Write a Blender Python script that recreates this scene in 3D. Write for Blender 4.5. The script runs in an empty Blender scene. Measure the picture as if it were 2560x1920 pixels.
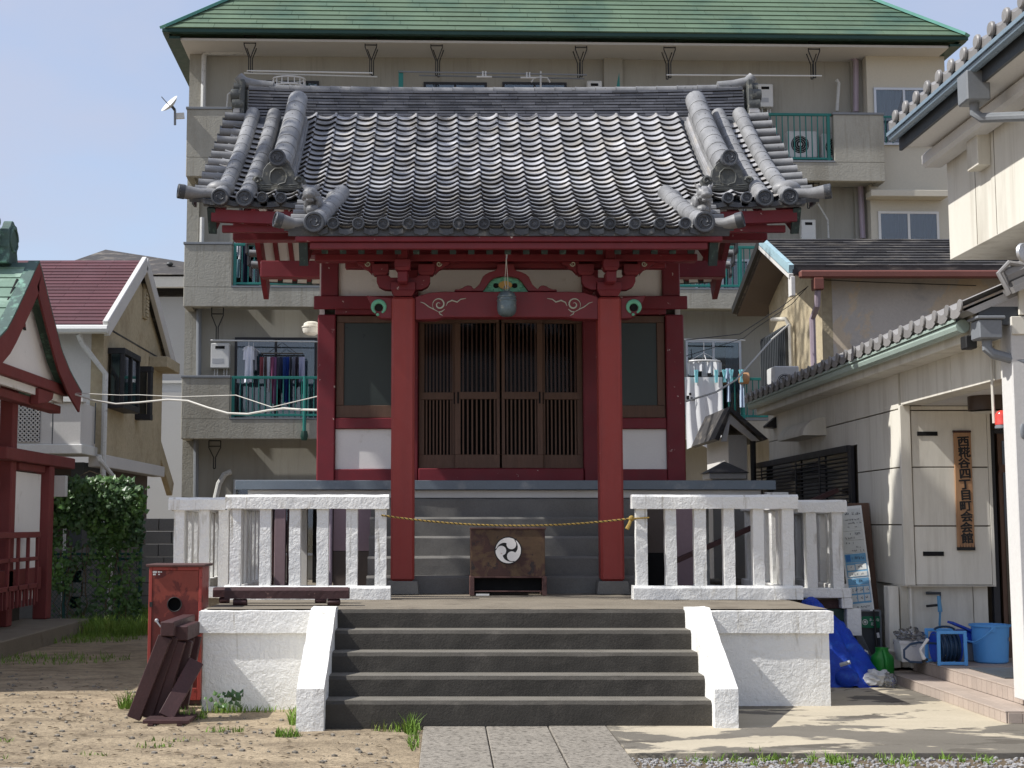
import bpy, bmesh, math, random
from mathutils import Vector, Matrix, noise as mnoise
R = random.Random(11)
sc = bpy.context.scene
COL = sc.collection
rad = math.radians
# ------------------------------------------------------------------ camera
EYE = 1.5; FPX = 3500.0; XPP = 1115.0; PITCH = math.atan(352 / 3500)
cd = bpy.data.cameras.new('camera'); cam = bpy.data.objects.new('camera', cd); COL.objects.link(cam)
cam.location = (0, 0, EYE); cam.rotation_euler = (math.pi / 2 + PITCH, 0, 0)
cd.sensor_width = 36; cd.lens = 36 * FPX / 2560; cd.shift_x = (1280 - XPP) / 2560
cd.clip_start = 0.1; cd.clip_end = 2000
sc.camera = cam
# ------------------------------------------------------------------ sky and sun
SUN = Vector((0.87, 0.16, -1.0)).normalized()          # travel direction of the light
wd = bpy.data.worlds.new('World'); sc.world = wd; wd.use_nodes = True
nt = wd.node_tree; bg = nt.nodes['Background']
sky = nt.nodes.new('ShaderNodeTexSky'); sky.sky_type = 'NISHITA'; sky.sun_disc = False
sky.sun_elevation = math.asin(-SUN.z); sky.sun_rotation = math.atan2(-SUN.x, -SUN.y)
sky.air_density = 1.1; sky.dust_density = 1.5; sky.ozone_density = 3.0
tcw = nt.nodes.new('ShaderNodeTexCoord'); mpw = nt.nodes.new('ShaderNodeMapping'); mpw.inputs['Scale'].default_value = (1.0, 1.0, 2.2)
mpw.inputs['Location'].default_value = (0.3, 0.1, 0.25)
nzw = nt.nodes.new('ShaderNodeTexNoise'); nzw.inputs['Scale'].default_value = 3.4; nzw.inputs['Detail'].default_value = 7; nzw.inputs['Roughness'].default_value = 0.5
rpw = nt.nodes.new('ShaderNodeValToRGB'); rpw.color_ramp.elements[0].position = 0.40; rpw.color_ramp.elements[1].position = 0.62
rpw.color_ramp.elements[0].color = (0.52, 0.52, 0.52, 1); rpw.color_ramp.elements[1].color = (0.97, 0.97, 0.97, 1)
mxw = nt.nodes.new('ShaderNodeMix'); mxw.data_type = 'RGBA'; mxw.inputs[7].default_value = (2.75, 2.95, 3.7, 1)
nt.links.new(tcw.outputs['Generated'], mpw.inputs[0]); nt.links.new(mpw.outputs[0], nzw.inputs['Vector'])
nt.links.new(nzw.outputs[0], rpw.inputs[0]); nt.links.new(rpw.outputs[0], mxw.inputs[0]); nt.links.new(sky.outputs[0], mxw.inputs[6])
nt.links.new(mxw.outputs[2], bg.inputs[0]); bg.inputs[1].default_value = 0.14
sl = bpy.data.lights.new('sun', 'SUN'); sl.energy = 3.9; sl.angle = rad(0.53); sl.color = (1.0, 0.972, 0.93)
so = bpy.data.objects.new('sun', sl); COL.objects.link(so); so.location = (-30, -8, 40)
so.rotation_euler = SUN.to_track_quat('-Z', 'Y').to_euler()
vs = sc.view_settings; vs.view_transform = 'Standard'; vs.look = 'None'; vs.gamma = 1; vs.exposure = 0.56; vs.use_curve_mapping = False

# ------------------------------------------------------------------ helpers
KX = 2560 / 2212
class Frame:
    """A measuring frame: turns picture positions on a plane (local y = v) into local points."""
    def __init__(s, o=(0, 0, 0), yaw=0.0):
        s.M = Matrix.Translation(Vector(o)) @ Matrix.Rotation(rad(yaw), 4, 'Z'); s.I = s.M.inverted()
    def hit(s, px, py, v):
        c, n = math.cos(PITCH), math.sin(PITCH); a = (px - XPP) / FPX; b = (960 - py) / FPX
        d = s.I.to_3x3() @ Vector((a, c - b * n, n + b * c)); e = s.I @ Vector((0, 0, EYE))
        t = (v - e.y) / d.y
        return e + d * t
    def hx(s, px, py, x):
        c, n = math.cos(PITCH), math.sin(PITCH); a = (px - XPP) / FPX; b = (960 - py) / FPX
        d = s.I.to_3x3() @ Vector((a, c - b * n, n + b * c)); e = s.I @ Vector((0, 0, EYE))
        return e + d * ((x - e.x) / d.x)
    def h2(s, px, py, v): return s.hit(px * KX, py * KX, v)
    def r2(s, x0, y0, x1, y1, v):
        a = s.h2(x0, y0, v); b = s.h2(x1, y1, v); return (a.x, b.x, b.z, a.z)
W = Frame()
def P(px, py, Y): return W.hit(px, py, Y)
def rect(x0, y0, x1, y1, Y):
    a = P(x0, y0, Y); b = P(x1, y1, Y); return (a.x, b.x, b.z, a.z)

_M = {}
class MB:
    """Collects shapes and links them as ONE mesh object."""
    def __init__(s, F=None): s.v = []; s.f = []; s.sm = []; s.F = F.M if isinstance(F, Frame) else F
    def add(s, vs, fs, smooth=False):
        n = len(s.v); s.v += [Vector(p) for p in vs]; s.f += [[i + n for i in q] for q in fs]; s.sm += [smooth] * len(fs); return s
    def hexa(s, p):
        return s.add(p, [(0, 3, 2, 1), (4, 5, 6, 7), (0, 1, 5, 4), (1, 2, 6, 5), (2, 3, 7, 6), (3, 0, 4, 7)])
    def box(s, x0, x1, y0, y1, z0, z1):
        x0, x1 = min(x0, x1), max(x0, x1); y0, y1 = min(y0, y1), max(y0, y1); z0, z1 = min(z0, z1), max(z0, z1)
        return s.hexa([(x0, y0, z0), (x1, y0, z0), (x1, y1, z0), (x0, y1, z0), (x0, y0, z1), (x1, y0, z1), (x1, y1, z1), (x0, y1, z1)])
    def obox(s, M, sx, sy, sz):
        h = [(a * sx / 2, b * sy / 2, c * sz / 2) for c in (-1, 1) for a, b in ((-1, -1), (1, -1), (1, 1), (-1, 1))]
        return s.hexa([M @ Vector(q) for q in h])
    def bar(s, a, b, w, h, up=(0, 0, 1)):
        a = Vector(a); b = Vector(b); d = (b - a); L = d.length; d = d / L; up = Vector(up)
        x = d.cross(up)
        if x.length < 1e-4: x = d.cross(Vector((0, 1, 0)))
        x.normalize(); z = x.cross(d)
        q = [a + x * i * w / 2 + z * j * h / 2 + d * k * L for k in (0, 1) for i, j in ((-1, -1), (1, -1), (1, 1), (-1, 1))]
        return s.add(q, [(0, 1, 2, 3), (7, 6, 5, 4), (0, 4, 5, 1), (1, 5, 6, 2), (2, 6, 7, 3), (3, 7, 4, 0)])
    def tube(s, pts, r, n=8, cap=True):
        pts = [Vector(p) for p in pts]; m = len(pts); rr = r if isinstance(r, (list, tuple)) else [r] * m
        vs = []; prev = None
        for i, p in enumerate(pts):
            d = (pts[min(i + 1, m - 1)] - pts[max(i - 1, 0)]).normalized()
            if prev is None:
                x = d.cross(Vector((0, 0, 1)))
                if x.length < 1e-3: x = d.cross(Vector((0, 1, 0)))
            else: x = prev - d * prev.dot(d)
            x.normalize(); y = d.cross(x); prev = x
            vs += [p + (x * math.cos(2 * math.pi * k / n) + y * math.sin(2 * math.pi * k / n)) * rr[i] for k in range(n)]
        fs = [(i * n + k, i * n + (k + 1) % n, (i + 1) * n + (k + 1) % n, (i + 1) * n + k) for i in range(m - 1) for k in range(n)]
        s.add(vs, fs, True)
        if cap:
            s.add(vs[:n], [tuple(range(n))[::-1]]); s.add(vs[-n:], [tuple(range(n))])
        return s
    def lathe(s, prof, M=None, n=20, smooth=True):
        """prof: (radius, height) pairs, turned about local z."""
        M = M or Matrix.Identity(4); vs = []
        for r, h in prof: vs += [M @ Vector((r * math.cos(2 * math.pi * k / n), r * math.sin(2 * math.pi * k / n), h)) for k in range(n)]
        fs = [(i * n + k, i * n + (k + 1) % n, (i + 1) * n + (k + 1) % n, (i + 1) * n + k) for i in range(len(prof) - 1) for k in range(n)]
        if prof[0][0] > 1e-5: fs.append(tuple(range(n))[::-1])
        if prof[-1][0] > 1e-5: fs.append(tuple(range((len(prof) - 1) * n, len(prof) * n)))
        return s.add(vs, fs, smooth)
    def prism(s, poly, M, d):
        """poly in local xy, thickened along +z by d."""
        n = len(poly); vs = [M @ Vector((x, y, 0)) for x, y in poly] + [M @ Vector((x, y, d)) for x, y in poly]
        return s.add(vs, [tuple(range(n))[::-1], tuple(range(n, 2 * n))] + [(i, (i + 1) % n, n + (i + 1) % n, n + i) for i in range(n)])
    def xz(s, poly, y0, y1):
        """outline in the x-z plane, between y0 (front) and y1."""
        n = len(poly); vs = [(x, y0, z) for x, z in poly] + [(x, y1, z) for x, z in poly]
        return s.add(vs, [tuple(range(n)), tuple(range(2 * n - 1, n - 1, -1))] + [(i, n + i, n + (i + 1) % n, (i + 1) % n) for i in range(n)])
    def yz(s, poly, x0, x1):
        n = len(poly); vs = [(x0, y, z) for y, z in poly] + [(x1, y, z) for y, z in poly]
        return s.add(vs, [tuple(range(n))[::-1], tuple(range(n, 2 * n))] + [(i, (i + 1) % n, n + (i + 1) % n, n + i) for i in range(n)])
    def grid(s, fn, nu, nv, smooth=True):
        vs = [fn(i / nu, j / nv) for j in range(nv + 1) for i in range(nu + 1)]
        return s.add(vs, [(j * (nu + 1) + i, j * (nu + 1) + i + 1, (j + 1) * (nu + 1) + i + 1, (j + 1) * (nu + 1) + i) for j in range(nv) for i in range(nu)], smooth)
    def ball(s, c, r, sx=1, sy=1, sz=1, n=8, m=6, M=None):
        prof = [(0.0, -1.0)] + [(math.cos(a), math.sin(a)) for a in [(-math.pi / 2 + math.pi * i / m) for i in range(1, m)]] + [(0.0, 1.0)]
        T = Matrix.Translation(Vector(c)) @ (M or Matrix.Identity(4)) @ Matrix.Diagonal((r * sx, r * sy, r * sz, 1))
        return s.lathe([(max(a, 1e-6), b) for a, b in prof], T, n)
    def build(s, name, m, parent=None, bev=0.0, ang=35, seg=1, fix=True):
        F = s.F or Matrix.Identity(4); ws = [F @ p for p in s.v]
        lo = Vector([min(p[i] for p in ws) for i in range(3)]); hi = Vector([max(p[i] for p in ws) for i in range(3)])
        ctr = (lo + hi) / 2
        if parent is None: ctr.z = lo.z
        if parent is not None: rot = _M[parent.name].to_3x3().to_4x4(); 
        else: rot = F.to_3x3().to_4x4() if s.F else Matrix.Identity(4)
        M = Matrix.Translation(ctr) @ rot; I = M.inverted()
        me = bpy.data.meshes.new(name); me.from_pydata([I @ p for p in ws], [], s.f)
        me.polygons.foreach_set('use_smooth', s.sm)
        bm = bmesh.new(); bm.from_mesh(me)
        if fix: bmesh.ops.recalc_face_normals(bm, faces=bm.faces)
        if bev > 0:
            ed = [e for e in bm.edges if len(e.link_faces) == 2 and e.calc_face_angle(0) > rad(30)]
            bmesh.ops.bevel(bm, geom=ed, offset=bev, segments=seg, affect='EDGES', profile=0.6, clamp_overlap=True)
            if seg > 1:
                for f in bm.faces: f.smooth = True
        ca = rad(ang)
        for e in bm.edges:
            if len(e.link_faces) == 2 and e.calc_face_angle(0) > ca: e.smooth = False
        bm.to_mesh(me); bm.free()
        if m is not None: me.materials.append(m)
        return link(name, me, M, parent)
def link(name, me, M, parent=None):
    o = bpy.data.objects.new(name, me); COL.objects.link(o); _M[o.name] = M
    if parent is not None:
        o.parent = parent; o.matrix_basis = _M[parent.name].inverted() @ M
    else: o.matrix_basis = M
    return o
def empty(name, loc, yaw=0.0, M=None):
    return link(name, None, M if M is not None else Matrix.Translation(Vector(loc)) @ Matrix.Rotation(yaw, 4, 'Z'))
def tag(o, label, cat, group=None, kind=None):
    o['label'] = label; o['category'] = cat
    if group: o['group'] = group
    if kind: o['kind'] = kind
    return o
def thing(name, loc, label, cat, group=None, yaw=0.0, M=None): return tag(empty(name, loc, yaw, M), label, cat, group)
def struct(o): o['kind'] = 'structure'; return o
def stuff(o): o['kind'] = 'stuff'; return o
def dup(o, M, parent=None): return link(o.name.split('.')[0], o.data, M, parent)
def B(name, m, parent, x0, x1, y0, y1, z0, z1, bev=0.0, F=None, seg=1):
    return MB(F).box(x0, x1, y0, y1, z0, z1).build(name, m, parent, bev, seg=seg)
def text(name, body, m, parent, M, size, ext=0.002, off=0.0, sx=1.0):
    c = bpy.data.curves.new(name, 'FONT'); c.body = body; c.size = size; c.extrude = ext; c.offset = off; c.align_x = 'CENTER'; c.align_y = 'CENTER'
    t = bpy.data.objects.new(name, c); COL.objects.link(t)
    me = bpy.data.meshes.new_from_object(t.evaluated_get(bpy.context.evaluated_depsgraph_get()))
    bpy.data.objects.remove(t); bpy.data.curves.remove(c)
    if sx != 1.0: me.transform(Matrix.Diagonal((sx, 1, 1, 1)))
    me.materials.clear(); me.materials.append(m); me.name = name
    return link(name, me, M, parent)
FACE_CAM = Matrix.Rotation(math.pi / 2, 4, 'X')         # local xy -> world xz, seen from the front
def arc(cx, cy, r, a0, a1, n): return [(cx + r * math.cos(rad(a0 + (a1 - a0) * i / n)), cy + r * math.sin(rad(a0 + (a1 - a0) * i / n))) for i in range(n + 1)]

# ------------------------------------------------------------------ materials
def S(r, g, b):
    f = lambda c: c / 12.92 if c <= 0.04045 else ((c + 0.055) / 1.055) ** 2.4
    return (f(r / 255), f(g / 255), f(b / 255))
MATS = {}
def mat(name, col, rough=0.75, var=0.12, vs=1.5, fine=0.06, fs=45, bump=0.0, bs=60, bd=0.01, metal=0.0, spec=0.4, col2=None, c2s=3.0, c2t=0.6, c2w=0.04, st=(1, 1, 1),
        col3=None, c3s=8.0, c3t=0.66, c3w=0.03, st3=(1, 1, 1), objv=0.0, lump=0.0, ls=6, zg=None, trans=0.0, alpha=None, dist=0.0, rvar=0.08, bvor=False):
    m = bpy.data.materials.new(name); MATS[name] = m; m.use_nodes = True; t = m.node_tree; N = t.nodes; L = t.links
    bs_ = N['Principled BSDF']; geo = N.new('ShaderNodeNewGeometry')
    bs_.inputs['Metallic'].default_value = metal; bs_.inputs['Specular IOR Level'].default_value = spec
    def nz(scale, detail=6, stretch=(1, 1, 1), ro=0.6):
        mp = N.new('ShaderNodeMapping'); mp.inputs['Scale'].default_value = stretch; L.new(geo.outputs['Position'], mp.inputs[0])
        n = N.new('ShaderNodeTexNoise'); n.inputs['Scale'].default_value = scale; n.inputs['Detail'].default_value = detail; n.inputs['Roughness'].default_value = ro; n.inputs['Distortion'].default_value = dist
        L.new(mp.outputs[0], n.inputs['Vector']); return n.outputs[0]
    def mr(src, a, b, lo=0.25, hi=0.75):
        k = N.new('ShaderNodeMapRange'); k.inputs[1].default_value = lo; k.inputs[2].default_value = hi; k.inputs[3].default_value = a; k.inputs[4].default_value = b; L.new(src, k.inputs[0]); return k.outputs[0]
    def mul(a, b):
        k = N.new('ShaderNodeMath'); k.operation = 'MULTIPLY'; L.new(a, k.inputs[0]); L.new(b, k.inputs[1]); return k.outputs[0]
    big = nz(vs, 6, st); val = mr(big, 1 - var, 1 + var)
    if fine: val = mul(val, mr(nz(fs, 3, st), 1 - fine, 1 + fine))
    if objv:
        oi = N.new('ShaderNodeObjectInfo'); val = mul(val, mr(oi.outputs['Random'], 1 - objv, 1 + objv, 0, 1))
    cur = N.new('ShaderNodeRGB'); cur.outputs[0].default_value = (*col, 1); out = cur.outputs[0]
    for cc, s_, th, wdt, stt in ((col2, c2s, c2t, c2w, st), (col3, c3s, c3t, c3w, st3)):
        if cc:
            k = N.new('ShaderNodeMix'); k.data_type = 'RGBA'; k.inputs[7].default_value = (*cc, 1); L.new(out, k.inputs[6])
            src = nz(s_, 8, stt, 0.62)
            if zg and cc is col2:
                sx = N.new('ShaderNodeSeparateXYZ'); L.new(geo.outputs['Position'], sx.inputs[0]); kk_ = N.new('ShaderNodeMath'); kk_.operation = 'MULTIPLY_ADD'; kk_.inputs[1].default_value = -zg[1]; kk_.inputs[2].default_value = zg[0] * zg[1]; L.new(sx.outputs[2], kk_.inputs[0])
                cl_ = N.new('ShaderNodeClamp'); cl_.inputs[1].default_value = -0.3; cl_.inputs[2].default_value = 0.16; L.new(kk_.outputs[0], cl_.inputs[0]); ad = N.new('ShaderNodeMath'); ad.operation = 'ADD'; L.new(cl_.outputs[0], ad.inputs[0]); L.new(src, ad.inputs[1]); src = ad.outputs[0]
            L.new(mr(src, 0, 1, th - wdt, th + wdt), k.inputs[0]); out = k.outputs[2]
    hs = N.new('ShaderNodeHueSaturation'); L.new(out, hs.inputs['Color']); L.new(val, hs.inputs['Value']); L.new(hs.outputs[0], bs_.inputs['Base Color'])
    L.new(mr(nz(vs * 4, 4), max(0.02, rough - rvar), min(1, rough + rvar)), bs_.inputs['Roughness'])
    if bump or lump:
        h = nz(bs, 5) if not bvor else None
        if bvor:
            vo = N.new('ShaderNodeTexVoronoi'); vo.inputs['Scale'].default_value = bs; L.new(geo.outputs['Position'], vo.inputs['Vector']); h = vo.outputs[0]
        if lump:
            l = nz(ls, 3); a = N.new('ShaderNodeMath'); a.operation = 'MULTIPLY_ADD'; a.inputs[1].default_value = lump / max(bump, 0.01); L.new(l, a.inputs[0]); L.new(h, a.inputs[2]); h = a.outputs[0]
        bp = N.new('ShaderNodeBump'); bp.inputs['Strength'].default_value = min(1.0, max(bump, 0.01)); bp.inputs['Distance'].default_value = bd
        L.new(h, bp.inputs['Height']); L.new(bp.outputs[0], bs_.inputs['Normal'])
    if trans: bs_.inputs['Transmission Weight'].default_value = trans
    return m
M_red = mat('red_paint', S(112, 34, 43), 0.55, 0.24, 2.5, 0.05, 60, 0.12, 50, 0.003, col2=S(196, 182, 176), c2s=11, c2t=0.685, c2w=0.006, objv=0.07, rvar=0.12)
M_pillar = mat('pillar_paint', S(150, 60, 54), 0.55, 0.18, 3, 0.08, 90, 0.15, 70, 0.003, objv=0.03, rvar=0.12, st=(3, 3, 0.2), col2=S(128, 52, 48), c2s=3, c2t=0.56, c2w=0.12, col3=S(190, 160, 150), c3s=20, c3t=0.735, c3w=0.01)
M_redclean = mat('red_trim', S(112, 36, 42), 0.5, 0.18, 4, 0.05, 60, objv=0.06)
M_redold = mat('faded_red_paint', S(116, 54, 53), 0.7, 0.16, 2, 0.06, 50, 0.12, 50, 0.003, objv=0.06)
M_cop = mat('dark_copper', S(38, 52, 52), 0.6, 0.3, 12, 0.1, 60, col2=S(70, 92, 84), c2s=18, c2t=0.6)
M_tile = mat('smoked_roof_tile', S(160, 160, 162), 0.5, 0.34, 3.2, 0.1, 70, 0.1, 90, 0.004, spec=0.5, objv=0.28, col2=S(152, 146, 136), c2s=4, c2t=0.58, c2w=0.12, rvar=0.1)
M_tiled = mat('dark_roof_tile', S(68, 71, 76), 0.5, 0.25, 6, 0.12, 60, 0.15, 90, 0.004, objv=0.22, col2=S(124, 122, 118), c2s=11, c2t=0.64, c2w=0.08)
M_ridge = mat('ridge_course_tile', S(100, 101, 106), 0.5, 0.25, 5, 0.12, 60, 0.12, 90, 0.004, objv=0.3)
M_tread = mat('sunlit_worn_tread_concrete', S(112, 108, 100), 0.92, 0.18, 2.5, 0.14, 60, 0.4, 70, 0.005, spec=0.2, col2=S(98, 94, 86), c2s=4, c2t=0.62, c2w=0.1)  # paler than the risers: sunlight and some wear put into the colour
M_barrel = mat('barrel_tile', S(128, 128, 128), 0.48, 0.4, 4, 0.1, 60, 0.12, 80, 0.004, objv=0.14, col2=S(74, 74, 74), c2s=16, c2t=0.66, c2w=0.04)
M_onig = mat('ornament_tile', S(76, 78, 76), 0.55, 0.25, 8, 0.1, 60, 0.2, 80, 0.004, col2=S(140, 138, 126), c2s=14, c2t=0.62, c2w=0.08)
M_stucco = mat('white_stucco', S(231, 230, 225), 0.85, 0.06, 1.5, 0.03, 70, 0.6, 30, 0.016, lump=0.6, ls=13, spec=0.2, col2=S(204, 199, 187), c2s=2.6, c2t=0.66, c2w=0.06, st=(1, 1, 0.5), dist=0.6, col3=S(188, 183, 171), c3s=5, c3t=0.645, c3w=0.05, st3=(2.2, 2.2, 0.22))
M_plas = mat('white_plaster', S(231, 229, 225), 0.85, 0.06, 1.2, 0.03, 50, 0.08, 60, 0.003, spec=0.2, col2=S(178, 172, 158), c2s=3, c2t=0.7, c2w=0.1)
M_conc = mat('platform_concrete', S(124, 116, 103), 0.9, 0.16, 1.6, 0.12, 60, 0.35, 80, 0.005, spec=0.2, col2=S(98, 90, 80), c2s=2.4, c2t=0.62, c2w=0.08)
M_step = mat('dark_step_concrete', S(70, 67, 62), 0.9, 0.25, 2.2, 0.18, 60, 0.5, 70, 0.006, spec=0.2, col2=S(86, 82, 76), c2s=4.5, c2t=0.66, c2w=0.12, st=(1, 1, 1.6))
M_step2 = mat('upper_step_stone', S(112, 110, 106), 0.9, 0.15, 2.5, 0.12, 80, 0.4, 90, 0.004, spec=0.2, objv=0.12)
M_dirt = mat('sandy_dirt', S(156, 141, 118), 0.95, 0.2, 0.9, 0.25, 18, 0.8, 22, 0.03, spec=0.1, col2=S(124, 111, 93), c2s=2.6, c2t=0.54, c2w=0.12, col3=S(80, 70, 58), c3s=9, c3t=0.68, c3w=0.05, st=(1, 1.6, 1), st3=(0.7, 2.0, 1))
M_pave = mat('patchy_concrete', S(112, 107, 98), 0.92, 0.12, 1.2, 0.1, 50, 0.4, 60, 0.006, spec=0.15, col2=S(178, 168, 148), c2s=0.62, c2t=0.475, c2w=0.008, st=(0.9, 1.7, 1), col3=S(96, 91, 83), c3s=1.7, c3t=0.60, c3w=0.012, st3=(0.7, 1.7, 1), dist=0.5)
M_slab = mat('granite_slab', S(136, 130, 120), 0.85, 0.12, 3, 0.25, 40, 0.7, 30, 0.01, spec=0.2, col2=S(100, 95, 87), c2s=24, c2t=0.56, c2w=0.05, objv=0.07)
M_joint = mat('joint_dirt', S(96, 84, 66), 0.95, 0.2, 4, 0.2, 40, 0.5, 50, 0.01)
M_wood = mat('dark_brown_wood', S(96, 72, 58), 0.6, 0.16, 4, 0.12, 40, 0.15, 40, 0.003, st=(6, 6, 0.5), objv=0.08)
M_timb = mat('old_dark_timber', S(62, 38, 38), 0.62, 0.25, 5, 0.15, 50, 0.35, 40, 0.005, objv=0.15, col2=S(120, 92, 84), c2s=14, c2t=0.7, c2w=0.03)
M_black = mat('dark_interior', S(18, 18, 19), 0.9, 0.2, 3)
M_glassd = mat('dark_window_glass', S(24, 30, 34), 0.06, 0.2, 1.0, 0, spec=0.8, rvar=0.02)
M_glassg = mat('grey_window_glass', S(58, 65, 62), 0.3, 0.25, 0.8, 0, spec=0.25, rvar=0.04)
M_alu = mat('aluminium_frame', S(190, 192, 194), 0.4, 0.06, 3, metal=0.6)
M_dalu = mat('dark_frame', S(40, 40, 44), 0.5, 0.1, 3)
M_teal = mat('teal_railing', S(34, 112, 104), 0.5, 0.1, 3, objv=0.05)
M_apt = mat('beige_render', S(162, 159, 148), 0.92, 0.08, 0.8, 0.07, 30, 0.6, 26, 0.015, spec=0.15, col2=S(142, 138, 126), c2s=0.9, c2t=0.6, c2w=0.12, st=(1.5, 1.5, 0.4), col3=S(146, 142, 130), c3s=4.5, c3t=0.61, c3w=0.06, st3=(2.2, 2.2, 0.12))
M_aptw = mat('grey_beige_wall', S(160, 157, 147), 0.9, 0.08, 0.7, 0.04, 30, 0.15, 40, 0.005, spec=0.15, col2=S(144, 140, 130), c2s=1.2, c2t=0.66, c2w=0.1, st=(2, 2, 0.25), col3=S(148, 145, 135), c3s=4, c3t=0.62, c3w=0.06, st3=(2, 2, 0.1))
M_aptl = mat('cream_wall', S(196, 190, 174), 0.9, 0.05, 0.8, 0.04, 30, 0.15, 40, 0.005, spec=0.15)
M_greenroof = mat('green_shingle', S(88, 108, 86), 0.65, 0.16, 0.9, 0.06, 14, 0.1, 40, 0.003, objv=0.07, col2=S(62, 90, 76), c2s=0.8, c2t=0.58, c2w=0.12)
M_greendk = mat('dark_green_trim', S(28, 62, 54), 0.5, 0.15, 2, col2=S(60, 88, 80), c2s=3, c2t=0.7)
M_greenlt = mat('hip_trim', S(86, 146, 132), 0.5, 0.1, 2)
M_white = mat('white_metal', S(212, 212, 208), 0.5, 0.06, 2)
M_whited = mat('weathered_white_pipe', S(196, 196, 192), 0.6, 0.1, 2, 0.08, 30, col2=S(128, 126, 120), c2s=12, c2t=0.66, c2w=0.08)
M_grey = mat('grey_plastic', S(122, 126, 130), 0.5, 0.08, 3, objv=0.05)
M_greyd = mat('dark_grey_plastic', S(62, 66, 70), 0.5, 0.1, 3)
M_iron = mat('black_iron', S(34, 34, 34), 0.6, 0.15, 6)
M_rust = mat('rusty_brown_steel', S(84, 64, 44), 0.6, 0.2, 5, 0.12, 60, 0.3, 60, 0.004, col2=S(62, 38, 32), c2s=5.5, c2t=0.5, c2w=0.05, col3=S(38, 30, 30), c3s=8, c3t=0.62, c3w=0.02, dist=0.8)
M_rustp = mat('rust_frame', S(84, 58, 54), 0.65, 0.2, 6, 0.12, 60, 0.3, 60, 0.004, col2=S(60, 36, 32), c2s=9, c2t=0.58, c2w=0.05)
M_cab = mat('peeling_red_steel', S(124, 54, 42), 0.5, 0.14, 4, 0.08, 60, 0.15, 60, 0.004, col2=S(92, 34, 28), c2s=6.5, c2t=0.52, c2w=0.02, zg=(0.93, 1.1), col3=S(84, 26, 24), c3s=6, c3t=0.56, c3w=0.03, st=(1, 1, 0.8), dist=0.5, rvar=0.15)
M_cabf = mat('red_steel_frame', S(150, 62, 54), 0.5, 0.12, 4, 0.08, 60, col2=S(100, 40, 34), c2s=8, c2t=0.62, c2w=0.03)
M_cream = mat('cream_panel', S(212, 208, 196), 0.8, 0.05, 1.0, 0.03, 40, 0.1, 50, 0.004, spec=0.2, col2=S(182, 176, 162), c2s=1.6, c2t=0.64, c2w=0.12, st=(2, 2, 0.4), objv=0.04, col3=S(199, 194, 181), c3s=4, c3t=0.6, c3w=0.08, st3=(2.5, 2.5, 0.12))
M_creamj = mat('joint_dark', S(90, 80, 66), 0.9, 0.1, 3)
M_halltile = mat('grey_house_tile', S(132, 130, 128), 0.45, 0.12, 4, 0.08, 60, 0.1, 80, 0.003, objv=0.12)
M_mint = mat('mint_gutter', S(158, 174, 164), 0.35, 0.08, 3, spec=0.6)
M_bluegut = mat('blue_grey_gutter', S(120, 138, 152), 0.3, 0.08, 3, spec=0.6)
M_terr = mat('terrace_tile', S(170, 156, 144), 0.6, 0.08, 3, 0.08, 60, 0.2, 60, 0.003, objv=0.06, spec=0.3)
M_grout = mat('grout', S(110, 96, 84), 0.9, 0.1, 3)
M_bucket = mat('blue_plastic', S(92, 160, 220), 0.4, 0.04, 4, 0.02, 30)
M_bluenet = mat('blue_net', S(14, 60, 170), 0.55, 0.25, 5, 0.2, 90, 0.5, 70, 0.006, col2=S(40, 96, 190), c2s=9, c2t=0.62, c2w=0.1)
M_canG = mat('green_plastic', S(30, 120, 42), 0.4, 0.06, 4)
M_plast = mat('white_plastic', S(206, 206, 204), 0.35, 0.06, 4)
M_hose = mat('dark_blue_hose', S(34, 58, 84), 0.35, 0.2, 6, objv=0.1)
M_cloth = mat('white_cloth', S(206, 207, 208), 0.9, 0.03, 4, 0.02, 40, spec=0.1)
M_maroon = mat('maroon_slate', S(86, 50, 55), 0.7, 0.14, 1.5, 0.08, 20, objv=0.14, col2=S(88, 56, 62), c2s=1.2, c2t=0.6, c2w=0.1)
M_sid = mat('old_cream_render', S(178, 166, 140), 0.9, 0.1, 1.2, 0.12, 16, 0.6, 18, 0.02, spec=0.1, col2=S(164, 150, 124), c2s=3, c2t=0.6, c2w=0.1)
M_offw = mat('off_white_wall', S(202, 200, 196), 0.9, 0.05, 1, 0.05, 40, 0.2, 40, 0.005, spec=0.15)
M_ltgrey = mat('light_grey_wall', S(176, 178, 180), 0.9, 0.05, 0.8, 0.03, 30, spec=0.15)
M_cuo = mat('green_copper_roof', S(112, 138, 122), 0.6, 0.12, 1.6, 0.08, 20, objv=0.06, col2=S(164, 188, 172), c2s=2.2, c2t=0.6, c2w=0.1)
M_cuod = mat('dark_green_copper', S(74, 96, 90), 0.6, 0.2, 5, 0.1, 30, col2=S(120, 160, 142), c2s=6, c2t=0.6, c2w=0.06)
M_slate = mat('black_slate', S(62, 60, 60), 0.75, 0.25, 2, 0.25, 24, 0.2, 30, 0.005, objv=0.2, col2=S(112, 106, 98), c2s=3.5, c2t=0.6, c2w=0.08, st=(0.6, 1, 2))
M_peel = mat('peeling_grey_render', S(204, 197, 187), 0.9, 0.1, 1, 0.06, 30, 0.25, 30, 0.01, spec=0.1, col2=S(216, 200, 176), c2s=0.9, c2t=0.57, c2w=0.015, col3=S(180, 177, 174), c3s=1.6, c3t=0.63, c3w=0.08, dist=0.6)
M_leaf = mat('ivy_leaf', S(56, 84, 44), 0.45, 0.3, 3, 0.2, 30, spec=0.4, col2=S(96, 134, 52), c2s=2.5, c2t=0.6, c2w=0.15)
M_grass = mat('grass_blade', S(104, 134, 50), 0.6, 0.3, 4, 0.2, 40, spec=0.3, col2=S(150, 150, 84), c2s=5, c2t=0.64, c2w=0.1)
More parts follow.
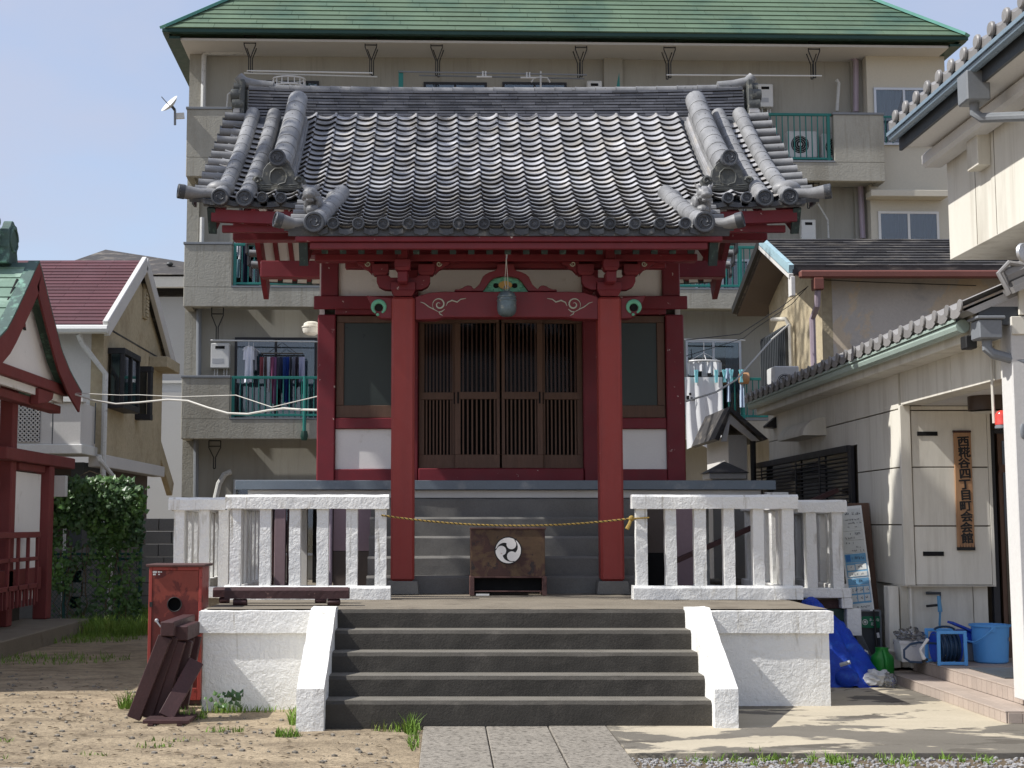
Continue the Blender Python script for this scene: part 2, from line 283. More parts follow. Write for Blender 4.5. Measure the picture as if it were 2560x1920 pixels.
M_stem = mat('vine_stem', S(88, 74, 54), 0.8, 0.2, 5)
M_mesh = mat('green_wire', S(24, 72, 66), 0.5, 0.1, 4)
M_block = mat('concrete_block', S(112, 110, 106), 0.9, 0.15, 3, 0.12, 40, 0.4, 50, 0.006, objv=0.1)
M_stone = mat('gravel_stone', S(150, 148, 146), 0.85, 0.3, 9, 0.15, 60, objv=0)
M_signw = mat('sign_wood', S(160, 122, 88), 0.6, 0.12, 3, 0.1, 30, st=(9, 9, 0.6), col2=S(128, 88, 60), c2s=2, c2t=0.62, c2w=0.1)
M_ink = mat('black_ink', S(18, 16, 16), 0.5, 0.05, 3)
M_paper = mat('board_paper', S(196, 198, 194), 0.6, 0.05, 4)
M_blueprint = mat('blue_print', S(104, 156, 190), 0.6, 0.06, 4)
M_sgreen = mat('green_sign', S(10, 104, 70), 0.45, 0.08, 4)
M_pink = mat('mauve_board', S(150, 128, 132), 0.85, 0.08, 2, 0.05, 30)
M_taupe = mat('taupe_board', S(92, 82, 76), 0.85, 0.1, 2, 0.05, 30)
M_deck = mat('grey_blue_deck_edge', S(112, 122, 130), 0.6, 0.12, 3, 0.06, 40, col2=S(150, 154, 154), c2s=4, c2t=0.66, c2w=0.1)
M_gold = mat('gold_paint', S(176, 142, 70), 0.5, 0.15, 10)
M_verd = mat('verdigris_paint', S(108, 176, 146), 0.6, 0.12, 10, 0.1, 60)
M_bell = mat('weathered_bell_metal', S(98, 112, 116), 0.5, 0.2, 9, 0.15, 50, 0.15, 60, 0.003, metal=0.35, col2=S(160, 160, 146), c2s=14, c2t=0.62, c2w=0.05)
M_crestw = mat('crest_white', S(226, 222, 216), 0.5, 0.05, 6, 0.04, 60, col2=S(150, 84, 58), c2s=22, c2t=0.68, c2w=0.05)
M_scroll = mat('scroll_grey_green', S(178, 182, 164), 0.6, 0.12, 20)
M_ropeY = mat('yellow_strand', S(160, 132, 66), 0.7, 0.1, 20)
M_ropeB = mat('black_strand', S(52, 46, 34), 0.8, 0.1, 20)
M_wire = mat('pale_cable', S(190, 188, 180), 0.6, 0.08, 3)
M_lampred = mat('red_beacon_lens', S(206, 72, 62), 0.2, 0.1, 6, spec=0.6)
M_brownl = mat('brown_lamp_shade', S(70, 56, 46), 0.5, 0.1, 3)
M_curtain = mat('curtain_cloth', S(150, 160, 172), 0.9, 0.12, 6, st=(6, 6, 0.3))
M_copgut = mat('brown_gutter', S(118, 72, 62), 0.5, 0.12, 3)
M_greyp = mat('lilac_grey_pipe', S(160, 146, 156), 0.5, 0.08, 3)
def glass(name, tint, refl, rough=0.03, ior=1.5):
    m = bpy.data.materials.new(name); m.use_nodes = True; t = m.node_tree; t.nodes.clear()
    o = t.nodes.new('ShaderNodeOutputMaterial'); tr = t.nodes.new('ShaderNodeBsdfTransparent'); gl = t.nodes.new('ShaderNodeBsdfGlossy'); mx = t.nodes.new('ShaderNodeMixShader'); fr = t.nodes.new('ShaderNodeFresnel')
    tr.inputs[0].default_value = (*tint, 1); gl.inputs['Roughness'].default_value = rough; fr.inputs[0].default_value = ior
    k = t.nodes.new('ShaderNodeMath'); k.operation = 'ADD'; k.use_clamp = True; k.inputs[1].default_value = refl
    t.links.new(fr.outputs[0], k.inputs[0]); t.links.new(k.outputs[0], mx.inputs[0]); t.links.new(tr.outputs[0], mx.inputs[1]); t.links.new(gl.outputs[0], mx.inputs[2]); t.links.new(mx.outputs[0], o.inputs[0])
    return m
M_glass = glass('clear_window_glass', (0.72, 0.78, 0.8), 0.06)
M_glass2 = glass('door_glass', (0.9, 0.9, 0.92), -0.004, 0.12, 1.2)
M_film = glass('plastic_film', (0.86, 0.87, 0.88), 0.12, 0.25)
# ================================================================== SETTING
def nh(x, y, s, a): return a * mnoise.noise(Vector((x * s, y * s, 3.7)))
def axis(a, b, step, far):
    v = [a + (b - a) * i / max(1, int((b - a) / step)) for i in range(int((b - a) / step) + 1)]
    lo = []; d = step; q = a
    while q > -far: d *= 1.6; q -= d; lo.append(q)
    hi = []; d = step; q = b
    while q < far: d *= 1.6; q += d; hi.append(q)
    return lo[::-1] + v + hi
gx = axis(-7, 3.4, 0.12, 500); gy = axis(7.4, 20, 0.12, 500)
g = MB()
def gz(x, y): return (nh(x, y, 0.9, 0.02) + nh(x, y, 3.1, 0.008)) * (1 if -9 < x < 5 and 5 < y < 24 else 0) - (0.0 if x < 1.0 else 0.03)
g.add([(x, y, gz(x, y)) for y in gy for x in gx], [(j * len(gx) + i, j * len(gx) + i + 1, (j + 1) * len(gx) + i + 1, (j + 1) * len(gx) + i) for j in range(len(gy) - 1) for i in range(len(gx) - 1)], True)
struct(g.build('ground', M_dirt, fix=False))
pave = MB()
pave.xz([(1.174, -0.2), (9.5, -0.2), (9.5, 0.035), (1.174, 0.035)], 9.22, 24)
struct(pave.build('pavement', M_pave))
path = struct(MB().box(-0.17, 1.17, 0.5, 10.44, -0.3, 0.012).build('stone_path', M_joint))
PX = [(-0.165, 0.287), (0.294, 0.742), (0.75, 1.168)]
for c, (x0, x1) in enumerate(PX):
    ys = [10.43]; k = 0
    seq = {0: [3.4, 3.1, 3.0], 1: [0.62, 0.70, 0.66, 0.8, 0.74], 2: [2.2, 2.9, 2.6]}[c]
    y = 10.43
    while y > 1.0:
        L_ = seq[k % len(seq)]; k += 1; y1 = max(0.6, y - L_)
        d = R.uniform(0, 0.008)
        B('paving_stone', M_slab, path, x0, x1, y1 + 0.007, y - 0.004, -0.02, 0.032 + d, 0.006)
        y = y1
strip = struct(MB().box(1.174, 9.5, 0.5, 9.216, -0.3, 0.0).build('gravel_bed', M_joint))
st = MB()
for _ in range(2600):
    x = R.uniform(1.2, 6.5); y = 9.2 - abs(R.gauss(0, 0.5)); r = R.uniform(0.006, 0.016)
    st.ball((x, y, r * 0.4), r, R.uniform(.8, 1.3), R.uniform(.8, 1.3), R.uniform(.5, .9), 5, 3, Matrix.Rotation(R.uniform(0, 3), 4, 'Z'))
stuff(st.build('gravel', M_stone, fix=False))
pb = MB()
for _ in range(1500):
    x = R.uniform(-5.5, -0.2); y = R.uniform(8.4, 14.5)
    if x > -1.1 and y > 10.2: continue
    if x > -2.1 and y > 11.3: continue
    r = R.choice((0.004, 0.005, 0.006, 0.008, 0.012, 0.018)); pb.ball((x, y, gz(x, y) + r * 0.3), r, R.uniform(.8, 1.5), R.uniform(.8, 1.5), R.uniform(.4, .8), 5, 3)
stuff(pb.build('pebbles', M_slab, fix=False))
lf = MB()
for _ in range(900):
    x = R.uniform(-5, -0.3); y = R.uniform(8.4, 13.5)
    if x > -2.1 and y > 10.9: continue
    a = R.uniform(0, 6.3); L_ = R.uniform(.015, .04); w = L_ * R.uniform(.15, .4); z = gz(x, y) + 0.006
    c, s_ = math.cos(a), math.sin(a)
    lf.add([(x - c * L_, y - s_ * L_, z), (x + s_ * w, y - c * w, z + .008), (x + c * L_, y + s_ * L_, z + .004), (x - s_ * w, y + c * w, z + .003)], [(0, 1, 2, 3)])
stuff(lf.build('leaf_litter', M_stem, fix=False))

# ================================================================== PLATFORM
PT = 0.81; PF = 11.55                       # top height, front face
plat = thing('shrine_platform', (0.6, PF, 0), 'white stucco platform with dark concrete steps between sloping white cheek walls', 'platform')
SX0, SX1 = -0.9, 1.98
RY = [10.45, 10.725, 11.0, 11.275]; RZ = [0.21, 0.36, 0.51, 0.66]
def rough(mb, amp, sc_):
    for p in mb.v:
        p += Vector((mnoise.noise(p * sc_), mnoise.noise(p * sc_ + Vector((9, 1, 4))), mnoise.noise(p * sc_ + Vector((2, 7, 7))))) * amp
    return mb
def long_block(x0, x1, y0, y1, z0, z1, n=60, amp=0.004):
    mb = MB(); ring = [(y0, z0), (y0, (z0 + z1) / 2), (y0, z1 - 0.022), (y0 + 0.026, z1), ((y0 + y1) / 2, z1), (y1, z1), (y1, z0)]
    vs = [(x0 + (x1 - x0) * i / n, y, z) for i in range(n + 1) for y, z in ring]; m = len(ring)
    fs = [(i * m + k, i * m + (k + 1) % m, (i + 1) * m + (k + 1) % m, (i + 1) * m + k) for i in range(n) for k in range(m)]
    mb.add(vs, fs + [tuple(range(m))[::-1], tuple(range(n * m, (n + 1) * m))], False)
    return rough(mb, amp, 7.0)
for k in range(4):
    w = 0.02 * (3 - k) / 3
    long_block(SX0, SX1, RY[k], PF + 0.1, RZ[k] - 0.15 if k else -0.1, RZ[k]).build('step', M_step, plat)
for k in range(4): B('tread', M_tread, plat, SX0 + .01, SX1 - .01, RY[k] + .03, (RY + [PF])[k + 1] - .002, RZ[k] - .004, RZ[k] + .004)  # thin slabs over the step tops, toned as if sunlit
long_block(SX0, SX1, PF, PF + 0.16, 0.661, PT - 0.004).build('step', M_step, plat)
top = MB(); top.grid(lambda u, v: (-2.0 + 5.15 * u, PF + 0.135 + 2.9 * v, PT - 0.002 + nh(u * 5, v * 3, 2.0, 0.004)), 40, 16); top.build('platform_top', M_conc, plat)
# front walls with caps
def stuc(x0, x1, y0, y1, z0, z1, n=24, amp=0.004):
    mb = MB(); nz_ = max(2, int((z1 - z0) / 0.06))
    mb.grid(lambda u, v: (x0 + (x1 - x0) * u, y0, z0 + (z1 - z0) * v), n, nz_)
    mb.grid(lambda u, v: (x0 + (x1 - x0) * u, y0 + (y1 - y0) * v, z1), n, 4)
    mb.grid(lambda u, v: (x0, y1 + (y0 - y1) * u, z0 + (z1 - z0) * v), 6, nz_)
    mb.grid(lambda u, v: (x1, y0 + (y1 - y0) * u, z0 + (z1 - z0) * v), 6, nz_)
    mb.grid(lambda u, v: (x0 + (x1 - x0) * u, y0 + (y1 - y0) * (1 - v), z0), n, 2)
    return rough(mb, amp, 9.0)
stuc(-1.985, -0.95, PF + 0.03, PF + 2.2, -0.1, 0.625).build('wall', M_stucco, plat, ang=60)
stuc(2.06, 3.128, PF + 0.03, PF + 2.2, -0.1, 0.625).build('wall', M_stucco, plat, ang=60)
stuc(-2.015, -0.95, PF - 0.005, PF + 0.13, 0.622, PT - 0.012).build('cap', M_stucco, plat, ang=60)
stuc(2.06, 3.158, PF - 0.005, PF + 0.13, 0.622, PT - 0.012).build('cap', M_stucco, plat, ang=60)
B('side_cap', M_stucco, plat, -2.015, -1.9, PF + 0.131, PF + 2.2, 0.622, PT - 0.012, 0.006)
B('side_cap', M_stucco, plat, 3.05, 3.158, PF + 0.131, PF + 2.2, 0.622, PT - 0.012, 0.006)
for xa, xb, xc, xd in ((-1.085, -0.885, -1.06, -0.862), (1.95, 2.12, 1.93, 2.12)):
    mb = MB(); pr = [(10.33, -0.1), (10.33, 0.315), (11.40, 0.835), (11.62, 0.835), (11.62, -0.1)]
    prof = []
    for (y0, z0), (y1, z1) in zip(pr, pr[1:]):
        n = max(1, int(math.hypot(y1 - y0, z1 - z0) / 0.07)); prof += [(y0 + (y1 - y0) * i / n, z0 + (z1 - z0) * i / n) for i in range(n)]
    prof.append(pr[-1]); nx = 4
    mb.grid(lambda u, v: (xa + (xb - xa) * u,) + prof[round(v * (len(prof) - 1))], nx, len(prof) - 1)
    for x in (xa, xb):
        mb.grid(lambda u, v, x=x: (x, prof[round(v * (len(prof) - 1))][0], -0.1 + (prof[round(v * (len(prof) - 1))][1] + 0.1) * u), 6, len(prof) - 1)
    rough(mb, 0.007, 8).build('cheek_wall', M_stucco, plat, ang=55)
# rear, wider part of the platform
B('rear_base', M_step, plat, -2.5, 3.7, 13.75, 18.6, -0.1, 0.70)
B('rear_curb', M_stucco, plat, -2.70, -2.03, 13.58, 13.72, 0.80, 0.905, 0.008)
B('rear_curb', M_stucco, plat, 3.27, 3.90, 13.58, 13.72, 0.80, 0.895, 0.008)
B('rear_curb_post', M_stucco, plat, 3.80, 3.905, 13.58, 13.72, 0.70, 0.799, 0.006)
B('rear_curb_post', M_stucco, plat, 3.85, 3.99, 13.60, 13.76, 0.44, 0.699, 0.006)
B('rear_floor', M_conc, plat, -2.68, 3.84, 13.73, 18.5, 0.702, 0.80)

# ================================================================== BALUSTRADES
def baluster_run(root, x0, x1, y0, y1, z0, z1, n, w):
    along_x = abs(x1 - x0) > abs(y1 - y0)
    for i in range(n):
        t = i / max(1, n - 1)
        cx = x0 + (x1 - x0) * t; cy = y0 + (y1 - y0) * t
        mb = MB(); ww = w * R.uniform(.96, 1.04)
        q = lambda z: [(cx - ww / 2, cy - w / 2, z), (cx + ww / 2, cy - w / 2, z), (cx + ww / 2, cy + w / 2, z), (cx - ww / 2, cy + w / 2, z)]
        nz_ = 9; vs = []
        for k in range(nz_): vs += q(z0 + (z1 - z0) * k / (nz_ - 1))
        mb.add(vs, [(k * 4 + a, k * 4 + (a + 1) % 4, k * 4 + 4 + (a + 1) % 4, k * 4 + 4 + a) for k in range(nz_ - 1) for a in range(4)])
        rough(mb, 0.005, 12).build('baluster', M_stucco, root)
def balustrade(label, x0, x1, Y, zb, z0, z1, zt, xs, w=0.105, base=True):
    t = thing('balustrade', ((x0 + x1) / 2, Y, zb), label, 'balustrade', 'white stucco balustrades round the shrine')
    long_block(x0, x1, Y - 0.08, Y + 0.08, z1, zt, 40, 0.005).build('rail', M_stucco, t, 0.0)
    if base: long_block(x0, x1 + 0.02, Y - 0.10, Y + 0.08, zb, z0, 40, 0.005).build('base', M_stucco, t)
    for c in xs:
        mb = MB(); nz_ = 10; vs = []; ww = w * R.uniform(.96, 1.05)
        for k in range(nz_):
            z = z0 + (z1 - z0) * k / (nz_ - 1); vs += [(c - ww / 2, Y - .052, z), (c + ww / 2, Y - .052, z), (c + ww / 2, Y + .052, z), (c - ww / 2, Y + .052, z)]
        mb.add(vs, [(k * 4 + a, k * 4 + (a + 1) % 4, k * 4 + 4 + (a + 1) % 4, k * 4 + 4 + a) for k in range(nz_ - 1) for a in range(4)])
        rough(mb, 0.005, 12).build('baluster', M_stucco, t)
    return t
def side_run(label, X, y0, y1, zb, z0, z1, zt, n):
    t = thing('balustrade', (X, (y0 + y1) / 2, zb), label, 'balustrade', 'white stucco balustrades round the shrine')
    B('rail', M_stucco, t, X - .08, X + .08, y0, y1, z1, zt, 0.008); B('base', M_stucco, t, X - .085, X + .085, y0, y1, zb, z0, 0.008)
    for i in range(n):
        y = y0 + 0.2 + (y1 - y0 - 0.3) * i / max(1, n - 1)
        rough(MB().box(X - .05, X + .05, y - .05, y + .05, z0, z1), 0.004, 11).build('baluster', M_stucco, t, 0.006)
YB = 13.2
def xs_of(pxs, Y, py=1370): return [P(p, py, Y).x for p in pxs]
zt = P(760, 1237, YB).z; z1 = P(760, 1272, YB).z; z0 = P(760, 1464, YB).z
balustrade('white front balustrade left of the red porch pillars, behind the dark beams', P(566, 1250, YB).x, P(973, 1250, YB).x, YB, PT, z0, z1, zt, xs_of([590, 664, 738, 807, 880, 952], YB))
balustrade('white front balustrade right of the porch pillars, with the rope tied to it', P(1578, 1250, YB).x, P(1990, 1250, YB).x, YB, PT, z0, z1, zt, xs_of([1603, 1676, 1749, 1821, 1894, 1968], YB))
YR = 13.65
zt2 = P(480, 1244, YR).z; z12 = P(480, 1275, YR).z; z02 = P(480, 1461, YR).z
balustrade('short white rear balustrade at the far left, above the red cabinet', P(425, 1250, YR).x, P(566, 1250, YR).x, YR, 0.80, 0.905, z12, zt2, xs_of([449, 512, 560], YR), 0.1, False)
zt3 = P(2050, 1250, YR).z; z13 = P(2050, 1281, YR).z
balustrade('short white rear balustrade at the far right, beside the leaning notice board', P(1988, 1250, YR).x, P(2111, 1250, YR).x, YR, 0.80, 0.895, z13, zt3, xs_of([2026, 2091], YR), 0.1, False)
side_run('white side balustrade seen end on behind the left front balustrade', -1.99, YB + 0.09, 15.0, PT, z0, z1 - .01, zt - .01, 6)
side_run('white side balustrade seen end on behind the short far left balustrade', -2.61, YR + 0.09, 17.6, 0.80, z02, z12 - .01, zt2 - .01, 12)
side_run('white side balustrade seen end on behind the right front balustrade', 3.22, YB + 0.09, 15.0, PT, z0, z1 - .01, zt - .01, 6)
side_run('white side balustrade seen end on behind the short far right balustrade', 3.82, YR + 0.09, 17.6, 0.80, z02, z13 - .01, zt3 - .01, 12)

# ================================================================== UPPER STAIRS
XS = 0.615
ust = thing('stone_stairs', (XS, 14.3, PT), 'five grey stone steps rising behind the rusty offertory box to the shrine deck', 'stairs')
for k, zt_ in enumerate((0.985, 1.178, 1.382, 1.582, 1.782)):
    y = 14.28 + 0.2 * k; z_ = (PT - 0.01, 0.985, 1.178, 1.382, 1.582)[k]
    cuts = [XS - 1.42, XS - 0.55 + 0.3 * (k % 2), XS + 0.6 - 0.2 * (k % 2), XS + 1.42]
    long_block(XS - 1.42, XS + 1.42, y, 15.2, z_, zt_, 30, 0.003).build('step', M_step2, ust)
# ================================================================== SHRINE
YW = 15.65
sh = thing('shrine_hall', (XS, 16.9, PT), 'red and white wooden shrine hall under a curved grey tiled roof', 'shrine')
# deck
dx0, dx1 = P(588, 1210, 15.05).x, P(1940, 1210, 15.05).x
B('deck_edge', M_deck, sh, dx0, dx1, 15.05, 15.12, 1.876, 1.974, 0.004)
B('deck_floor', M_wood, sh, dx0 + .01, dx1 - .01, 15.121, 18.3, 1.90, 1.975)
B('deck_beam', M_plas, sh, dx0 + .12, dx1 - .14, 15.16, 15.26, 1.79, 1.872, 0.004)
B('deck_block', M_stucco, sh, P(1918, 1238, 14.95).x, P(1972, 1238, 14.95).x, 14.96, 15.09, 1.80, 1.845, 0.004)
# boards under the deck; the black one paints the dark of an opening
for (a, b, m, za, zb_) in ((834, 985, M_pink, 1.22, 1.79), (834, 985, M_taupe, PT, 1.215), (1600, 1662, M_taupe, 1.2, 1.79), (1688, 1732, M_pink, PT, 1.79), (1600, 1662, M_black, PT, 1.195)):
    B('skirt_board', m, sh, P(a, 1350, 15.22).x, P(b, 1350, 15.22).x, 15.2, 15.24, za, zb_)
B('deck_post', M_pink, sh, P(686, 1350, 15.1).x, P(713, 1350, 15.1).x, 15.1, 15.2, PT, 1.79, 0.004)
B('deck_post', M_timb, sh, P(676, 1350, 15.16).x, P(684, 1350, 15.16).x, 15.14, 15.22, PT, 1.79)
B('deck_post', M_timb, sh, P(718, 1350, 15.16).x, P(726, 1350, 15.16).x, 15.14, 15.22, PT, 1.79)
B('deck_post', M_plas, sh, P(752, 1300, 16.2).x, P(768, 1300, 16.2).x, 16.2, 16.3, PT, 1.88)
B('deck_post', M_plas, sh, P(1764, 1300, 16.2).x, P(1772, 1300, 16.2).x, 16.2, 16.3, PT, 1.88)
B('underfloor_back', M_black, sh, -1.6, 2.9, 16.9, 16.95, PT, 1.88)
MB().tube([(P(827, 1300, 15.15).x, 15.13, PT), (P(827, 1300, 15.15).x, 15.13, 1.80)], 0.022, 10).build('drain_pipe', M_greyp, sh)

# ---- hall walls
def col(x0, x1, z0, z1, y0=YW, d=.2, name='column', m=M_red, bev=.012): B(name, m, sh, x0, x1, y0, y0 + d, z0, z1, bev)
def wx(px): return P(px, 1000, YW).x
def wz(py): return P(1268, py, YW).z
ZN0, ZN1 = wz(787), wz(742)
for s in (-1, 1):
    X = lambda px: (P(px, 1000, YW).x - XS) * -s + XS if s == 1 else P(px, 1000, YW).x   # mirror the left side
    a, b = sorted((X(793), X(838))); col(a, b, 1.975, ZN0 - .001, YW - .03, .2)
    a, b = sorted((X(800), X(844))); col(a, b, ZN1 + .001, wz(648), YW - .02, .2)
    a, b = sorted((X(1005), X(1045))); col(a, b, 1.975, wz(648), YW, .17)
    # window bay
    a, b = sorted((X(839), X(1004)))
    B('sill_beam', M_red, sh, a, b, YW - .02, YW + .1, wz(1072), wz(1045), .008)
    B('lower_beam', M_red, sh, a, b, YW - .02, YW + .1, 1.976, wz(1173), .008)
    B('wall_panel', M_plas, sh, a, b, YW + .03, YW + .06, wz(1172.5), wz(1072.5))
    B('upper_wall_panel', M_plas, sh, a, b, YW + .05, YW + .08, ZN1 + .01, wz(640))
    w = MB(); f0, f1, z0_, z1_ = a + .004, b - .004, wz(1044), wz(789)
    wi = B('window', M_wood, sh, f0, f1, YW + .02, YW + .07, wz(1044), wz(1013), .004)
    B('window_frame', M_wood, wi, f0, f1, YW + .02, YW + .07, wz(806), z1_, .004)
    for (p, q) in ((f0, f0 + .085), (f1 - .085, f1)): B('window_frame', M_wood, wi, p, q, YW + .021, YW + .069, wz(1012.5), wz(806.5), .003)
    B('window_pane', M_glassg, wi, f0 + .086, f1 - .086, YW + .045, YW + .05, wz(1012.5), wz(806.5))
B('patch', M_plas, sh, P(897, 1140, YW).x, P(977, 1140, YW).x, YW + .022, YW + .0275, wz(1171.5), wz(1113)).__setitem__('label', 'lighter repair patch on the white panel')
B('nageshi_beam', M_red, sh, P(786, 760, YW).x, 2 * XS - P(786, 760, YW).x, YW - .07, YW - .035, wz(775), ZN1, .008)
B('lintel_beam', M_red, sh, P(838, 780, YW).x, 2 * XS - P(838, 780, YW).x, YW - .034, YW + .1, ZN0, wz(770), .006)
B('threshold_beam', M_red, sh, X(1045) if False else P(1046, 1190, YW).x, P(1459, 1190, YW).x, YW - .02, YW + .1, 1.976, wz(1171), .008)
B('upper_wall_panel', M_plas, sh, P(1046, 700, YW).x, 2 * XS - P(1046, 700, YW).x, YW + .05, YW + .08, ZN1 + .01, wz(640))
B('wall_plate', M_red, sh, -1.56, 2 * XS + 1.56, YW - .05, YW + .2, wz(640), wz(610), .006)
for x in (P(795, 1000, YW).x + .02, 2 * XS - P(795, 1000, YW).x - .02): B('side_wall', M_plas, sh, x - .03, x + .03, YW + .18, 18.1, 1.976, 5.0)
B('back_wall', M_plas, sh, -1.42, 2 * XS + 1.42, 18.12, 18.2, PT, 5.0)
# ---- doors
DX = [wx(1046.5), wx(1141), wx(1252), wx(1354), wx(1458.5)]
zd0, zd1, zm0, zm1, zb1 = wz(1170), wz(795), wz(997), wz(979), wz(1136)
for k in range(4):
    a, b = DX[k] - .015, DX[k + 1] + .015; y = YW + (.03 if k in (1, 2) else .085)
    if k == 0: a += .016
    if k == 3: b -= .016
    d = B('sliding_door', M_wood, sh, a, b, y, y + .045, zd0, zb1, .003)
    B('door_rail', M_wood, d, a, b, y, y + .045, zm0, zm1, .003); B('door_rail', M_wood, d, a, b, y, y + .045, wz(806), zd1, .003)
    for p, q in ((a, a + .062), (b - .062, b)):
        B('door_stile', M_wood, d, p, q, y + .001, y + .044, zb1 + .0005, zm0 - .0005, .003); B('door_stile', M_wood, d, p, q, y + .001, y + .044, zm1 + .0005, wz(806.5), .003)
    n = 8
    me = None
    for half, (z0_, z1_) in enumerate(((zb1, zm0), (zm1, wz(806.5)))):
        for i in range(n):
            c = a + .062 + (b - a - .124) * (i + .5) / n + .005
            o = MB().box(c - .009, c + .009, y + .014, y + .034, z0_, z1_).build('door_slat', M_wood, d)
    B('door_pane', M_glass2, d, a + .063, b - .063, y + .006, y + .009, zm1 + .001, wz(806.8))
    B('door_handle', M_black, d, b - .045 if k % 2 == 0 else a + .025, b - .025 if k % 2 == 0 else a + .045, y - .003, y - .0005, zm0 - .05, zm0 + .08)
B('hall_interior', M_black, sh, -1.3, 2 * XS + 1.3, YW + .6, YW + .65, 1.98, 5)

# ---- porch pillars, brackets and beams
YP = 14.1
pzt = P(1008, 742, YP).z; pzb = 0.94
for s in (-1, 1):
    cx = XS + s * 1.0515
    B('porch_pillar', M_pillar, sh, cx - .118, cx + .118, YP, YP + .236, pzb, pzt, .022)
    mb = MB(); mb.hexa([(cx - .165, YP - .05, PT), (cx + .165, YP - .05, PT), (cx + .165, YP + .3, PT), (cx - .165, YP + .3, PT), (cx - .15, YP - .04, pzb), (cx + .15, YP - .04, pzb), (cx + .15, YP + .29, pzb), (cx - .15, YP + .29, pzb)])
    mb.build('pillar_base', M_step2, sh, .006)
    k = .41 * YP / 3500
    z = lambda y: P(1008, 560 + .41 * y, YP).z
    xx = lambda d: cx + s * -1 * d * k if False else cx + d * k
    def blk(name, d0, d1, dd0, dd1, ya, yb, yc, y0, y1, m=M_red):
        """bearing block: straight top, tapered foot"""
        MB().hexa([(xx(dd0), y0 + .02, z(yc)), (xx(dd1), y0 + .02, z(yc)), (xx(dd1), y1 - .02, z(yc)), (xx(dd0), y1 - .02, z(yc)), (xx(d0), y0, z(yb)), (xx(d1), y0, z(yb)), (xx(d1), y1, z(yb)), (xx(d0), y1, z(yb))]).build(name, m, sh, .004)
        B(name + '_head', m, sh, xx(d0), xx(d1), y0, y1, z(yb) + .0005, z(ya), .004)
    blk('bearing_block', -75, 75, -54, 54, 352, 402, 438, YP - .0, YP + .24)
    MB().xz([(xx(a), z(b)) for a, b in ((-166, 306), (-166, 345), (-152, 374), (-115, 393), (-76, 395), (-76, 352), (76, 352), (76, 395), (115, 393), (152, 374), (166, 345), (166, 306), (92, 306), (78, 320), (-78, 320), (-92, 306))], YP + .06, YP + .18).build('bracket_arm', M_red, sh, .004)
    for q in (-143, 143): blk('small_block', q - 52, q + 52, q - 38, q + 38, 240, 288, 305, YP + .03, YP + .2)
    blk('front_block', -50, 48, -36, 36, 236, 282, 302, YP - .2, YP - .02)
    B('front_arm', M_red, sh, xx(-32), xx(32), YP - .18, YP + .055, z(372), z(303), .012)
    B('front_nose', M_red, sh, xx(-32), xx(32), YP - .16, YP + .05, z(235), z(150), .012)
    for q in (-1, 1):
        MB().xz([(xx(q * a), z(b)) for a, b in ((180, 222), (290, 222), (286, 236), (262, 246), (246, 262), (222, 270), (205, 288), (196, 300), (196, 240), (180, 240))], YP + .07, YP + .16).build('carved_nose', M_red, sh, .004)
        sp = [(xx(q * (221 + 17 * (1 - t / 16) * math.cos(t * .62))), YP + .062, z(236 + 17 * (1 - t / 16) * math.sin(t * .62))) for t in range(13)]
        MB().tube(sp, [.004 + .003 * (1 - abs(i - 4) / 9) for i in range(13)], 6).build('carving_scroll', M_scroll, sh)
    # nose of the rainbow beam outside the pillar
    pl = [(-71, 447), (-150, 440), (-228, 431), (-208, 470), (-190, 500), (-184, 528), (-168, 545), (-160, 560), (-130, 570), (-71, 573)]
    MB().xz([(cx + s * -1 * a * k if s == 1 else cx + a * k, z(b)) for a, b in pl], YP + .04, YP + .19).build('beam_nose', M_redclean, sh, .006)
    ccx = cx + s * 151 * k; ccz = z(506)
    ring = [(ccx + .062 * math.cos(t), YP + .03, ccz + .062 * math.sin(t)) for t in [rad(a) for a in range(-60, 255, 15)]]
    MB().tube(ring, [.010 + .014 * math.sin(math.pi * i / (len(ring) - 1)) for i in range(len(ring))], 8).build('nose_carving', M_verd, sh)
    MB().lathe([(.04, 0), (.03, .01)], Matrix.Translation((ccx, YP + .037, ccz)) @ Matrix.Rotation(math.pi / 2, 4, 'X'), 14).build('nose_eye', M_black, sh)
    MB().ball((ccx - .01, YP + .02, ccz - .075), .017, n=8, m=5).build('nose_pearl', M_verd, sh)
# rainbow beam
kp = lambda x, y: (P(x, y, YP).x, P(x, y, YP).z)
pts = [(1038, 742), (1048, 738), (1075, 730), (1110, 728), (1425, 728), (1460, 730), (1487, 738), (1496, 742), (1496, 797), (1440, 796), (1420, 792), (1110, 792), (1090, 797), (1038, 798)]
MB().xz([kp(*p) for p in pts], YP + .03, YP + .2).build('rainbow_beam', M_redclean, sh, .006)
for s in (0, 1):
    mx = (lambda x: x) if s == 0 else (lambda x: 2 * 1266.6 - x)
    cxp, cyp = 1098, 760
    sp = [(mx(cxp + (3 + 15 * t / 26) * math.cos(.9 + t * .36)), cyp + (3 + 15 * t / 26) * math.sin(.9 + t * .36) * -1) for t in range(27)]
    for path, r0 in ((sp, .009), ([(mx(a), b) for a, b in ((1115, 764), (1119, 755), (1130, 750), (1143, 754), (1152, 747), (1165, 745))], .008), ([(mx(a), b) for a, b in ((1051, 754), (1060, 757), (1072, 766), (1084, 772), (1095, 778))], .006), ([(mx(a), b) for a, b in ((1112, 772), (1104, 778), (1097, 779), (1100, 784), (1107, 788))], .008)):
        n_ = len(path)
        MB().tube([(kp(a, b)[0], YP + .026, kp(a, b)[1]) for a, b in path], [max(.0025, r0 * math.sin(math.pi * (i + .6) / n_)) for i in range(n_)], 6).build('beam_scroll', M_scroll, sh)
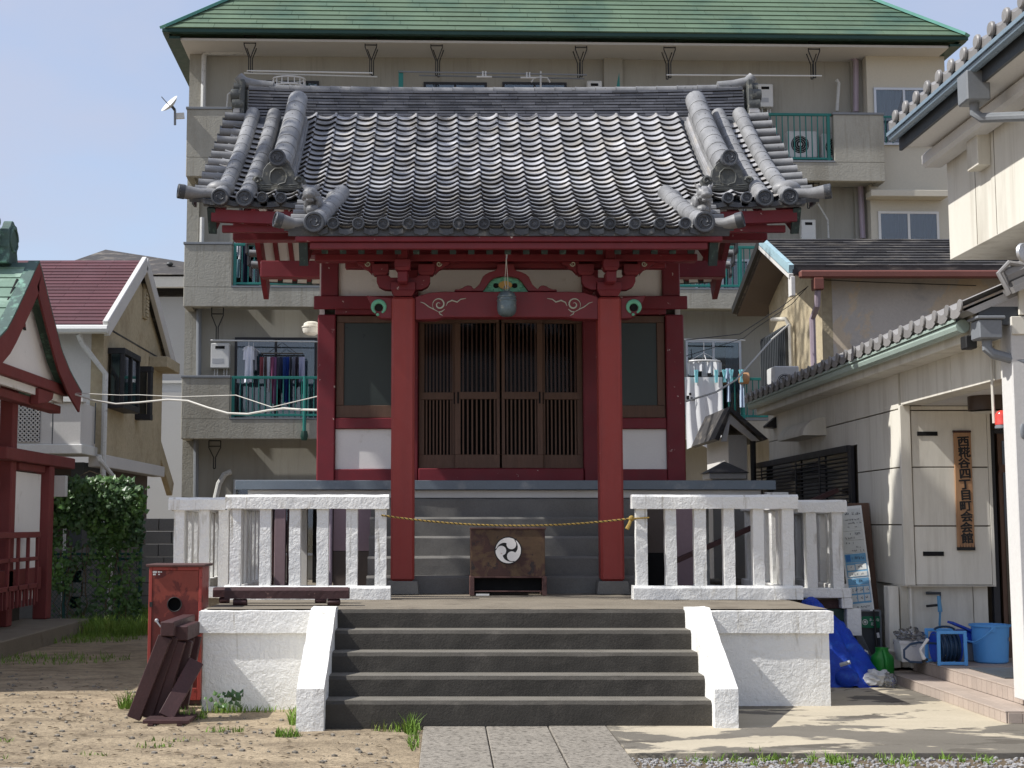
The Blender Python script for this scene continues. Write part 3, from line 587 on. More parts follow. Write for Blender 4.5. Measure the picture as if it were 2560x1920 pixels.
# frog-leg strut with crest
kk = lambda x, y: kp(1100 + .1447 * x, 600 + .1447 * y)
half = [(1140, 400), (995, 400), (990, 480), (950, 515), (860, 540), (790, 575), (740, 620), (715, 680), (680, 750), (640, 790), (600, 825), (572, 822), (560, 795), (525, 772), (480, 768), (430, 785), (390, 815), (320, 838), (265, 838), (245, 868)]
inner = [(745, 868), (870, 690), (930, 640), (1040, 612), (1140, 605)]
def frog(mx): return [kk(mx(a), b) for a, b in half] + [kk(mx(a), b) for a, b in inner]
MB().xz(frog(lambda x: x), YP + .05, YP + .17).build('frog_leg_strut', M_redclean, sh, .004)
MB().xz(frog(lambda x: 2280.5 - x), YP + .05, YP + .17).build('frog_leg_strut', M_redclean, sh, .004)
lf2 = [kk(*p) for p in inner] + [kk(2280 - a, b) for a, b in inner[::-1][1:]]
MB().xz(lf2, YP + .12, YP + .14).build('carved_panel', M_verd, sh)
for a, b, r in ((860, 770, .02), (930, 690, .022), (1040, 650, .022), (1240, 650, .022), (1350, 690, .022), (1420, 770, .02), (900, 830, .018), (1380, 830, .018), (1050, 840, .016), (1230, 840, .016)):
    x, z_ = kk(a, b); MB().ball((x, YP + .115, z_), r, 1.2, .5, .8, 7, 5).build('carved_leaf', M_verd, sh)
for a in (975, 1300):
    x, z_ = kk(a, 755); MB().ball((x, YP + .115, z_), .03, 1, .3, .9, 8, 5).build('panel_hollow', M_black, sh)
x, z_ = kk(1135, 752)
T = Matrix.Translation((x, YP + .11, z_)) @ Matrix.Rotation(math.pi / 2, 4, 'X') @ Matrix.Diagonal((1.0, .62, 1, 1))
fl = MB(); pr = []
for i in range(64):
    a = 2 * math.pi * i / 64; pr.append((.069 * (1 + .07 * math.cos(16 * a)) * math.cos(a), .069 * (1 + .07 * math.cos(16 * a)) * math.sin(a)))
fl.prism(pr, T, .02); fl.build('flower_crest', M_gold, sh)
# purlin over the brackets
a0 = P(786, 642, YP).x
B('eave_purlin', M_red, sh, a0, 2 * XS - a0, YP + .02, YP + .17, P(1268, 651, YP).z, P(1268, 633, YP).z, .008)
B('eave_purlin', M_red, sh, a0 + .3, 2 * XS - a0 - .3, YP + .18, YP + .3, P(1268, 662, YP).z, P(1268, 633, YP).z, .008)
# tie beams back to the hall
for s in (-1, 1):
    cx = XS + s * 1.0515
    B('tie_beam', M_red, sh, cx - .07, cx + .07, YP + .237, YW - .04, pzt - .02, pzt + .2, .006)

# ---- ROOF ------------------------------------------------------------
YE, YRI = 13.45, 16.9
def zs(u): return 4.36 + .395 * u + .072 * u * u if u > 0 else 4.36 + .395 * u
def ds(u): return .395 + .144 * max(u, 0)
def up(o): return .05 * (abs(o) / 3.2) ** 4
def SP(o, u, h=0.0, rear=False):
    """a point on the roof slope: offset o from the centre, u back from the porch eave, h above."""
    n = math.hypot(1, ds(u)); y = YE + u - h * ds(u) / n; z = zs(u) + up(o) + h / n
    return Vector((XS + o, y if not rear else 2 * YRI - y, z))
def SM(o, u, h=0.0):
    a = math.atan(ds(u)); return Matrix.Translation(SP(o, u, h)) @ Matrix.Rotation(a, 4, 'X')
def slab(o0, o1, u0, u1, t0, t1, rear, mb, nx=8, nu=10):
    f = lambda t: (lambda p, q: SP(o0 + (o1 - o0) * p, u0 + (u1 - u0) * q, t, rear))
    mb.grid(f(t0), nx, nu); mb.grid(f(t1), nx, nu)
    for o in (o0, o1): mb.grid(lambda p, q, o=o: SP(o, u0 + (u1 - u0) * q, t0 + (t1 - t0) * p, rear), 1, nu)
    for u in (u0, u1): mb.grid(lambda p, q, u=u: SP(o0 + (o1 - o0) * q, u, t0 + (t1 - t0) * p, rear), 1, nx)
    return mb
rf = MB(); slab(-2.16, 2.16, 0.02, 3.45, -.07, -.005, False, rf); slab(-3.18, -2.165, 1.07, 3.45, -.07, -.005, False, rf); slab(2.165, 3.18, 1.07, 3.45, -.07, -.005, False, rf); slab(-3.18, 3.18, 1.07, 3.45, -.07, -.005, True, rf)
roof = rf.build('roof', M_tiled, sh)
for (o0, o1, u0, rear) in ((-2.1, 2.1, .12, False), (-3.12, -2.12, 1.15, False), (2.12, 3.12, 1.15, False)):
    slab(o0, o1, u0, 3.4, -.09, -.075, rear, MB()).build('soffit', M_plas, sh)
# rear soffit in boards, seen under the gable overhangs
for s in (-1, 1):
    for i in range(6):
        u0 = 1.12 + i * .38
        slab(s * 1.9, s * 3.12, u0, u0 + .365, -.09, -.075, True, MB(), 2, 2).build('soffit_board', M_plas, sh)
slab(-1.88, 1.88, 1.12, 3.4, -.09, -.075, True, MB()).build('soffit', M_plas, sh)
# one S-shaped tile; all tiles share it
PW, EX = .245, .152
def tile_mesh():
    xs = [-.226, -.20, -.165, -.1225, -.08, -.045, -.02, -.006, .006, .016]
    def h(x):
        t = (x % PW) / PW
        return .036 * (1 - math.sin(math.pi * t) ** .75)
    lift = lambda x: .012 * max(0, min(1, (x + .06) / .06))
    mb = MB(); n = len(xs)
    f = [(x, 0, .040 + h(x) + lift(x)) for x in xs]; b = [(x, EX + .045, .004 + h(x) + lift(x)) for x in xs]
    lo = [(x, .05, .006 + h(x) + lift(x)) for x in xs]
    mb.add(f + b, [(i, i + 1, n + i + 1, n + i) for i in range(n - 1)], True)
    mb.add(lo + f, [(i, i + 1, n + i + 1, n + i) for i in range(n - 1)])
    mb.add([f[-1], b[-1], (xs[-1], EX + .045, -.02 + h(xs[-1])), (xs[-1], .002, h(xs[-1]))], [(0, 1, 2, 3)])
    me = bpy.data.meshes.new('roof_tile'); me.from_pydata([tuple(p) for p in mb.v], [], mb.f); me.polygons.foreach_set('use_smooth', mb.sm); me.materials.append(M_tile); return me, mb
TM, TMB = tile_mesh()
U = [0.0]
while U[-1] < 3.2:
    u = U[-1]; U.append(u + EX / math.hypot(1, ds(u)))
allt = []
for k in range(-12, 13):
    for i, u in enumerate(U):
        ak = abs(k)
        if ak > 7 and u < 1.0: continue
        if ak in (10,) and u > 1.45: continue
        if ak > 9 and u > 3.1: continue
        allt.append((EX * (math.sin(math.atan(ds(u))) - .25 * math.cos(math.atan(ds(u)))) * (0 if ak > 10 else 1), k, u))
allt.sort(key=lambda t: -t[0]); rest = MB()
for j, (_, k, u) in enumerate(allt):
    M = SM(k * PW + R.uniform(-.003, .003), u, 0) @ Matrix.Rotation(R.uniform(-.012, .012), 4, 'Z') @ Matrix.Rotation(R.uniform(-.01, .01), 4, 'X')
    if j < 300: link('roof_tile', TM, M, roof)
    else: rest.add([M @ p for p in TMB.v], TMB.f); rest.sm[-len(TMB.f):] = TMB.sm
stuff(rest.build('remaining_roof_tiles', M_tile, roof, fix=False))
# round end tiles
def disc_mesh(r, name, m):
    mb = MB(); T = Matrix.Rotation(math.pi / 2, 4, 'X')
    mb.lathe([(r, -.06), (r, .006), (r * .93, .012), (r * .78, .012), (r * .72, -.004), (r * .3, -.004), (r * .26, .003), (0.0001, .003)], T, 20)
    for q in range(3):
        a0 = q * 120
        mb.tube([T @ Vector((r * (.30 + .3 * t / 6) * math.cos(rad(a0 + 22 * t)), r * (.30 + .3 * t / 6) * math.sin(rad(a0 + 22 * t)), -.001)) for t in range(7)], [r * .13 * (1 - t / 8) for t in range(7)], 5)
    o = mb.build(name, m); me = o.data; I = _M[o.name]; me.transform(I); _M.pop(o.name); bpy.data.objects.remove(o); return me
DS = disc_mesh(.060, 'end_tile', M_tiled); DB = disc_mesh(.092, 'end_tile', M_tiled); DM = disc_mesh(.078, 'end_tile', M_tiled)
for k in range(-7, 8): link('end_tile', DS, Matrix.Translation(SP(k * PW, 0, .062) + Vector((0, -.02, 0))) @ Matrix.Rotation(R.uniform(0, 6), 4, 'Y'), roof)
for s in (-1, 1):
    for k in (8.6, 9.6, 10.4): link('end_tile', DS, Matrix.Translation(SP(s * k * PW, 1.05, .06) + Vector((0, -.02, 0))) @ Matrix.Rotation(R.uniform(0, 6), 4, 'Y'), roof)
MB().box(XS - 1.86, XS + 1.86, YE + .012, YE + .05, zs(0) - .05, zs(0) + .02).build('eave_board', M_tiled, roof)
# eave pans hanging between the discs
for k in range(-8, 8):
    o = (k + .5) * PW
    if abs(o) > 1.85: continue
    pl = [(o - .07, .03), (o - .03, .004), (o + .03, .004), (o + .07, .03), (o + .07, -.03), (o, -.052), (o - .07, -.03)]
    MB().xz([(XS + a, zs(0) + b + up(a)) for a, b in pl], YE - .012, YE + .03).build('eave_tile', M_tiled, roof)
for s in (-1, 1):
    for o in (2.0, 2.24, 2.47, 2.6, 2.84, 3.08):
        pl = [(s * o - .10, .03), (s * o, .0), (s * o + .10, .03), (s * o + .10, -.03), (s * o, -.045), (s * o - .10, -.03)]
        MB().xz([(XS + a, zs(1.05) + b + up(a)) for a, b in pl], YE + 1.035, YE + 1.08).build('eave_tile', M_tiled, roof)
# half-round barrel tiles
def barrel_mesh(r, L_):
    mb = MB(); T = Matrix.Rotation(-math.pi / 2, 4, 'X')
    mb.lathe([(r * .9, 0), (r * 1.008, 0), (r * 1.008, .03), (r * 1.0, .035), (r * .985, L_)], T, 14)
    mb.ball((0, L_ * .45, r * .97), .008, n=6, m=4)
    o = mb.build('barrel_tile', M_barrel); me = o.data; me.transform(_M[o.name]); _M.pop(o.name); bpy.data.objects.remove(o); return me
BM = barrel_mesh(.088, .285); BMb = barrel_mesh(.122, .31); BMs = barrel_mesh(.07, .2)
def roll(o0, o1, u0, u1, h, me, step, parent, scale=1.0):
    u = u0; n = 0
    while u < u1:
        t = (u - u0) / max(.01, u1 - u0); a = math.atan(ds(u)); b = -math.atan((o1 - o0) / (u1 - u0))
        M = Matrix.Translation(SP(o0 + (o1 - o0) * t, u, h)) @ Matrix.Rotation(b, 4, 'Z') @ Matrix.Rotation(a, 4, 'X')
        link('barrel_tile', me, M, parent); u += step / math.hypot(1, ds(u)); n += 1
for s in (-1, 1):
    roll(s * 2.99, s * 2.97, 1.04, 3.1, .055, BM, .27, roof); roll(s * 2.73, s * 2.71, 1.04, 3.1, .055, BM, .27, roof)
    for o in (2.99, 2.73): link('end_tile', DB, Matrix.Translation(SP(s * o, 1.02, .055) + Vector((0, -.03, 0))) @ Matrix.Rotation(R.uniform(0, 6), 4, 'Y'), roof)
    MB().ball(SP(s * 3.02, 1.24, .07), .15, 1.05, .8, .62, 14, 8).build('corner_bulb', M_barrel, roof)
    # corner tile turned outwards
    c0, c1, c2 = SP(s * 2.98, 1.16, .05), SP(s * 3.22, 1.1, .05), SP(s * 3.42, 1.05, .085)
    MB().tube([c0, c1, c2], [.056, .062, .078], 14).build('corner_tile', M_barrel, roof)
    d = (c2 - c1).normalized(); link('end_tile', DM, Matrix.Translation(c2 + d * .008) @ Vector((0, -1, 0)).rotation_difference(d).to_matrix().to_4x4(), roof)
    slab(s * 2.9, s * 3.32, 1.04, 1.2, -.02, .02, False, MB(), 4, 2).build('corner_pan', M_tiled, roof)
    # verge sleeves
    for rear in (False, True):
        u = 1.3
        while u < 3.25:
            p = SP(s * 3.0, u, .03, rear); q = SP(s * 3.29, u - .015, .035, rear)
            MB().tube([p, q, q + (q - p).normalized() * .012], [.048, .052, .055], 12).build('verge_tile', M_barrel, roof)
            mo = MB(); e = SP(s * 3.31, u - .015, .03, rear)
            MB().box(e.x - .012, e.x + .012, e.y - .085, e.y + .085, e.z - .17, e.z - .035).build('verge_skirt', M_tiled, roof)
            u += .235 / math.hypot(1, ds(u))
    # descending ridge
    dr = slab(s * 2.27, s * 2.55, 1.5, 3.12, .0, .07, False, MB(), 1, 12).build('descending_ridge', M_barrel, sh)
    slab(s * 2.29, s * 2.53, 1.5, 3.12, .075, .12, False, MB(), 1, 12).build('ridge_course', M_tile, dr)
    slab(s * 2.305, s * 2.515, 1.5, 3.12, .125, .17, False, MB(), 1, 12).build('ridge_course', M_barrel, dr)
    slab(s * 2.315, s * 2.505, 1.5, 3.12, .175, .22, False, MB(), 1, 12).build('ridge_course', M_tile, dr)
    roll(s * 2.41, s * 2.41, 1.5, 3.1, .25, BMb, .27, dr)
    f0 = SP(s * 2.42, 1.43, .34); link('end_tile', DB, Matrix.Translation(f0 + Vector((0, -.05, .03))), dr)
    # demon-face end tile
    k = .181 * 14.9 / 3500 * 1.12; z0_ = SP(s * 2.42, 1.42, .0).z - .005
    pl = [(1065, 380), (1095, 340), (1150, 320), (1200, 345), (1215, 250), (1260, 180), (1320, 140), (1400, 130), (1480, 145), (1540, 185), (1590, 260), (1605, 345), (1660, 325), (1720, 350), (1750, 400), (1730, 470), (1650, 515), (1400, 520), (1180, 515), (1095, 470)]
    q = lambda a, b: (XS + s * 2.42 + (a - 1405) * k, z0_ + (520 - b) * k)
    og = MB().xz([q(*p) for p in pl], YE + 1.33, YE + 1.42).build('end_ornament', M_onig, dr, .006)
    oc = [(1300, 350), (1310, 290), (1360, 240), (1450, 240), (1500, 290), (1510, 350), (1490, 420), (1420, 440), (1400, 455), (1385, 440), (1315, 420)]
    MB().tube([(q(a, b)[0], YE + 1.327, q(a, b)[1]) for a, b in oc + oc[:1]], .010, 6).build('ornament_rim', M_onig, og)
    for cx_, sg in ((1140, 1), (1670, -1)):
        MB().tube([(q(cx_ + sg * (50 - 3 * t) * math.cos(rad(30 * t)), 0)[0], YE + 1.325, q(0, 390 - (50 - 3 * t) * math.sin(rad(30 * t)))[1]) for t in range(13)], .014, 6).build('ornament_scroll', M_onig, og)
    for zz in (455, 480, 500):
        MB().tube([(q(a, 0)[0], YE + 1.326, q(0, zz - 20 * abs((a - 1405) / 300) ** 2)[1]) for a in range(1130, 1700, 60)], .007, 5).build('ornament_wave', M_onig, og)
    # porch roof side ridge with guardian beast
    pr_ = slab(s * 1.80, s * 1.98, .05, 1.12, .0, .04, False, MB(), 1, 8).build('porch_ridge', M_barrel, sh)
    roll(s * 1.90, s * 1.76, .04, 1.0, .07, BM, .21, pr_)
    MB().ball(SP(s * 1.77, 1.1, .07), .1, 1.1, .8, .8, 12, 8).build('ridge_knob', M_barrel, pr_)
    link('end_tile', disc_mesh(.104, 'end_tile', M_tiled), Matrix.Translation(SP(s * 1.90, .0, .07) + Vector((0, -.03, 0))), pr_)
    c0, c1, c2 = SP(s * 1.93, .12, .03), SP(s * 2.1, .07, .035), SP(s * 2.27, .02, .09)
    MB().tube([c0, c1, c2], [.052, .058, .076], 14).build('corner_tile', M_barrel, pr_)
    d = (c2 - c1).normalized(); link('end_tile', DM, Matrix.Translation(c2 + d * .008) @ Vector((0, -1, 0)).rotation_difference(d).to_matrix().to_4x4(), pr_)
    slab(s * 1.9, s * 2.2, .02, .16, -.02, .02, False, MB(), 4, 2).build('corner_pan', M_tiled, pr_)
    for i in range(5):
        u = .2 + i * .19; MB().tube([SP(s * 1.95, u, .03), SP(s * 2.17, u, .03)], .045, 10).build('verge_tile', M_barrel, pr_)
    # beast: lumps fused by a voxel remesh
    bc = SP(s * 1.95, .42, .16); gb = MB()
    for (x, y, z_, r, sx, sy, sz) in ((0, .12, .06, .085, 1.1, 1.3, 1), (.03 * s, .02, .10, .07, 1, 1, 1), (.02 * s, -.08, .10, .072, 1.1, 1, .9), (.02 * s, -.15, .07, .045, 1.2, 1, .8), (.02 * s, -.13, .02, .04, 1.1, .9, .5), (-.06, -.05, .02, .032, 1, 1, 1.8), (.06, -.05, .02, .032, 1, 1, 1.8), (-.07, .1, 0, .04, 1, 1, 1.6), (.08, .1, 0, .04, 1, 1, 1.6), (.02 * s, .24, .14, .03, 1, 1.3, 2.2), (0, -.04, -.06, .07, 1, 1.2, .8), (-.055 + .02 * s, -.05, .17, .022, 1, .7, 1.5), (.055 + .02 * s, -.05, .17, .022, 1, .7, 1.5)):
        gb.ball((bc.x + x, bc.y + y, bc.z + z_), r, sx, sy, sz, 10, 7)
    for _ in range(34):
        a = R.uniform(0, 6.3); b = R.uniform(-.6, 1.4); rr = .078
        gb.ball((bc.x + .02 * s + rr * math.cos(a) * math.cos(b), bc.y - .04 + rr * math.sin(a) * math.cos(b) * 1.3, bc.z + .09 + rr * math.sin(b)), R.uniform(.014, .024), n=7, m=5)
    for a in (-1, 1): gb.tube([(bc.x + a * .05 + .02 * s, bc.y - .06, bc.z + .15), (bc.x + a * .085 + .02 * s, bc.y - .04, bc.z + .19), (bc.x + a * .09 + .02 * s, bc.y - .05, bc.z + .225)], [.016, .012, .004], 6)
    go = gb.build('guardian_beast', M_barrel, pr_)
    rm = go.modifiers.new('r', 'REMESH'); rm.mode = 'VOXEL'; rm.voxel_size = .008; rm.use_smooth_shade = True
    me = bpy.data.meshes.new_from_object(go.evaluated_get(bpy.context.evaluated_depsgraph_get())); go.modifiers.clear(); go.data = me
# ---- main ridge of stacked courses
rg = B('ridge', M_tiled, sh, XS - 3.05, XS + 3.05, YRI - .13, YRI + .13, 6.30, 6.40)
def rz(o): return .05 * (abs(o) / 3.1) ** 3
zc = 6.375; courses = 12
for c in range(courses):
    h = .038; dpt = .165 - .007 * c + (.018 if c == 1 else 0); o = -3.05 + (c % 2) * .11
    first = -3.05
    while first < 3.04:
        nx_ = min(3.05, first + R.uniform(.24, .33)); a, b = first, nx_ - .003
        za, zb_ = zc + c * h + rz(a) * c / courses, zc + c * h + rz(b) * c / courses; dd = dpt + (.008 if c % 2 else 0) + R.uniform(-.005, .005); t = h * .66
        MB().hexa([(XS + a, YRI - dd, za), (XS + b, YRI - dd, zb_), (XS + b, YRI + dd, zb_), (XS + a, YRI + dd, za), (XS + a, YRI - dd, za + t), (XS + b, YRI - dd, zb_ + t), (XS + b, YRI + dd, zb_ + t), (XS + a, YRI + dd, za + t)]).build('ridge_tile', M_tile if c in (1, 2) else M_ridge, rg)
        first = nx_
o = -3.05
while o < 3.04:
    e = min(3.05, o + .252); z0_ = zc + courses * .038 - .005
    MB().tube([(XS + o, YRI, z0_ + rz(o)), (XS + o + .02, YRI, z0_ + rz(o)), (XS + e - .004, YRI, z0_ + rz(e))], [.074, .07, .066], 12).build('ridge_cap_tile', M_barrel, rg); o = e
for s in (-1, 1):
    xe = XS + s * 3.12; z0_ = zc + courses * .038
    e = MB().box(xe - .03 * 1, xe + .03, YRI - .17, YRI + .17, 6.36, z0_ + .12).build('ridge_end', M_onig, rg, .01)
    MB().tube([(XS + s * 2.75, YRI, z0_ + .07), (XS + s * 2.95, YRI, z0_ + .085), (xe, YRI, z0_ + .12), (xe + s * .07, YRI - .02, z0_ + .20)], [.066, .07, .075, .06], 14).build('upturned_tip', M_barrel, rg)
    for z_, r, w, y in ((z0_ + .05, .07, .10, 0), (z0_ - .07, .085, .12, -.08), (z0_ - .2, .085, .10, -.10), (z0_ - .40, .08, .11, -.10), (z0_ - .52, .075, .09, -.16), (z0_ - .64, .07, .10, -.26)):
        MB().tube([(xe + s * (.02 + w), YRI + y, z_), (xe - s * .02, YRI + y, z_)], r, 14).build('end_roll', M_onig, rg)
    B('end_course', M_tile, rg, xe - .02, xe + s * .10, YRI - .20, YRI + .1, z0_ - .315, z0_ - .275); B('end_course', M_barrel, rg, xe - .02, xe + s * .09, YRI - .19, YRI + .1, z0_ - .27, z0_ - .255)
    B('gable_fill', M_red, sh, XS + s * 2.05 - .04, XS + s * 2.05 + .04, 15.66, 18.1, 4.9, 5.5)
# ---- eaves: fascias, rafters, barge boards
zf = lambda py, Y: P(1268, py, Y).z
B('fascia', M_red, sh, XS - 2.09, XS + 2.09, 13.485, 13.56, zf(604, 13.5), zs(.03) - .062, .006)
B('fascia', M_redclean, sh, XS - 1.95, XS + 1.95, 13.52, 13.585, zf(621, 13.5), zf(604.6, 13.5), .006)
def rafter(o, u0, u1, drop, w=.05, rear=False, cap=True):
    a = SP(o, u0, -drop, rear); b = SP(o, u1, -drop, rear)
    r = MB(); n = 4 if u1 - u0 > 1 else 2
    for i in range(n):
        p = SP(o, u0 + (u1 - u0) * i / n, -drop, rear); q = SP(o, u0 + (u1 - u0) * (i + 1) / n + .01, -drop, rear)
        r.bar(p, q, w, .075)
    ro = r.build('rafter', M_red, sh)
    if cap:
        d = (b - a).normalized(); MB().bar(a - d * .02, a + d * .03, w + .012, .088).build('rafter_cap', M_cop, ro)
for k in range(-10, 11): rafter(k * .182, .17, 2.0, .165 + .06)
for s in (-1, 1):
    for o in (2.28, 2.53, 2.78): rafter(s * o, 1.22, 2.2, .22)
    for i in range(6): rafter(s * (2.1 + i * .2), 1.2, 3.3, .13, .055, True)
    fo = MB(); fo.grid(lambda u, v: (XS + s * (2.12 + .98 * u), 14.56, zs(1.05) - .20 + .13 * v + up(2.1 + u)), 6, 1); fo.grid(lambda u, v: (XS + s * (2.12 + .98 * u), 14.64, zs(1.05) - .20 + .13 * v + up(2.1 + u)), 6, 1)
    fo.grid(lambda u, v: (XS + s * (2.12 + .98 * u), 14.56 + .08 * v, zs(1.05) - .20 + up(2.1 + u)), 6, 1); fo.build('fascia', M_red, sh)
    B('fascia', M_red, sh, XS + s * 2.2, XS + s * 3.0, 14.66, 14.72, zs(1.15) - .31, zs(1.15) - .235, .004)
    def barge(o, u0, u1, t0, t1, w, rear, name='barge_board', m=M_red):
        mb = MB(); n = 10
        for oo in (o - w / 2, o + w / 2): mb.grid(lambda p, q, oo=oo: SP(oo, u0 + (u1 - u0) * q, t0 + (t1 - t0) * p, rear), 1, n)
        for t in (t0, t1): mb.grid(lambda p, q, t=t: SP(o - w / 2 + w * p, u0 + (u1 - u0) * q, t, rear), 1, n)
        for u in (u0, u1): mb.grid(lambda p, q, u=u: SP(o - w / 2 + w * p, u, t0 + (t1 - t0) * q, rear), 1, 1)
        return mb.build(name, m, sh)
    barge(s * 3.10, 1.09, 3.4, -.34, -.085, .07, False); barge(s * 3.10, 1.05, 3.4, -.34, -.085, .07, True)
    barge(s * 3.10, 1.05, 1.085, -.36, -.08, .085, False, 'barge_cap', M_cop)
    barge(s * 2.02, .10, 1.5, -.36, -.085, .07, False); barge(s * 2.02, .045, .095, -.37, -.08, .085, False, 'barge_cap', M_cop)
    # purlins running out to the gable
    B('gable_purlin', M_red, sh, XS + s * 2.0, XS + s * 3.04, 18.05, 18.25, zf(694, 18.1), zf(653, 18.1), .01)
    B('gable_purlin', M_red, sh, XS + s * 2.0, XS + s * 3.04, 16.8, 17.0, 5.65, 5.9, .01)
    B('gable_purlin', M_red, sh, XS + s * 2.06, XS + s * 3.04, 15.66, 15.84, 4.72, 4.93, .01)
# eye bolt and small fittings under the eave
# ================================================================== BELL, ROPE, BOX
bx, bz = P(1267, 792, 13.92).x, P(1267, 792, 13.92).z
bell = thing('bell', (bx, 13.92, bz), 'grey weathered bronze bell hanging from a cord before the red porch beam', 'bell')
h = .26; r = .098
MB().lathe([(.002, 0), (r * .55, .006), (r * .86, .03), (r * .97, .06), (r, .10), (r * .96, .155), (r * 1.03, .160), (r * 1.03, .172), (r * .95, .177), (r * .93, .19), (r * 1.0, .195), (r * 1.0, .206), (r * .9, .212), (r * .82, .235), (r * .55, .255), (r * .2, .262), (.001, .263)], Matrix.Translation((bx, 13.92, bz)), 28).build('bell_body', M_bell, bell)
zt_ = zf(622, 13.7)
MB().tube([(bx + .008, 13.92, bz + .26), (bx + .012, 13.88, (bz + zt_) / 2), (bx - .012, 13.72, zt_ - .08), (bx - .015, 13.7, zt_)], .0035, 6).build('bell_cord', M_wire, bell)
MB().tube([(bx - .006, 13.92, bz + .26), (bx - .02, 13.87, (bz + zt_) / 2 + .02), (bx - .012, 13.72, zt_ - .08)], .003, 6).build('bell_cord', M_wire, bell)
MB().tube([(bx - .012, 13.715, zt_ - .10), (bx - .004, 13.72, zt_ - .06), (bx - .016, 13.715, zt_ - .03)], .008, 6).build('hook', M_alu, bell)
MB().tube([(bx + .03 * math.cos(t / 10 * 6.283), 13.92, bz + .285 + .03 * math.sin(t / 10 * 6.283)) for t in range(11)], .006, 6, False).build('bell_loop', M_bell, bell)
# ---- rope
rp = thing('barrier_rope', (XS, 13.3, 1.3), 'yellow and black twisted rope strung across the stairs between the balustrades', 'rope')
ra, rb = P(945, 1277, 13.2), P(1577, 1296, 13.16); ra = Vector((P(953, 1285, 13.1).x, 13.13, P(953, 1288, 13.1).z)); mid_s = P(1270, 1314, 13.3).z
def rope_pt(t):
    x = ra.x + (rb.x - ra.x) * t; z_ = ra.z + (rb.z - ra.z) * t - 4 * t * (1 - t) * ((ra.z + rb.z) / 2 - mid_s); return Vector((x, 13.12 + .1 * math.sin(math.pi * t), z_))
for j, m in ((0, M_ropeY), (1, M_ropeB), (2, M_ropeY)):
    n = 560; MB().tube([rope_pt(i / n) + Vector((0, math.cos(i * .62 + j * 2.094), math.sin(i * .62 + j * 2.094))) * .0048 for i in range(n + 1)], .0048, 5).build('rope_strand', m, rp)
kn = rope_pt(1.0)
MB().ball(kn + Vector((.0, -.01, 0)), .028, 1, .8, 1, 8, 6).build('knot', M_ropeY, rp)
MB().tube([kn, kn + Vector((-.02, -.02, -.05)), kn + Vector((-.045, -.02, -.10))], [.014, .016, .02], 7).build('rope_end', M_ropeY, rp)
bw = P(1603, 1290, YB).x
MB().tube([(bw - .062, YB - .06, kn.z + .0), (bw + .062, YB - .062, kn.z + .008), (bw + .064, YB + .06, kn.z), (bw - .064, YB + .06, kn.z), (bw - .062, YB - .06, kn.z)], .008, 6).build('rope_loop', M_ropeY, rp)
# ---- offertory box
YO = 13.85
ob = thing('offertory_box', (P(1270, 1400, YO).x, YO + .25, PT), 'rusty brown steel offertory box with a round white crest at the foot of the stairs', 'offertory box')
x0, x1, z0_, z1_ = rect(1177, 1324, 1363, 1441, YO)
lx0, lx1, _, _ = rect(1174, 1324, 1367, 1441, YO)
B('front_panel', M_rust, ob, x0, x1, YO, YO + .02, z0_, z1_, .003)
for xa, xb in ((x0, x0 + .02), (x1 - .02, x1)): B('side_panel', M_rust, ob, xa, xb, YO + .021, YO + .5, z0_, z1_)
B('back_panel', M_rust, ob, x0, x1, YO + .501, YO + .52, PT + .02, z1_)
B('top_rim', M_rustp, ob, x0 - .012, x1 + .012, YO - .012, YO + .06, z1_ + .001, z1_ + .022, .003)
for i in range(6): B('top_slat', M_rustp, ob, x0, x1, YO + .09 + i * .07, YO + .12 + i * .07, z1_ + .001, z1_ + .016)
for xa, xb in ((lx0, lx0 + .045), (lx1 - .045, lx1)): B('leg_frame', M_rustp, ob, xa, xb, YO - .008, YO + .5, PT, z0_ - .001, .003)
B('lower_rail', M_rustp, ob, lx0 + .046, lx1 - .046, YO - .006, YO + .03, PT + .035, zf(1477, YO), .003)
B('upper_rail', M_rustp, ob, lx0 + .046, lx1 - .046, YO - .006, YO + .03, z0_ - .016, z0_ - .001, .003)
B('inner_tray', M_black, ob, lx0 + .046, lx1 - .046, YO + .12, YO + .14, PT + .03, z0_ - .017)
B('chock', M_white, ob, P(1190, 1490, YO).x, P(1223, 1490, YO).x, YO - .004, YO + .05, PT, PT + .018)
cx_, cz_ = P(1270.4, 1376, YO).x, P(1270.4, 1376, YO).z; CR = .129
T = Matrix.Translation((cx_, YO, cz_)) @ Matrix.Rotation(math.pi / 2, 4, 'X')
ce = MB().lathe([(CR * 1.05, 0), (CR * 1.05, .004), (.0001, .004)], T, 40).build('crest', M_ink, ob)
for q in (62, 182, 302):
    th = rad(q); c = Vector((.52 * math.cos(th), .52 * math.sin(th))); hr = .37
    pts = []
    for i in range(25):                                     # outer arc from the tail tip back to the head
        a = th + rad(112) - rad(112) * i / 24; pts.append((.965 * math.cos(a), .965 * math.sin(a)))
    for i in range(1, 19):                                  # round the head, clockwise
        a = th - rad(4 + 250 * i / 18); pts.append((c.x + hr * math.cos(a), c.y + hr * math.sin(a)))
    e = pts[-1]; ae = math.atan2(e[1], e[0]); re = math.hypot(*e); at_ = th + rad(112)
    while ae > at_: ae -= 2 * math.pi
    while ae < at_ - 2 * math.pi: ae += 2 * math.pi
    for i in range(1, 16):
        t = i / 16; a = ae + (at_ - ae) * t; r_ = re + (.93 - re) * t ** .8; pts.append((r_ * math.cos(a), r_ * math.sin(a)))
    MB().prism([(a * CR, b * CR) for a, b in pts], T @ Matrix.Translation((0, 0, .0045)), .006).build('crest_comma', M_crestw, ce)
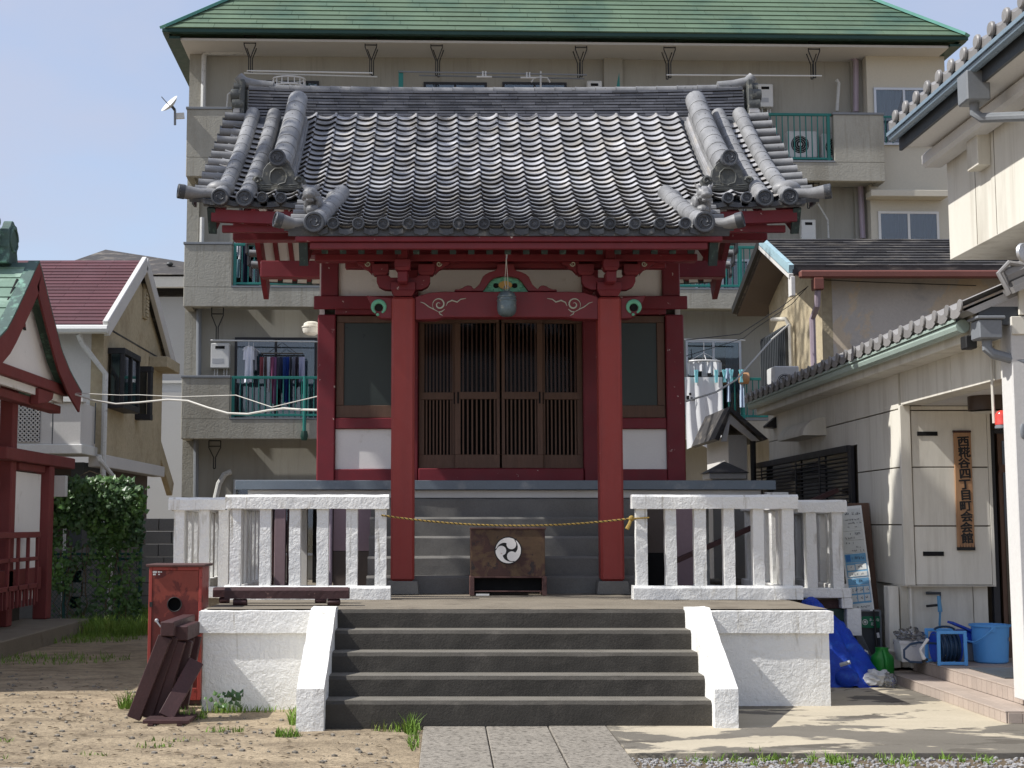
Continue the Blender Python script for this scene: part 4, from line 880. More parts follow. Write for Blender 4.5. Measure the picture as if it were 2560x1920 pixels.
# ================================================================== RED CABINET
YC = 11.92
x0, x1, zc0, zc1 = rect(373, 1417, 500, 1735, YC); zc0 = 0.0
cb = thing('red_cabinet', ((x0 + x1) / 2, YC + .17, 0), 'tall peeling red steel cabinet with a round hole beside the white platform', 'cabinet')
bd = .35
for xa, xb in ((x0, x0 + .02), (x1 - .02, x1)): B('side_panel', M_cabf, cb, xa, xb, YC + .02, YC + bd, .04, zc1, .004)
B('back_panel', M_cabf, cb, x0 + .021, x1 - .021, YC + bd - .02, YC + bd, .04, zc1)
B('foot', M_rustp, cb, x0 + .01, x1 - .01, YC + .03, YC + bd - .03, 0, .039)
for nm, (a, b, c, d) in {'frame_post': (x0, x0 + .028, .04, zc1), 'frame_top': (x0 + .029, x1 - .029, zc1 - .03, zc1), 'frame_bottom': (x0 + .029, x1 - .029, .04, .14)}.items():
    B(nm, M_cabf, cb, a, b, YC, YC + .019, c, d, .003)
B('frame_post', M_cabf, cb, x1 - .028, x1, YC, YC + .019, .04, zc1, .003)
B('lid', M_rustp, cb, x0 - .022, x1 + .03, YC - .03, YC + bd + .02, zc1 + .001, zc1 + .022, .004)
hx_, hz_ = P(436, 1511, YC).x, P(436, 1511, YC).z; hr = .059; N_ = 32
ring = [(hx_ + hr * math.cos(2 * math.pi * i / N_), hz_ + hr * math.sin(2 * math.pi * i / N_)) for i in range(N_)]
d0, d1, e0, e1 = x0 + .031, x1 - .031, .143, zc1 - .033
def edge_pt(x, z_):
    dx, dz = x - hx_, z_ - hz_; k = min(((d1 if dx > 0 else d0) - hx_) / dx if abs(dx) > 1e-6 else 9e9, ((e1 if dz > 0 else e0) - hz_) / dz if abs(dz) > 1e-6 else 9e9); return (hx_ + dx * k, hz_ + dz * k)
angs = sorted([2 * math.pi * i / N_ for i in range(N_)] + [math.atan2(b - hz_, a - hx_) % (2 * math.pi) for a in (d0, d1) for b in (e0, e1)])
mb = MB(); vs_ = []
for a in angs:
    p = (hx_ + hr * math.cos(a), hz_ + hr * math.sin(a)); q = edge_pt(*p); vs_ += [(p[0], YC + .004, p[1]), (q[0], YC + .004, q[1]), (p[0], YC + .03, p[1])]
n = len(angs)
mb.add(vs_, [(3 * i, 3 * i + 1, 3 * ((i + 1) % n) + 1, 3 * ((i + 1) % n)) for i in range(n)] + [(3 * i, 3 * ((i + 1) % n), 3 * ((i + 1) % n) + 2, 3 * i + 2) for i in range(n)])
door = mb.build('cabinet_door', M_cab, cb)
MB().tube([(hx_ + hr * math.cos(t), YC + .002, hz_ + hr * math.sin(t)) for t in [i * 6.2832 / 32 for i in range(33)]], .004, 6, False).build('hole_rim', M_iron, door)
B('inside_back', M_black, cb, x0 + .03, x1 - .03, YC + .08, YC + .09, .15, zc1 - .04)
a, b = P(391, 1552, YC - .02), P(406, 1573, YC - .02)
kn_ = MB().lathe([(.016, 0), (.018, .012), (.010, .024)], Matrix.Translation((a.x, YC + .004, a.z)) @ Matrix.Rotation(math.pi / 2, 4, 'X'), 12).build('handle_boss', M_alu, door)
MB().tube([(a.x, YC - .018, a.z), (b.x, YC - .022, b.z)], [.010, .004], 8).build('door_handle', M_alu, door)
B('hinge', M_iron, door, x0 + .01, x0 + .035, YC - .006, YC + .003, hz_ - .02, hz_ + .02)
for a, b, w, h in ((387, 1430, 10, 5), (397, 1430, 5, 4), (386, 1436, 7, 4), (397.5, 1436, 4, 3), (403, 1430, 4, 3)):
    p = P(a, b, YC); B('paint_lettering', M_white, door, p.x - w * .0017, p.x + w * .0017, YC + .001, YC + .0032, p.z - h * .0017, p.z + h * .0017)
# ================================================================== LEANING TRESTLES
def trestle(label, xt, zt_, y0, y1, xf, lean2):
    t = thing('sawhorse', (xt, (y0 + y1) / 2, 0), label, 'trestle', 'dark wooden trestles leaning on the platform')
    MB().bar((xt, y0, zt_), (xt, y1, zt_), .105, .11).build('top_bar', M_timb, t, .006)
    for yy in (y0 + .06, y1 - .12):
        for k, (dx, dy) in enumerate(((xf, -.02), (xf + lean2 * .8, .05))):
            MB().bar((xt - .02 + k * .04, yy + dy, zt_ - .06), (xt + dx, yy + dy, .02), .105, .06, (0, 1, 0)).build('leg', M_timb, t, .005)
    MB().bar((xt + xf * .62, y0 + .06, zt_ * .36), (xt + xf * .62, y1 - .1, zt_ * .36), .06, .04).build('brace', M_timb, t, .004)
    return t
trestle('dark wooden trestle leaning outermost against the platform beside the red cabinet', -2.15, .70, 10.93, 11.85, -.25, .10)
trestle('dark wooden trestle leaning innermost against the white platform corner', -2.06, .66, 11.02, 11.6, -.17, .11)
ln = thing('plank', (-2.2, 11.0, 0), 'dark weathered plank leaning crosswise in front of the trestles', 'plank')
MB().bar((-1.95, 11.1, .44), (-2.14, 10.9, .04), .12, .035, (0, 1, 0)).build('board', M_timb, ln, .004)
gr = thing('slatted_grate', (-2.05, 11.0, 0), 'low slatted wooden grate lying on the ground under the leaning trestles', 'grate')
for i in range(6): B('slat', M_timb, gr, -2.28, -1.93, 10.72 + i * .07, 10.755 + i * .07, .012, .04, .003)
for x in (-2.22, -2.0): B('bearer', M_timb, gr, x - .02, x + .02, 10.7, 11.12, 0, .0118)
# ================================================================== BEAMS ON THE PLATFORM
def beam(label, x0, x1, y0, y1, z0_, z1_, nm='wooden_beam'):
    return tag(rough(long_block(x0, x1, y0, y1, z0_, z1_, 30, .002), .0015, 30).build(nm, M_timb), label, 'beam', 'dark beams stored on the platform')
fz = lambda py, Y: P(700, py, Y).z
YQ = 12.1
beam('front dark wooden beam lying on round blocks before the left balustrade', P(561, 1480, YQ).x, P(872, 1480, YQ).x, YQ, YQ + .12, fz(1497, YQ), fz(1470, YQ))
YQ2 = 12.5
beam('rear dark wooden beam lying behind the front beam by the left balustrade', P(532, 1480, YQ2).x, P(868, 1480, YQ2).x, YQ2, YQ2 + .12, fz(1493, YQ2) , fz(1469, YQ2))
def blockr(label, px0, px1, Y, ztop):
    xa, xb = P(px0, 1500, Y).x, P(px1, 1500, Y).x; h = ztop - PT
    mb = MB(); r = h / 2; mb.tube([(x, Y + .05, PT + r) for x in (xa, xa + .01, (xa + xb) / 2, xb - .01, xb)], [r * .85, r, r * 1.0, r, r * .85], 10); rough(mb, .004, 30)
    tag(mb.build('round_block', M_timb), label, 'wood block', 'round wood blocks under the stored beams')
blockr('round wood block under the left end of the front beam', 581, 616, YQ - .02, fz(1497, YQ))
blockr('round wood block under the left end of the rear beam', 546, 572, YQ2 - .02, fz(1493, YQ2))
blockr('round wood block under the right end of the front beam', 818, 849, YQ - .02, fz(1497, YQ))
blockr('round wood block under the right end of the rear beam', 786, 815, YQ2 - .02, fz(1493, YQ2))

# ================================================================== LEFT RED SHRINE (copper roof)
XL = -5.25                                     # verge plane
ls = thing('side_shrine', (-7.5, 17.6, 0), 'red and white side shrine with a pale green copper roof at the left edge', 'shrine')
def hx(px, py, X): return W.hx(px, py, X)
A_ = hx(87, 671, XL); E_ = hx(191, 990, XL)
far = []                                       # far verge curve (y, z) from the apex down
for px, py in ((87, 668), (104, 740), (122, 810), (143, 890), (166, 945), (193, 992)):
    p = hx(px, py, XL); far.append((p.y, p.z))
ya, za = far[0]
near = [(2 * ya - y - .0, z_) for y, z_ in far[1:]] ; near += [(near[-1][0] - 1.2, near[-1][1] - .33), (near[-1][0] - 2.0, near[-1][1] - .5)]
prof = near[::-1] + far
def roofpt(x, i): return (x, prof[i][0], prof[i][1])
rs = MB()
nP = len(prof)
def lerp_prof(t):
    f = t * (nP - 1); i = min(int(f), nP - 2); k = f - i; return (prof[i][0] + (prof[i + 1][0] - prof[i][0]) * k, prof[i][1] + (prof[i + 1][1] - prof[i][1]) * k)
x0_, x1_ = -10.2, XL + .03
def skin(h):
    def f(u, v):
        y, z_ = lerp_prof(v); y2, z2 = lerp_prof(min(1, v + .01)); y1, z1 = lerp_prof(max(0, v - .01)); d = Vector((0, -(z2 - z1), y2 - y1)).normalized()
        return Vector((x0_ + (x1_ - x0_) * u, y, z_)) + d * h
    return f
rs.grid(skin(0), 2, 24); rs.grid(skin(.06), 2, 24)
for u in (0, 1): rs.grid(lambda p, q, u=u: skin(.06 * p)(u, q), 1, 24)
for v in (0, 1): rs.grid(lambda p, q, v=v: skin(.06 * p)(q, v), 1, 2)
lroof = rs.build('roof', M_cuod, ls)
# copper sheets, in courses on the near slope
cnt = 0
for c in range(15):
    v0 = c * .6 / 15; v1 = (c + 1) * .6 / 15 + .006
    xs_ = [x1_ + .01]; x = x1_ - (.12 if c % 2 else .42)
    while x > -8.0: xs_.append(x); x -= .62
    for a, b in zip(xs_, xs_[1:]):
        f0, f1 = skin(.064 + .016), skin(.064); h0, h1 = skin(.064), skin(.062)
        U_ = lambda x: (x - x0_) / (x1_ - x0_)
        p = [f0(U_(b + .006), v0), f0(U_(a), v0), f1(U_(a), v1), f1(U_(b + .006), v1)]
        q = [h0(U_(b + .006), v0), h0(U_(a), v0), h1(U_(a), v1), h1(U_(b + .006), v1)]
        MB().hexa([q[0], q[1], q[2], q[3], p[0], p[1], p[2], p[3]]).build('copper_sheet', M_cuo, lroof)
# ridge and its end ornament
B('ridge', M_cuo, ls, -10.2, XL - .36, ya - .14, ya + .14, za + .04, za + .24, .03)
po = MB(); pl = []
for i in range(26):
    a = rad(-30 + 240 * i / 25); r = .25 * (1 + .07 * math.cos(7 * a)); pl.append((ya + r * math.cos(a) * .8, za + .33 + r * math.sin(a)))
pl = [(ya + .24, za + .02)] + pl + [(ya - .24, za + .02)]
orn = MB().yz(pl, XL - .40, XL - .28).build('ridge_ornament', M_cuod, ls, .01)
for i in range(5): MB().tube([(XL - .72, ya - .24 + .0 * i, za + .10 + i * .11), (XL - .39, ya - .24, za + .10 + i * .11)], .05, 10).build('ornament_roll', M_cuo, ls)
MB().tube([(XL - .275, ya + .15 * math.cos(t), za + .35 + .15 * math.sin(t)) for t in [i * .35 for i in range(18)]], .018, 6).build('ornament_rim', M_cuod, orn)
# barge boards (red) and the dark edge
def vboard(side, h0, h1, xa, xb, name, m):
    mb = MB(); rng = [i / 40 for i in range(41)]
    vv = [v for v in rng if (v >= .62 if side > 0 else v <= .62)]
    pts = [(skin(h0)(1, v), skin(h1)(1, v)) for v in vv]
    for x in (xa, xb):
        mb.add([(x, p.y, p.z) for pr in pts for p in pr], [(2 * i, 2 * i + 1, 2 * i + 3, 2 * i + 2) for i in range(len(pts) - 1)])
    for k in (0, 1): mb.add([(x, pr[k].y, pr[k].z) for pr in pts for x in (xa, xb)], [(2 * i, 2 * i + 1, 2 * i + 3, 2 * i + 2) for i in range(len(pts) - 1)])
    for pr in (pts[0], pts[-1]): mb.add([(xa, pr[0].y, pr[0].z), (xb, pr[0].y, pr[0].z), (xb, pr[1].y, pr[1].z), (xa, pr[1].y, pr[1].z)], [(0, 1, 2, 3)])
    mb.build(name, m, ls)
apex_t = (len(near)) / (nP - 1)
for sd in (-1, 1):
    vv0 = apex_t
    for (h0, h1, xa, xb, nm, m) in ((.062, .085, XL - .08, XL + .06, 'barge_trim', M_cuod), (.06, -.24, XL + .032, XL + .06, 'barge_board', M_redold)):
        mb = MB(); pts = []
        for i in range(19):
            v = vv0 + (1 - vv0) * i / 18 if sd > 0 else vv0 * (1 - i / 18)
            pts.append((skin(h0)(1, v), skin(h1)(1, v)))
        for x in (xa, xb): mb.add([(x, p.y, p.z) for pr in pts for p in pr], [(2 * i, 2 * i + 1, 2 * i + 3, 2 * i + 2) for i in range(18)])
        for k in (0, 1): mb.add([(x, pr[k].y, pr[k].z) for pr in pts for x in (xa, xb)], [(2 * i, 2 * i + 1, 2 * i + 3, 2 * i + 2) for i in range(18)])
        for pr in (pts[0], pts[-1]): mb.add([(xa, pr[0].y, pr[0].z), (xb, pr[0].y, pr[0].z), (xb, pr[1].y, pr[1].z), (xa, pr[1].y, pr[1].z)], [(0, 1, 2, 3)])
        mb.build(nm, m, ls)
XW = XL - .125                                  # gable wall
gp = [(skin(-.1)(1, i / 30)) for i in range(31)]
gp = [(p.y, p.z) for p in gp if p.y > near[3][0] and p.y < far[-1][0] - .25 and p.z > far[-1][1] - .1]
MB().yz([(gp[0][0], far[-1][1] - .12)] + gp + [(gp[-1][0], far[-1][1] - .12)], XW - .06, XW).build('gable_wall', M_plas, ls)
vt = hx(27, 740, XW); vb = hx(62, 826, XW)
MB().yz([(vb.y, vb.z), (vb.y - 1.05, vb.z), (vb.y - .42, vt.z + .25), (vb.y - .3, vt.z + .25)], XW + .001, XW + .02).build('gable_vent', M_black, ls)
for i in range(4): B('vent_slat', M_redold, ls, XW + .021, XW + .03, vb.y - .92 + i * .1, vb.y - .06 - i * .06, vb.z + .03 + i * .1, vb.z + .06 + i * .1)
zb_ = far[-1][1]
B('tie_beam', M_redold, ls, XL - .2, XL - .05, ya - 4, far[-1][0] - .35, zb_ - .02, zb_ + .12, .01)
B('tie_beam', M_redold, ls, XL - .36, XL - .2, ya - 4, far[-1][0] - .1, zb_ - .25, zb_ - .14, .01)
MB().yz([(far[-1][0] - 1.6, zb_ - .03), (far[-1][0] - .9, zb_ - .03), (far[-1][0] - .95, zb_ - .12), (far[-1][0] - 1.15, zb_ - .18), (far[-1][0] - 1.6, zb_ - .24)], XL - .19, XL - .08).build('beam_bracket', M_redold, ls, .006)
# side wall below: post, panels, lintel, balustrade
XS_ = -5.62
pf = hx(104, 1545, XS_); pb_ = hx(62, 1400, XS_)
zl = hx(110, 1165, XS_).z
B('corner_post', M_redold, ls, XS_ - .1, XS_ + .1, pf.y - .12, pf.y + .1, .2, zl, .015)
B('corner_post', M_redold, ls, XS_ - .16, XS_ + .02, hx(28, 1300, XS_).y - .1, hx(28, 1300, XS_).y + .1, .2, zb_ + .02, .015)
B('wall_panel', M_plas, ls, XS_ - .06, XS_ - .02, hx(33, 1300, XS_).y + .1, pf.y - .15, .5, zl - .12)
B('wall_panel', M_plas, ls, XS_ - .2, XS_ - .14, 12.5, hx(24, 1300, XS_).y - .1, .5, zb_)
B('lintel', M_redold, ls, XS_ - .12, XS_ + .12, hx(30, 1160, XS_).y - .6, pf.y + 1.1, zl + .001, zl + .16, .012)
B('head_rail', M_redold, ls, XS_ - .07, XS_ + .03, hx(33, 1300, XS_).y + .1, pf.y - .125, zl - .1, zl - .001, .008)
B('cross_rail', M_redold, ls, XS_ - .19, XS_ - .10, 13.0, hx(24, 1300, XS_).y - .1, 1.2, 1.36, .008)
B('cross_rail', M_redold, ls, XS_ - .19, XS_ - .10, 13.0, hx(24, 1300, XS_).y - .1, 1.95, 2.08, .008)
B('floor_beam', M_redold, ls, XS_ - .1, XS_ + .02, 13.0, pf.y - .13, .62, .92, .012)
B('meter_box', M_offw, ls, XS_ - .0, XS_ + .2, pf.y + .3, pf.y + .42, zl - .42, zl - .12, .006)
rl = B('railing', M_redold, ls, XS_ + .14, XS_ + .20, 13.2, hx(97, 1335, XS_ + .17).y, hx(60, 1345, XS_ + .17).z, hx(60, 1330, XS_ + .17).z, .006)
yr_ = hx(94, 1340, XS_ + .17).y; zr0 = hx(60, 1345, XS_ + .17).z
for za_, zb2 in ((zr0 - .30, zr0 - .25), (zr0 - .66, zr0 - .60)): B('railing_bar', M_redold, rl, XS_ + .15, XS_ + .19, 13.2, yr_ + .02, za_, zb2, .004)
for i in range(9): B('railing_post', M_redold, rl, XS_ + .15, XS_ + .19, yr_ - i * .42 - .02, yr_ - i * .42 + .03, zr0 - .85, zr0 - .001, .004)
for i in range(26): B('baluster', M_redold, rl, XS_ + .16, XS_ + .185, yr_ - .1 - i * .15 - .02, yr_ - .1 - i * .15 + .02, zr0 - .88, zr0 - .66)
B('underfloor', M_step, ls, XS_ - .9, XS_ - .25, 13, pf.y - .2, .2, .6)
tag(B('shrine_plinth', M_conc, None, -11, -4.98, 10.5, 19.75, -.1, .2, .012), 'low concrete plinth with rounded kerb under the left red shrine', 'plinth')

# ================================================================== MAROON HOUSE
XH = -5.35
hs_ = thing('house', (-8, 24, 0), 'two storey house with a maroon roof and old cream gable wall at left', 'house')
e0 = hx(272, 812, XH); rdg = hx(369, 652, XH); e1 = hx(424, 915, XH)
hyA, hyB, hyR = e0.y, 2 * rdg.y - e0.y, rdg.y; hzE, hzR = e0.z, rdg.z
hw = XH - .12; hx_l = -12
rt = MB().xz([(0, 0)], 0, 0) if False else MB()
th_ = .1
for nm, (ya_, za_, yb_, zb2) in {'n': (hyA, hzE, hyR, hzR), 'f': (hyB, hzE, hyR, hzR)}.items():
    MB().yz([(ya_, za_), (yb_, zb2), (yb_, zb2 - th_), (ya_, za_ - th_)], hx_l, XH - .02).build('roof', M_maroon if nm == 'n' else M_slate, hs_)
hroof = hs_.children[0]
rows = 20
for i in range(rows):
    t0, t1 = i / rows, (i + 1) / rows; y0_, z0_ = hyA + (hyR - hyA) * t0, hzE + (hzR - hzE) * t0; y1_, z1_ = hyA + (hyR - hyA) * t1, hzE + (hzR - hzE) * t1
    x = XH - .09 - (i % 2) * .25
    xa = XH - .09
    while xa > -8.6:
        xb = xa - (.95 if xa < XH - .1 else .95 - (i % 2) * .45)
        MB().hexa([(xb + .004, y0_, z0_ + .002), (xa, y0_, z0_ + .002), (xa, y1_, z1_ + .002), (xb + .004, y1_, z1_ + .002), (xb + .004, y0_ - .004, z0_ + .02), (xa, y0_ - .004, z0_ + .02), (xa, y1_, z1_ + .008), (xb + .004, y1_, z1_ + .008)]).build('roof_slate', M_maroon, hroof)
        xa = xb
for ya_, nm in ((hyA, 'n'), (hyB, 'f')):
    MB().bar((XH - .04, ya_, hzE - .06), (XH - .04, hyR, hzR - .05), .09, .26, (0, 0, 1)).build('barge_board', M_offw, hs_, .01)
MB().tube([(hx_l, hyA - .07, hzE - .08), (XH - .0, hyA - .07, hzE - .08)], .07, 8).build('gutter', M_white, hs_)
yF, yB2 = hyA + .4, hyB - .4
mb = MB().yz([(yF, 2.6), (yB2, 2.6), (yB2, hzE + .15), (hyR, hzR - .2), (yF, hzE + .15)], hw - .25, hw - .05); mb.build('gable_wall', M_sid, hs_)
wxr = hw - .05
B('front_wall', M_offw, hs_, -12, wxr - .201, yF, yF + .15, 2.6, hzE, 0)
B('lower_wall', M_taupe, hs_, -12, wxr - .25, yF + 1.4, yB2, 0, 2.55)
B('lower_wall', M_greyd, hs_, wxr - .5, wxr - .3, yF + .1, yB2, 0, 2.5)
B('wall_band', M_offw, hs_, wxr - .19, wxr + .06, yF - .05, yB2 + .1, 2.42, 2.62, .01)
B('wall_joint', M_slate, hs_, wxr + .001, wxr + .006, yF, yB2, hzE + .02, hzE + .05)
# gable vent with louvres
v0, v1 = hx(361, 708, wxr), hx(363, 800, wxr)
vf = B('gable_vent', M_sid, hs_, wxr + .001, wxr + .05, v0.y - .14, v0.y + .14, v1.z, v0.z, .006)
for i in range(9): B('louvre', M_sid, vf, wxr + .05, wxr + .075, v0.y - .11, v0.y + .11, v1.z + .04 + i * (v0.z - v1.z - .08) / 9, v1.z + .09 + i * (v0.z - v1.z - .08) / 9)
# bay windows on the gable side
for (pa, pb2, ptop, pbot) in ((306, 347, 868, 1020), (374, 380, 915, 1050)):
    a, b = hx(pa, 950, wxr + .25), hx(pb2, 950, wxr + .25); zt_ = hx(pa, ptop, wxr + .25).z; zb2 = hx(pa, pbot, wxr + .25).z
    wn = B('bay_window', M_dalu, hs_, wxr + .001, wxr + .28, a.y, b.y, zb2, zb2 + .1, .006); B('window_head', M_dalu, wn, wxr + .001, wxr + .28, a.y, b.y, zt_ - .1, zt_, .006)
    for yy in (a.y, (a.y + b.y) / 2 - .03, b.y - .06): B('window_frame', M_dalu, wn, wxr + .21, wxr + .27, yy, yy + .06, zb2 + .101, zt_ - .101)
    B('window_pane', M_glassd, wn, wxr + .23, wxr + .24, a.y + .03, b.y - .03, zb2 + .101, zt_ - .101)
    B('window_pane', M_glassd, wn, wxr + .05, wxr + .2, a.y + .01, a.y + .02, zb2 + .101, zt_ - .101)
B('window_hood', M_sid, hs_, wxr + .001, wxr + .35, hx(372, 905, wxr).y, hx(405, 905, wxr).y, hx(380, 922, wxr).z, hx(380, 895, wxr).z, .01)
# balcony at the front
yb0 = yF - .9
bz0, bz1 = P(150, 1130, yb0).z, P(150, 1003, yb0).z
bl_ = B('balcony', M_offw, hs_, -12, wxr - .1, yb0, yb0 + .1, bz0 + .12, bz1 - .02, .006)
B('balcony_cap', M_white, bl_, -12, wxr - .06, yb0 - .05, yb0 + .15, bz1 - .018, bz1 + .07, .01)
B('balcony_base', M_white, bl_, -12, wxr - .06, yb0 - .05, yF, bz0 - .03, bz0 + .118, .01)
B('balcony_side', M_offw, bl_, wxr - .2, wxr - .1, yb0 + .101, yF, bz0 + .12, bz1 - .02)
for px in (131, 237): x = P(px, 1080, yb0).x; B('panel_joint', M_greyd, bl_, x - .008, x + .008, yb0 - .002, yb0 + .01, bz0 + .125, bz1 - .025)
a, b = P(48, 1010, yb0), P(99, 1105, yb0)
lat = B('lattice_panel', M_black, bl_, a.x, b.x, yb0 - .012, yb0 - .003, b.z, a.z)
nx_, nz_ = 5, 9
for i in range(nx_):
    for j in range(nz_):
        cx = a.x + (b.x - a.x) * (i + .5) / nx_; cz = b.z + (a.z - b.z) * (j + .5) / nz_; r = (b.x - a.x) / nx_ / 2
        MB().tube([(cx + r * .82 * math.cos(t), yb0 - .02, cz + r * .82 * math.sin(t)) for t in [k * math.pi / 4 for k in range(9)]], .011, 4, False).build('lattice_ring', M_offw, lat)
x = P(262, 900, yF - .1).x
MB().tube([(x - .35, hyA - .02, hzE - .15), (x - .3, hyA + .05, hzE - .3), (x + .02, yF - .12, hzE - .75), (x + .02, yF - .12, .1)], .045, 8).build('downpipe', M_whited, hs_)
MB().tube([(P(243, 1147, yb0).x, yb0 + .1, bz0 - .05), (P(246, 1150, yb0).x, yb0 + .1, bz0 - .12), (P(270, 1180, yb0).x, yb0 + .3, bz0 - .35), (P(270, 1180, yb0).x, yb0 + .3, .1)], .04, 8).build('downpipe', M_whited, hs_)
MB().tube([(P(97, 915, yF).x, yF - .06, P(97, 915, yF).z), (P(98, 915, yF).x, yF - .08, P(97, 990, yF).z)], .05, 8).build('air_duct', M_offw, hs_)
# porch gable at the far end
MB().bar((wxr - .1, yB2 - .1, P(402, 1110, 25).z + .2), (wxr - .1, yB2 + 1.5, P(420, 1215, 26).z), .12, .3, (0, 0, 1)).build('porch_barge', M_sid, hs_, .01)
# pale building farther back
pb3 = thing('house', (-7, 33, 0), 'pale grey house with a dark tiled roof glimpsed behind the maroon house', 'house')
x0, x1, z0_, z1_ = rect(382, 742, 480, 1250, 33)
B('wall', M_ltgrey, pb3, x0 - 2.5, x1 + 1.5, 33, 37, 0, P(420, 742, 33).z, 0)
B('gutter', M_white, pb3, x0 - 2.6, x1 + 1.6, 32.55, 32.7, P(420, 706, 32.6).z - .12, P(420, 692, 32.6).z, .01)
zg = P(420, 688, 32.6).z
MB().hexa([(x0 - 2.7, 32.5, zg), (x1 + 1.7, 32.5, zg), (x1 + 1.7, 37.5, zg), (x0 - 2.7, 37.5, zg), (x0 - 1.6, 34.8, zg + 1.05), (x0 - 1.59, 34.8, zg + 1.05), (x0 - 1.59, 34.9, zg + 1.05), (x0 - 1.6, 34.9, zg + 1.05)]).build('roof', M_slate, pb3)
for i in range(3): MB().ball((x0 + .35 + i * .75, 33.2, zg + .38), .07, 1.2, 1, .8).build('snow_guard', M_greyd, pb3)
B('wall_band', M_white, pb3, x0 - 2.52, x1 + 1.52, 32.9, 33.02, P(420, 958, 33).z, P(420, 952, 33).z)
B('lower_wall', M_ltgrey, pb3, x0 - 2.4, x1 + 1.6, 32.6, 32.98, 0, P(420, 985, 33).z)

# ================================================================== IVY FENCE
YI = 20.6
fx0, fx1 = P(118, 1350, YI).x, P(352, 1350, YI).x
fe = thing('wire_fence', ((fx0 + fx1) / 2, YI, 0), 'green chain link fence overgrown with ivy at left', 'fence')
ft = P(250, 1215, YI).z; fm = P(250, 1385, YI).z
for x in (fx0, P(298, 1450, YI).x, P(350, 1450, YI).x, P(160, 1450, YI).x): MB().tube([(x, YI, 0), (x, YI, ft if x > 1e9 or abs(x - fx1) < .1 else fm + .05)], .026, 8).build('fence_post', M_mesh, fe)
for z_ in (fm, fm - .07, .12): MB().tube([(fx0, YI, z_), (fx1, YI, z_)], .02, 8).build('fence_rail', M_mesh, fe)
wm = MB(); s_ = .065; H_ = fm - .12; Wd = fx1 - fx0
k = -H_
while k < Wd:
    for sg in (1, -1):
        xa, xb = k, k + H_; za_, zb2 = .12, fm
        if xa < 0: za_ += -xa; xa = 0
        if xb > Wd: zb2 -= xb - Wd; xb = Wd
        A2, B2 = (fx0 + xa, YI + .005 * sg, za_), (fx0 + xb, YI + .005 * sg, zb2)
        if sg < 0: A2, B2 = (fx1 - xa, A2[1], za_), (fx1 - xb, B2[1], zb2)
        if zb2 - za_ > .01: wm.bar(A2, B2, .005, .005)
    k += s_
stuff(wm.build('wire_mesh', M_mesh, fe, fix=False))
iv = thing('ivy_plant', ((fx0 + fx1) / 2, YI - .1, 0), 'dense dark green ivy hanging over the chain link fence at left', 'ivy')
def leaf(mb, c, size, n, roll):
    n = n.normalized(); x = n.cross(Vector((0, 0, 1)));
    if x.length < .1: x = Vector((1, 0, 0))
    x.normalize(); y = n.cross(x); d = (y * -math.cos(roll) + x * math.sin(roll)); e = n.cross(d); s2 = size
    p = [c, c + d * s2 * .35 + e * s2 * .5 - n * s2 * .08, c + d * s2 * 1.05 - n * s2 * .1, c + d * s2 * .35 - e * s2 * .5 - n * s2 * .08, c + d * s2 * .3 + n * s2 * .05]
    mb.add(p, [(0, 1, 4), (1, 2, 4), (2, 3, 4), (3, 0, 4)])
fo = MB(); tall_x0 = P(122, 1300, YI).x; tall_x1 = P(357, 1300, YI).x
def topz(x):
    t = (x - tall_x0) / (tall_x1 - tall_x0); return P(250, 1212 + 28 * max(0, .38 - t) * 2.2 + 45 * max(0, t - .85) * 4, YI).z + mnoise.noise(Vector((x * 4, 1, 1))) * .10 + mnoise.noise(Vector((x * 13, 4, 1))) * .07
nl = 0
while nl < 5200:
    x = R.uniform(tall_x0 - .05, tall_x1 + .02); t = R.random() ** 1.25; tz = topz(x); z_ = tz - t * (tz - .15)
    dens = 1.0 if z_ > P(0, 1375, YI).z + .18 * mnoise.noise(Vector((x * 3, 5, 0))) else (.32 if mnoise.noise(Vector((x * 2.2, 0, z_ * 1.6))) > -.02 else .05)
    if z_ < fm + .35 and x < tall_x0 + .62 and x > tall_x0 + .12 and z_ > fm - .1: dens *= .12
    if R.random() > dens: nl += .25; continue
    th_ = .26 * min(1, max(.15, (z_ - fm) * 1.5)) if z_ > fm else .06
    y = YI - .03 - abs(R.gauss(0, .5)) * th_
    leaf(fo, Vector((x, y, z_ + (.05 if t < .02 else 0))), R.choice((.035, .05, .065, .08, .11)), Vector((R.gauss(0, .6), -1 + R.gauss(0, .4), R.gauss(.45, .45))), R.gauss(0, .6)); nl += 1
stuff(fo.build('foliage', M_leaf, iv, fix=False))
for i in range(14):
    x = R.uniform(tall_x0 + .1, tall_x1 - .1); pts = []
    for j in range(8): pts.append((x + mnoise.noise(Vector((i, j * .7, 0))) * .15, YI - .04, .02 + j * .17))
    MB().tube(pts, .006, 5).build('vine', M_stem, iv)
MB().tube([(P(243, 1180, YI).x + .15, YI, ft), (P(243, 1180, YI).x + .1, YI, ft + .14), (P(225, 1178, YI).x, YI, ft + .22), (P(200, 1186, YI).x, YI - .05, ft + .14)], .006, 5).build('vine', M_stem, iv)
sh2 = MB()
for i in range(26):
    x = R.uniform(tall_x0, tall_x1); z_ = topz(x) - .05; d = R.choice((-1, 1)); pts = [(x + d * .03 * j + R.gauss(0, .01), YI - .06, z_ + .055 * j * (1 - .09 * j)) for j in range(5)]
    for j, p in enumerate(pts): leaf(sh2, Vector(p), R.uniform(.03, .065), Vector((R.gauss(0, .5), -1, R.gauss(.5, .4))), R.gauss(0, 1.0))
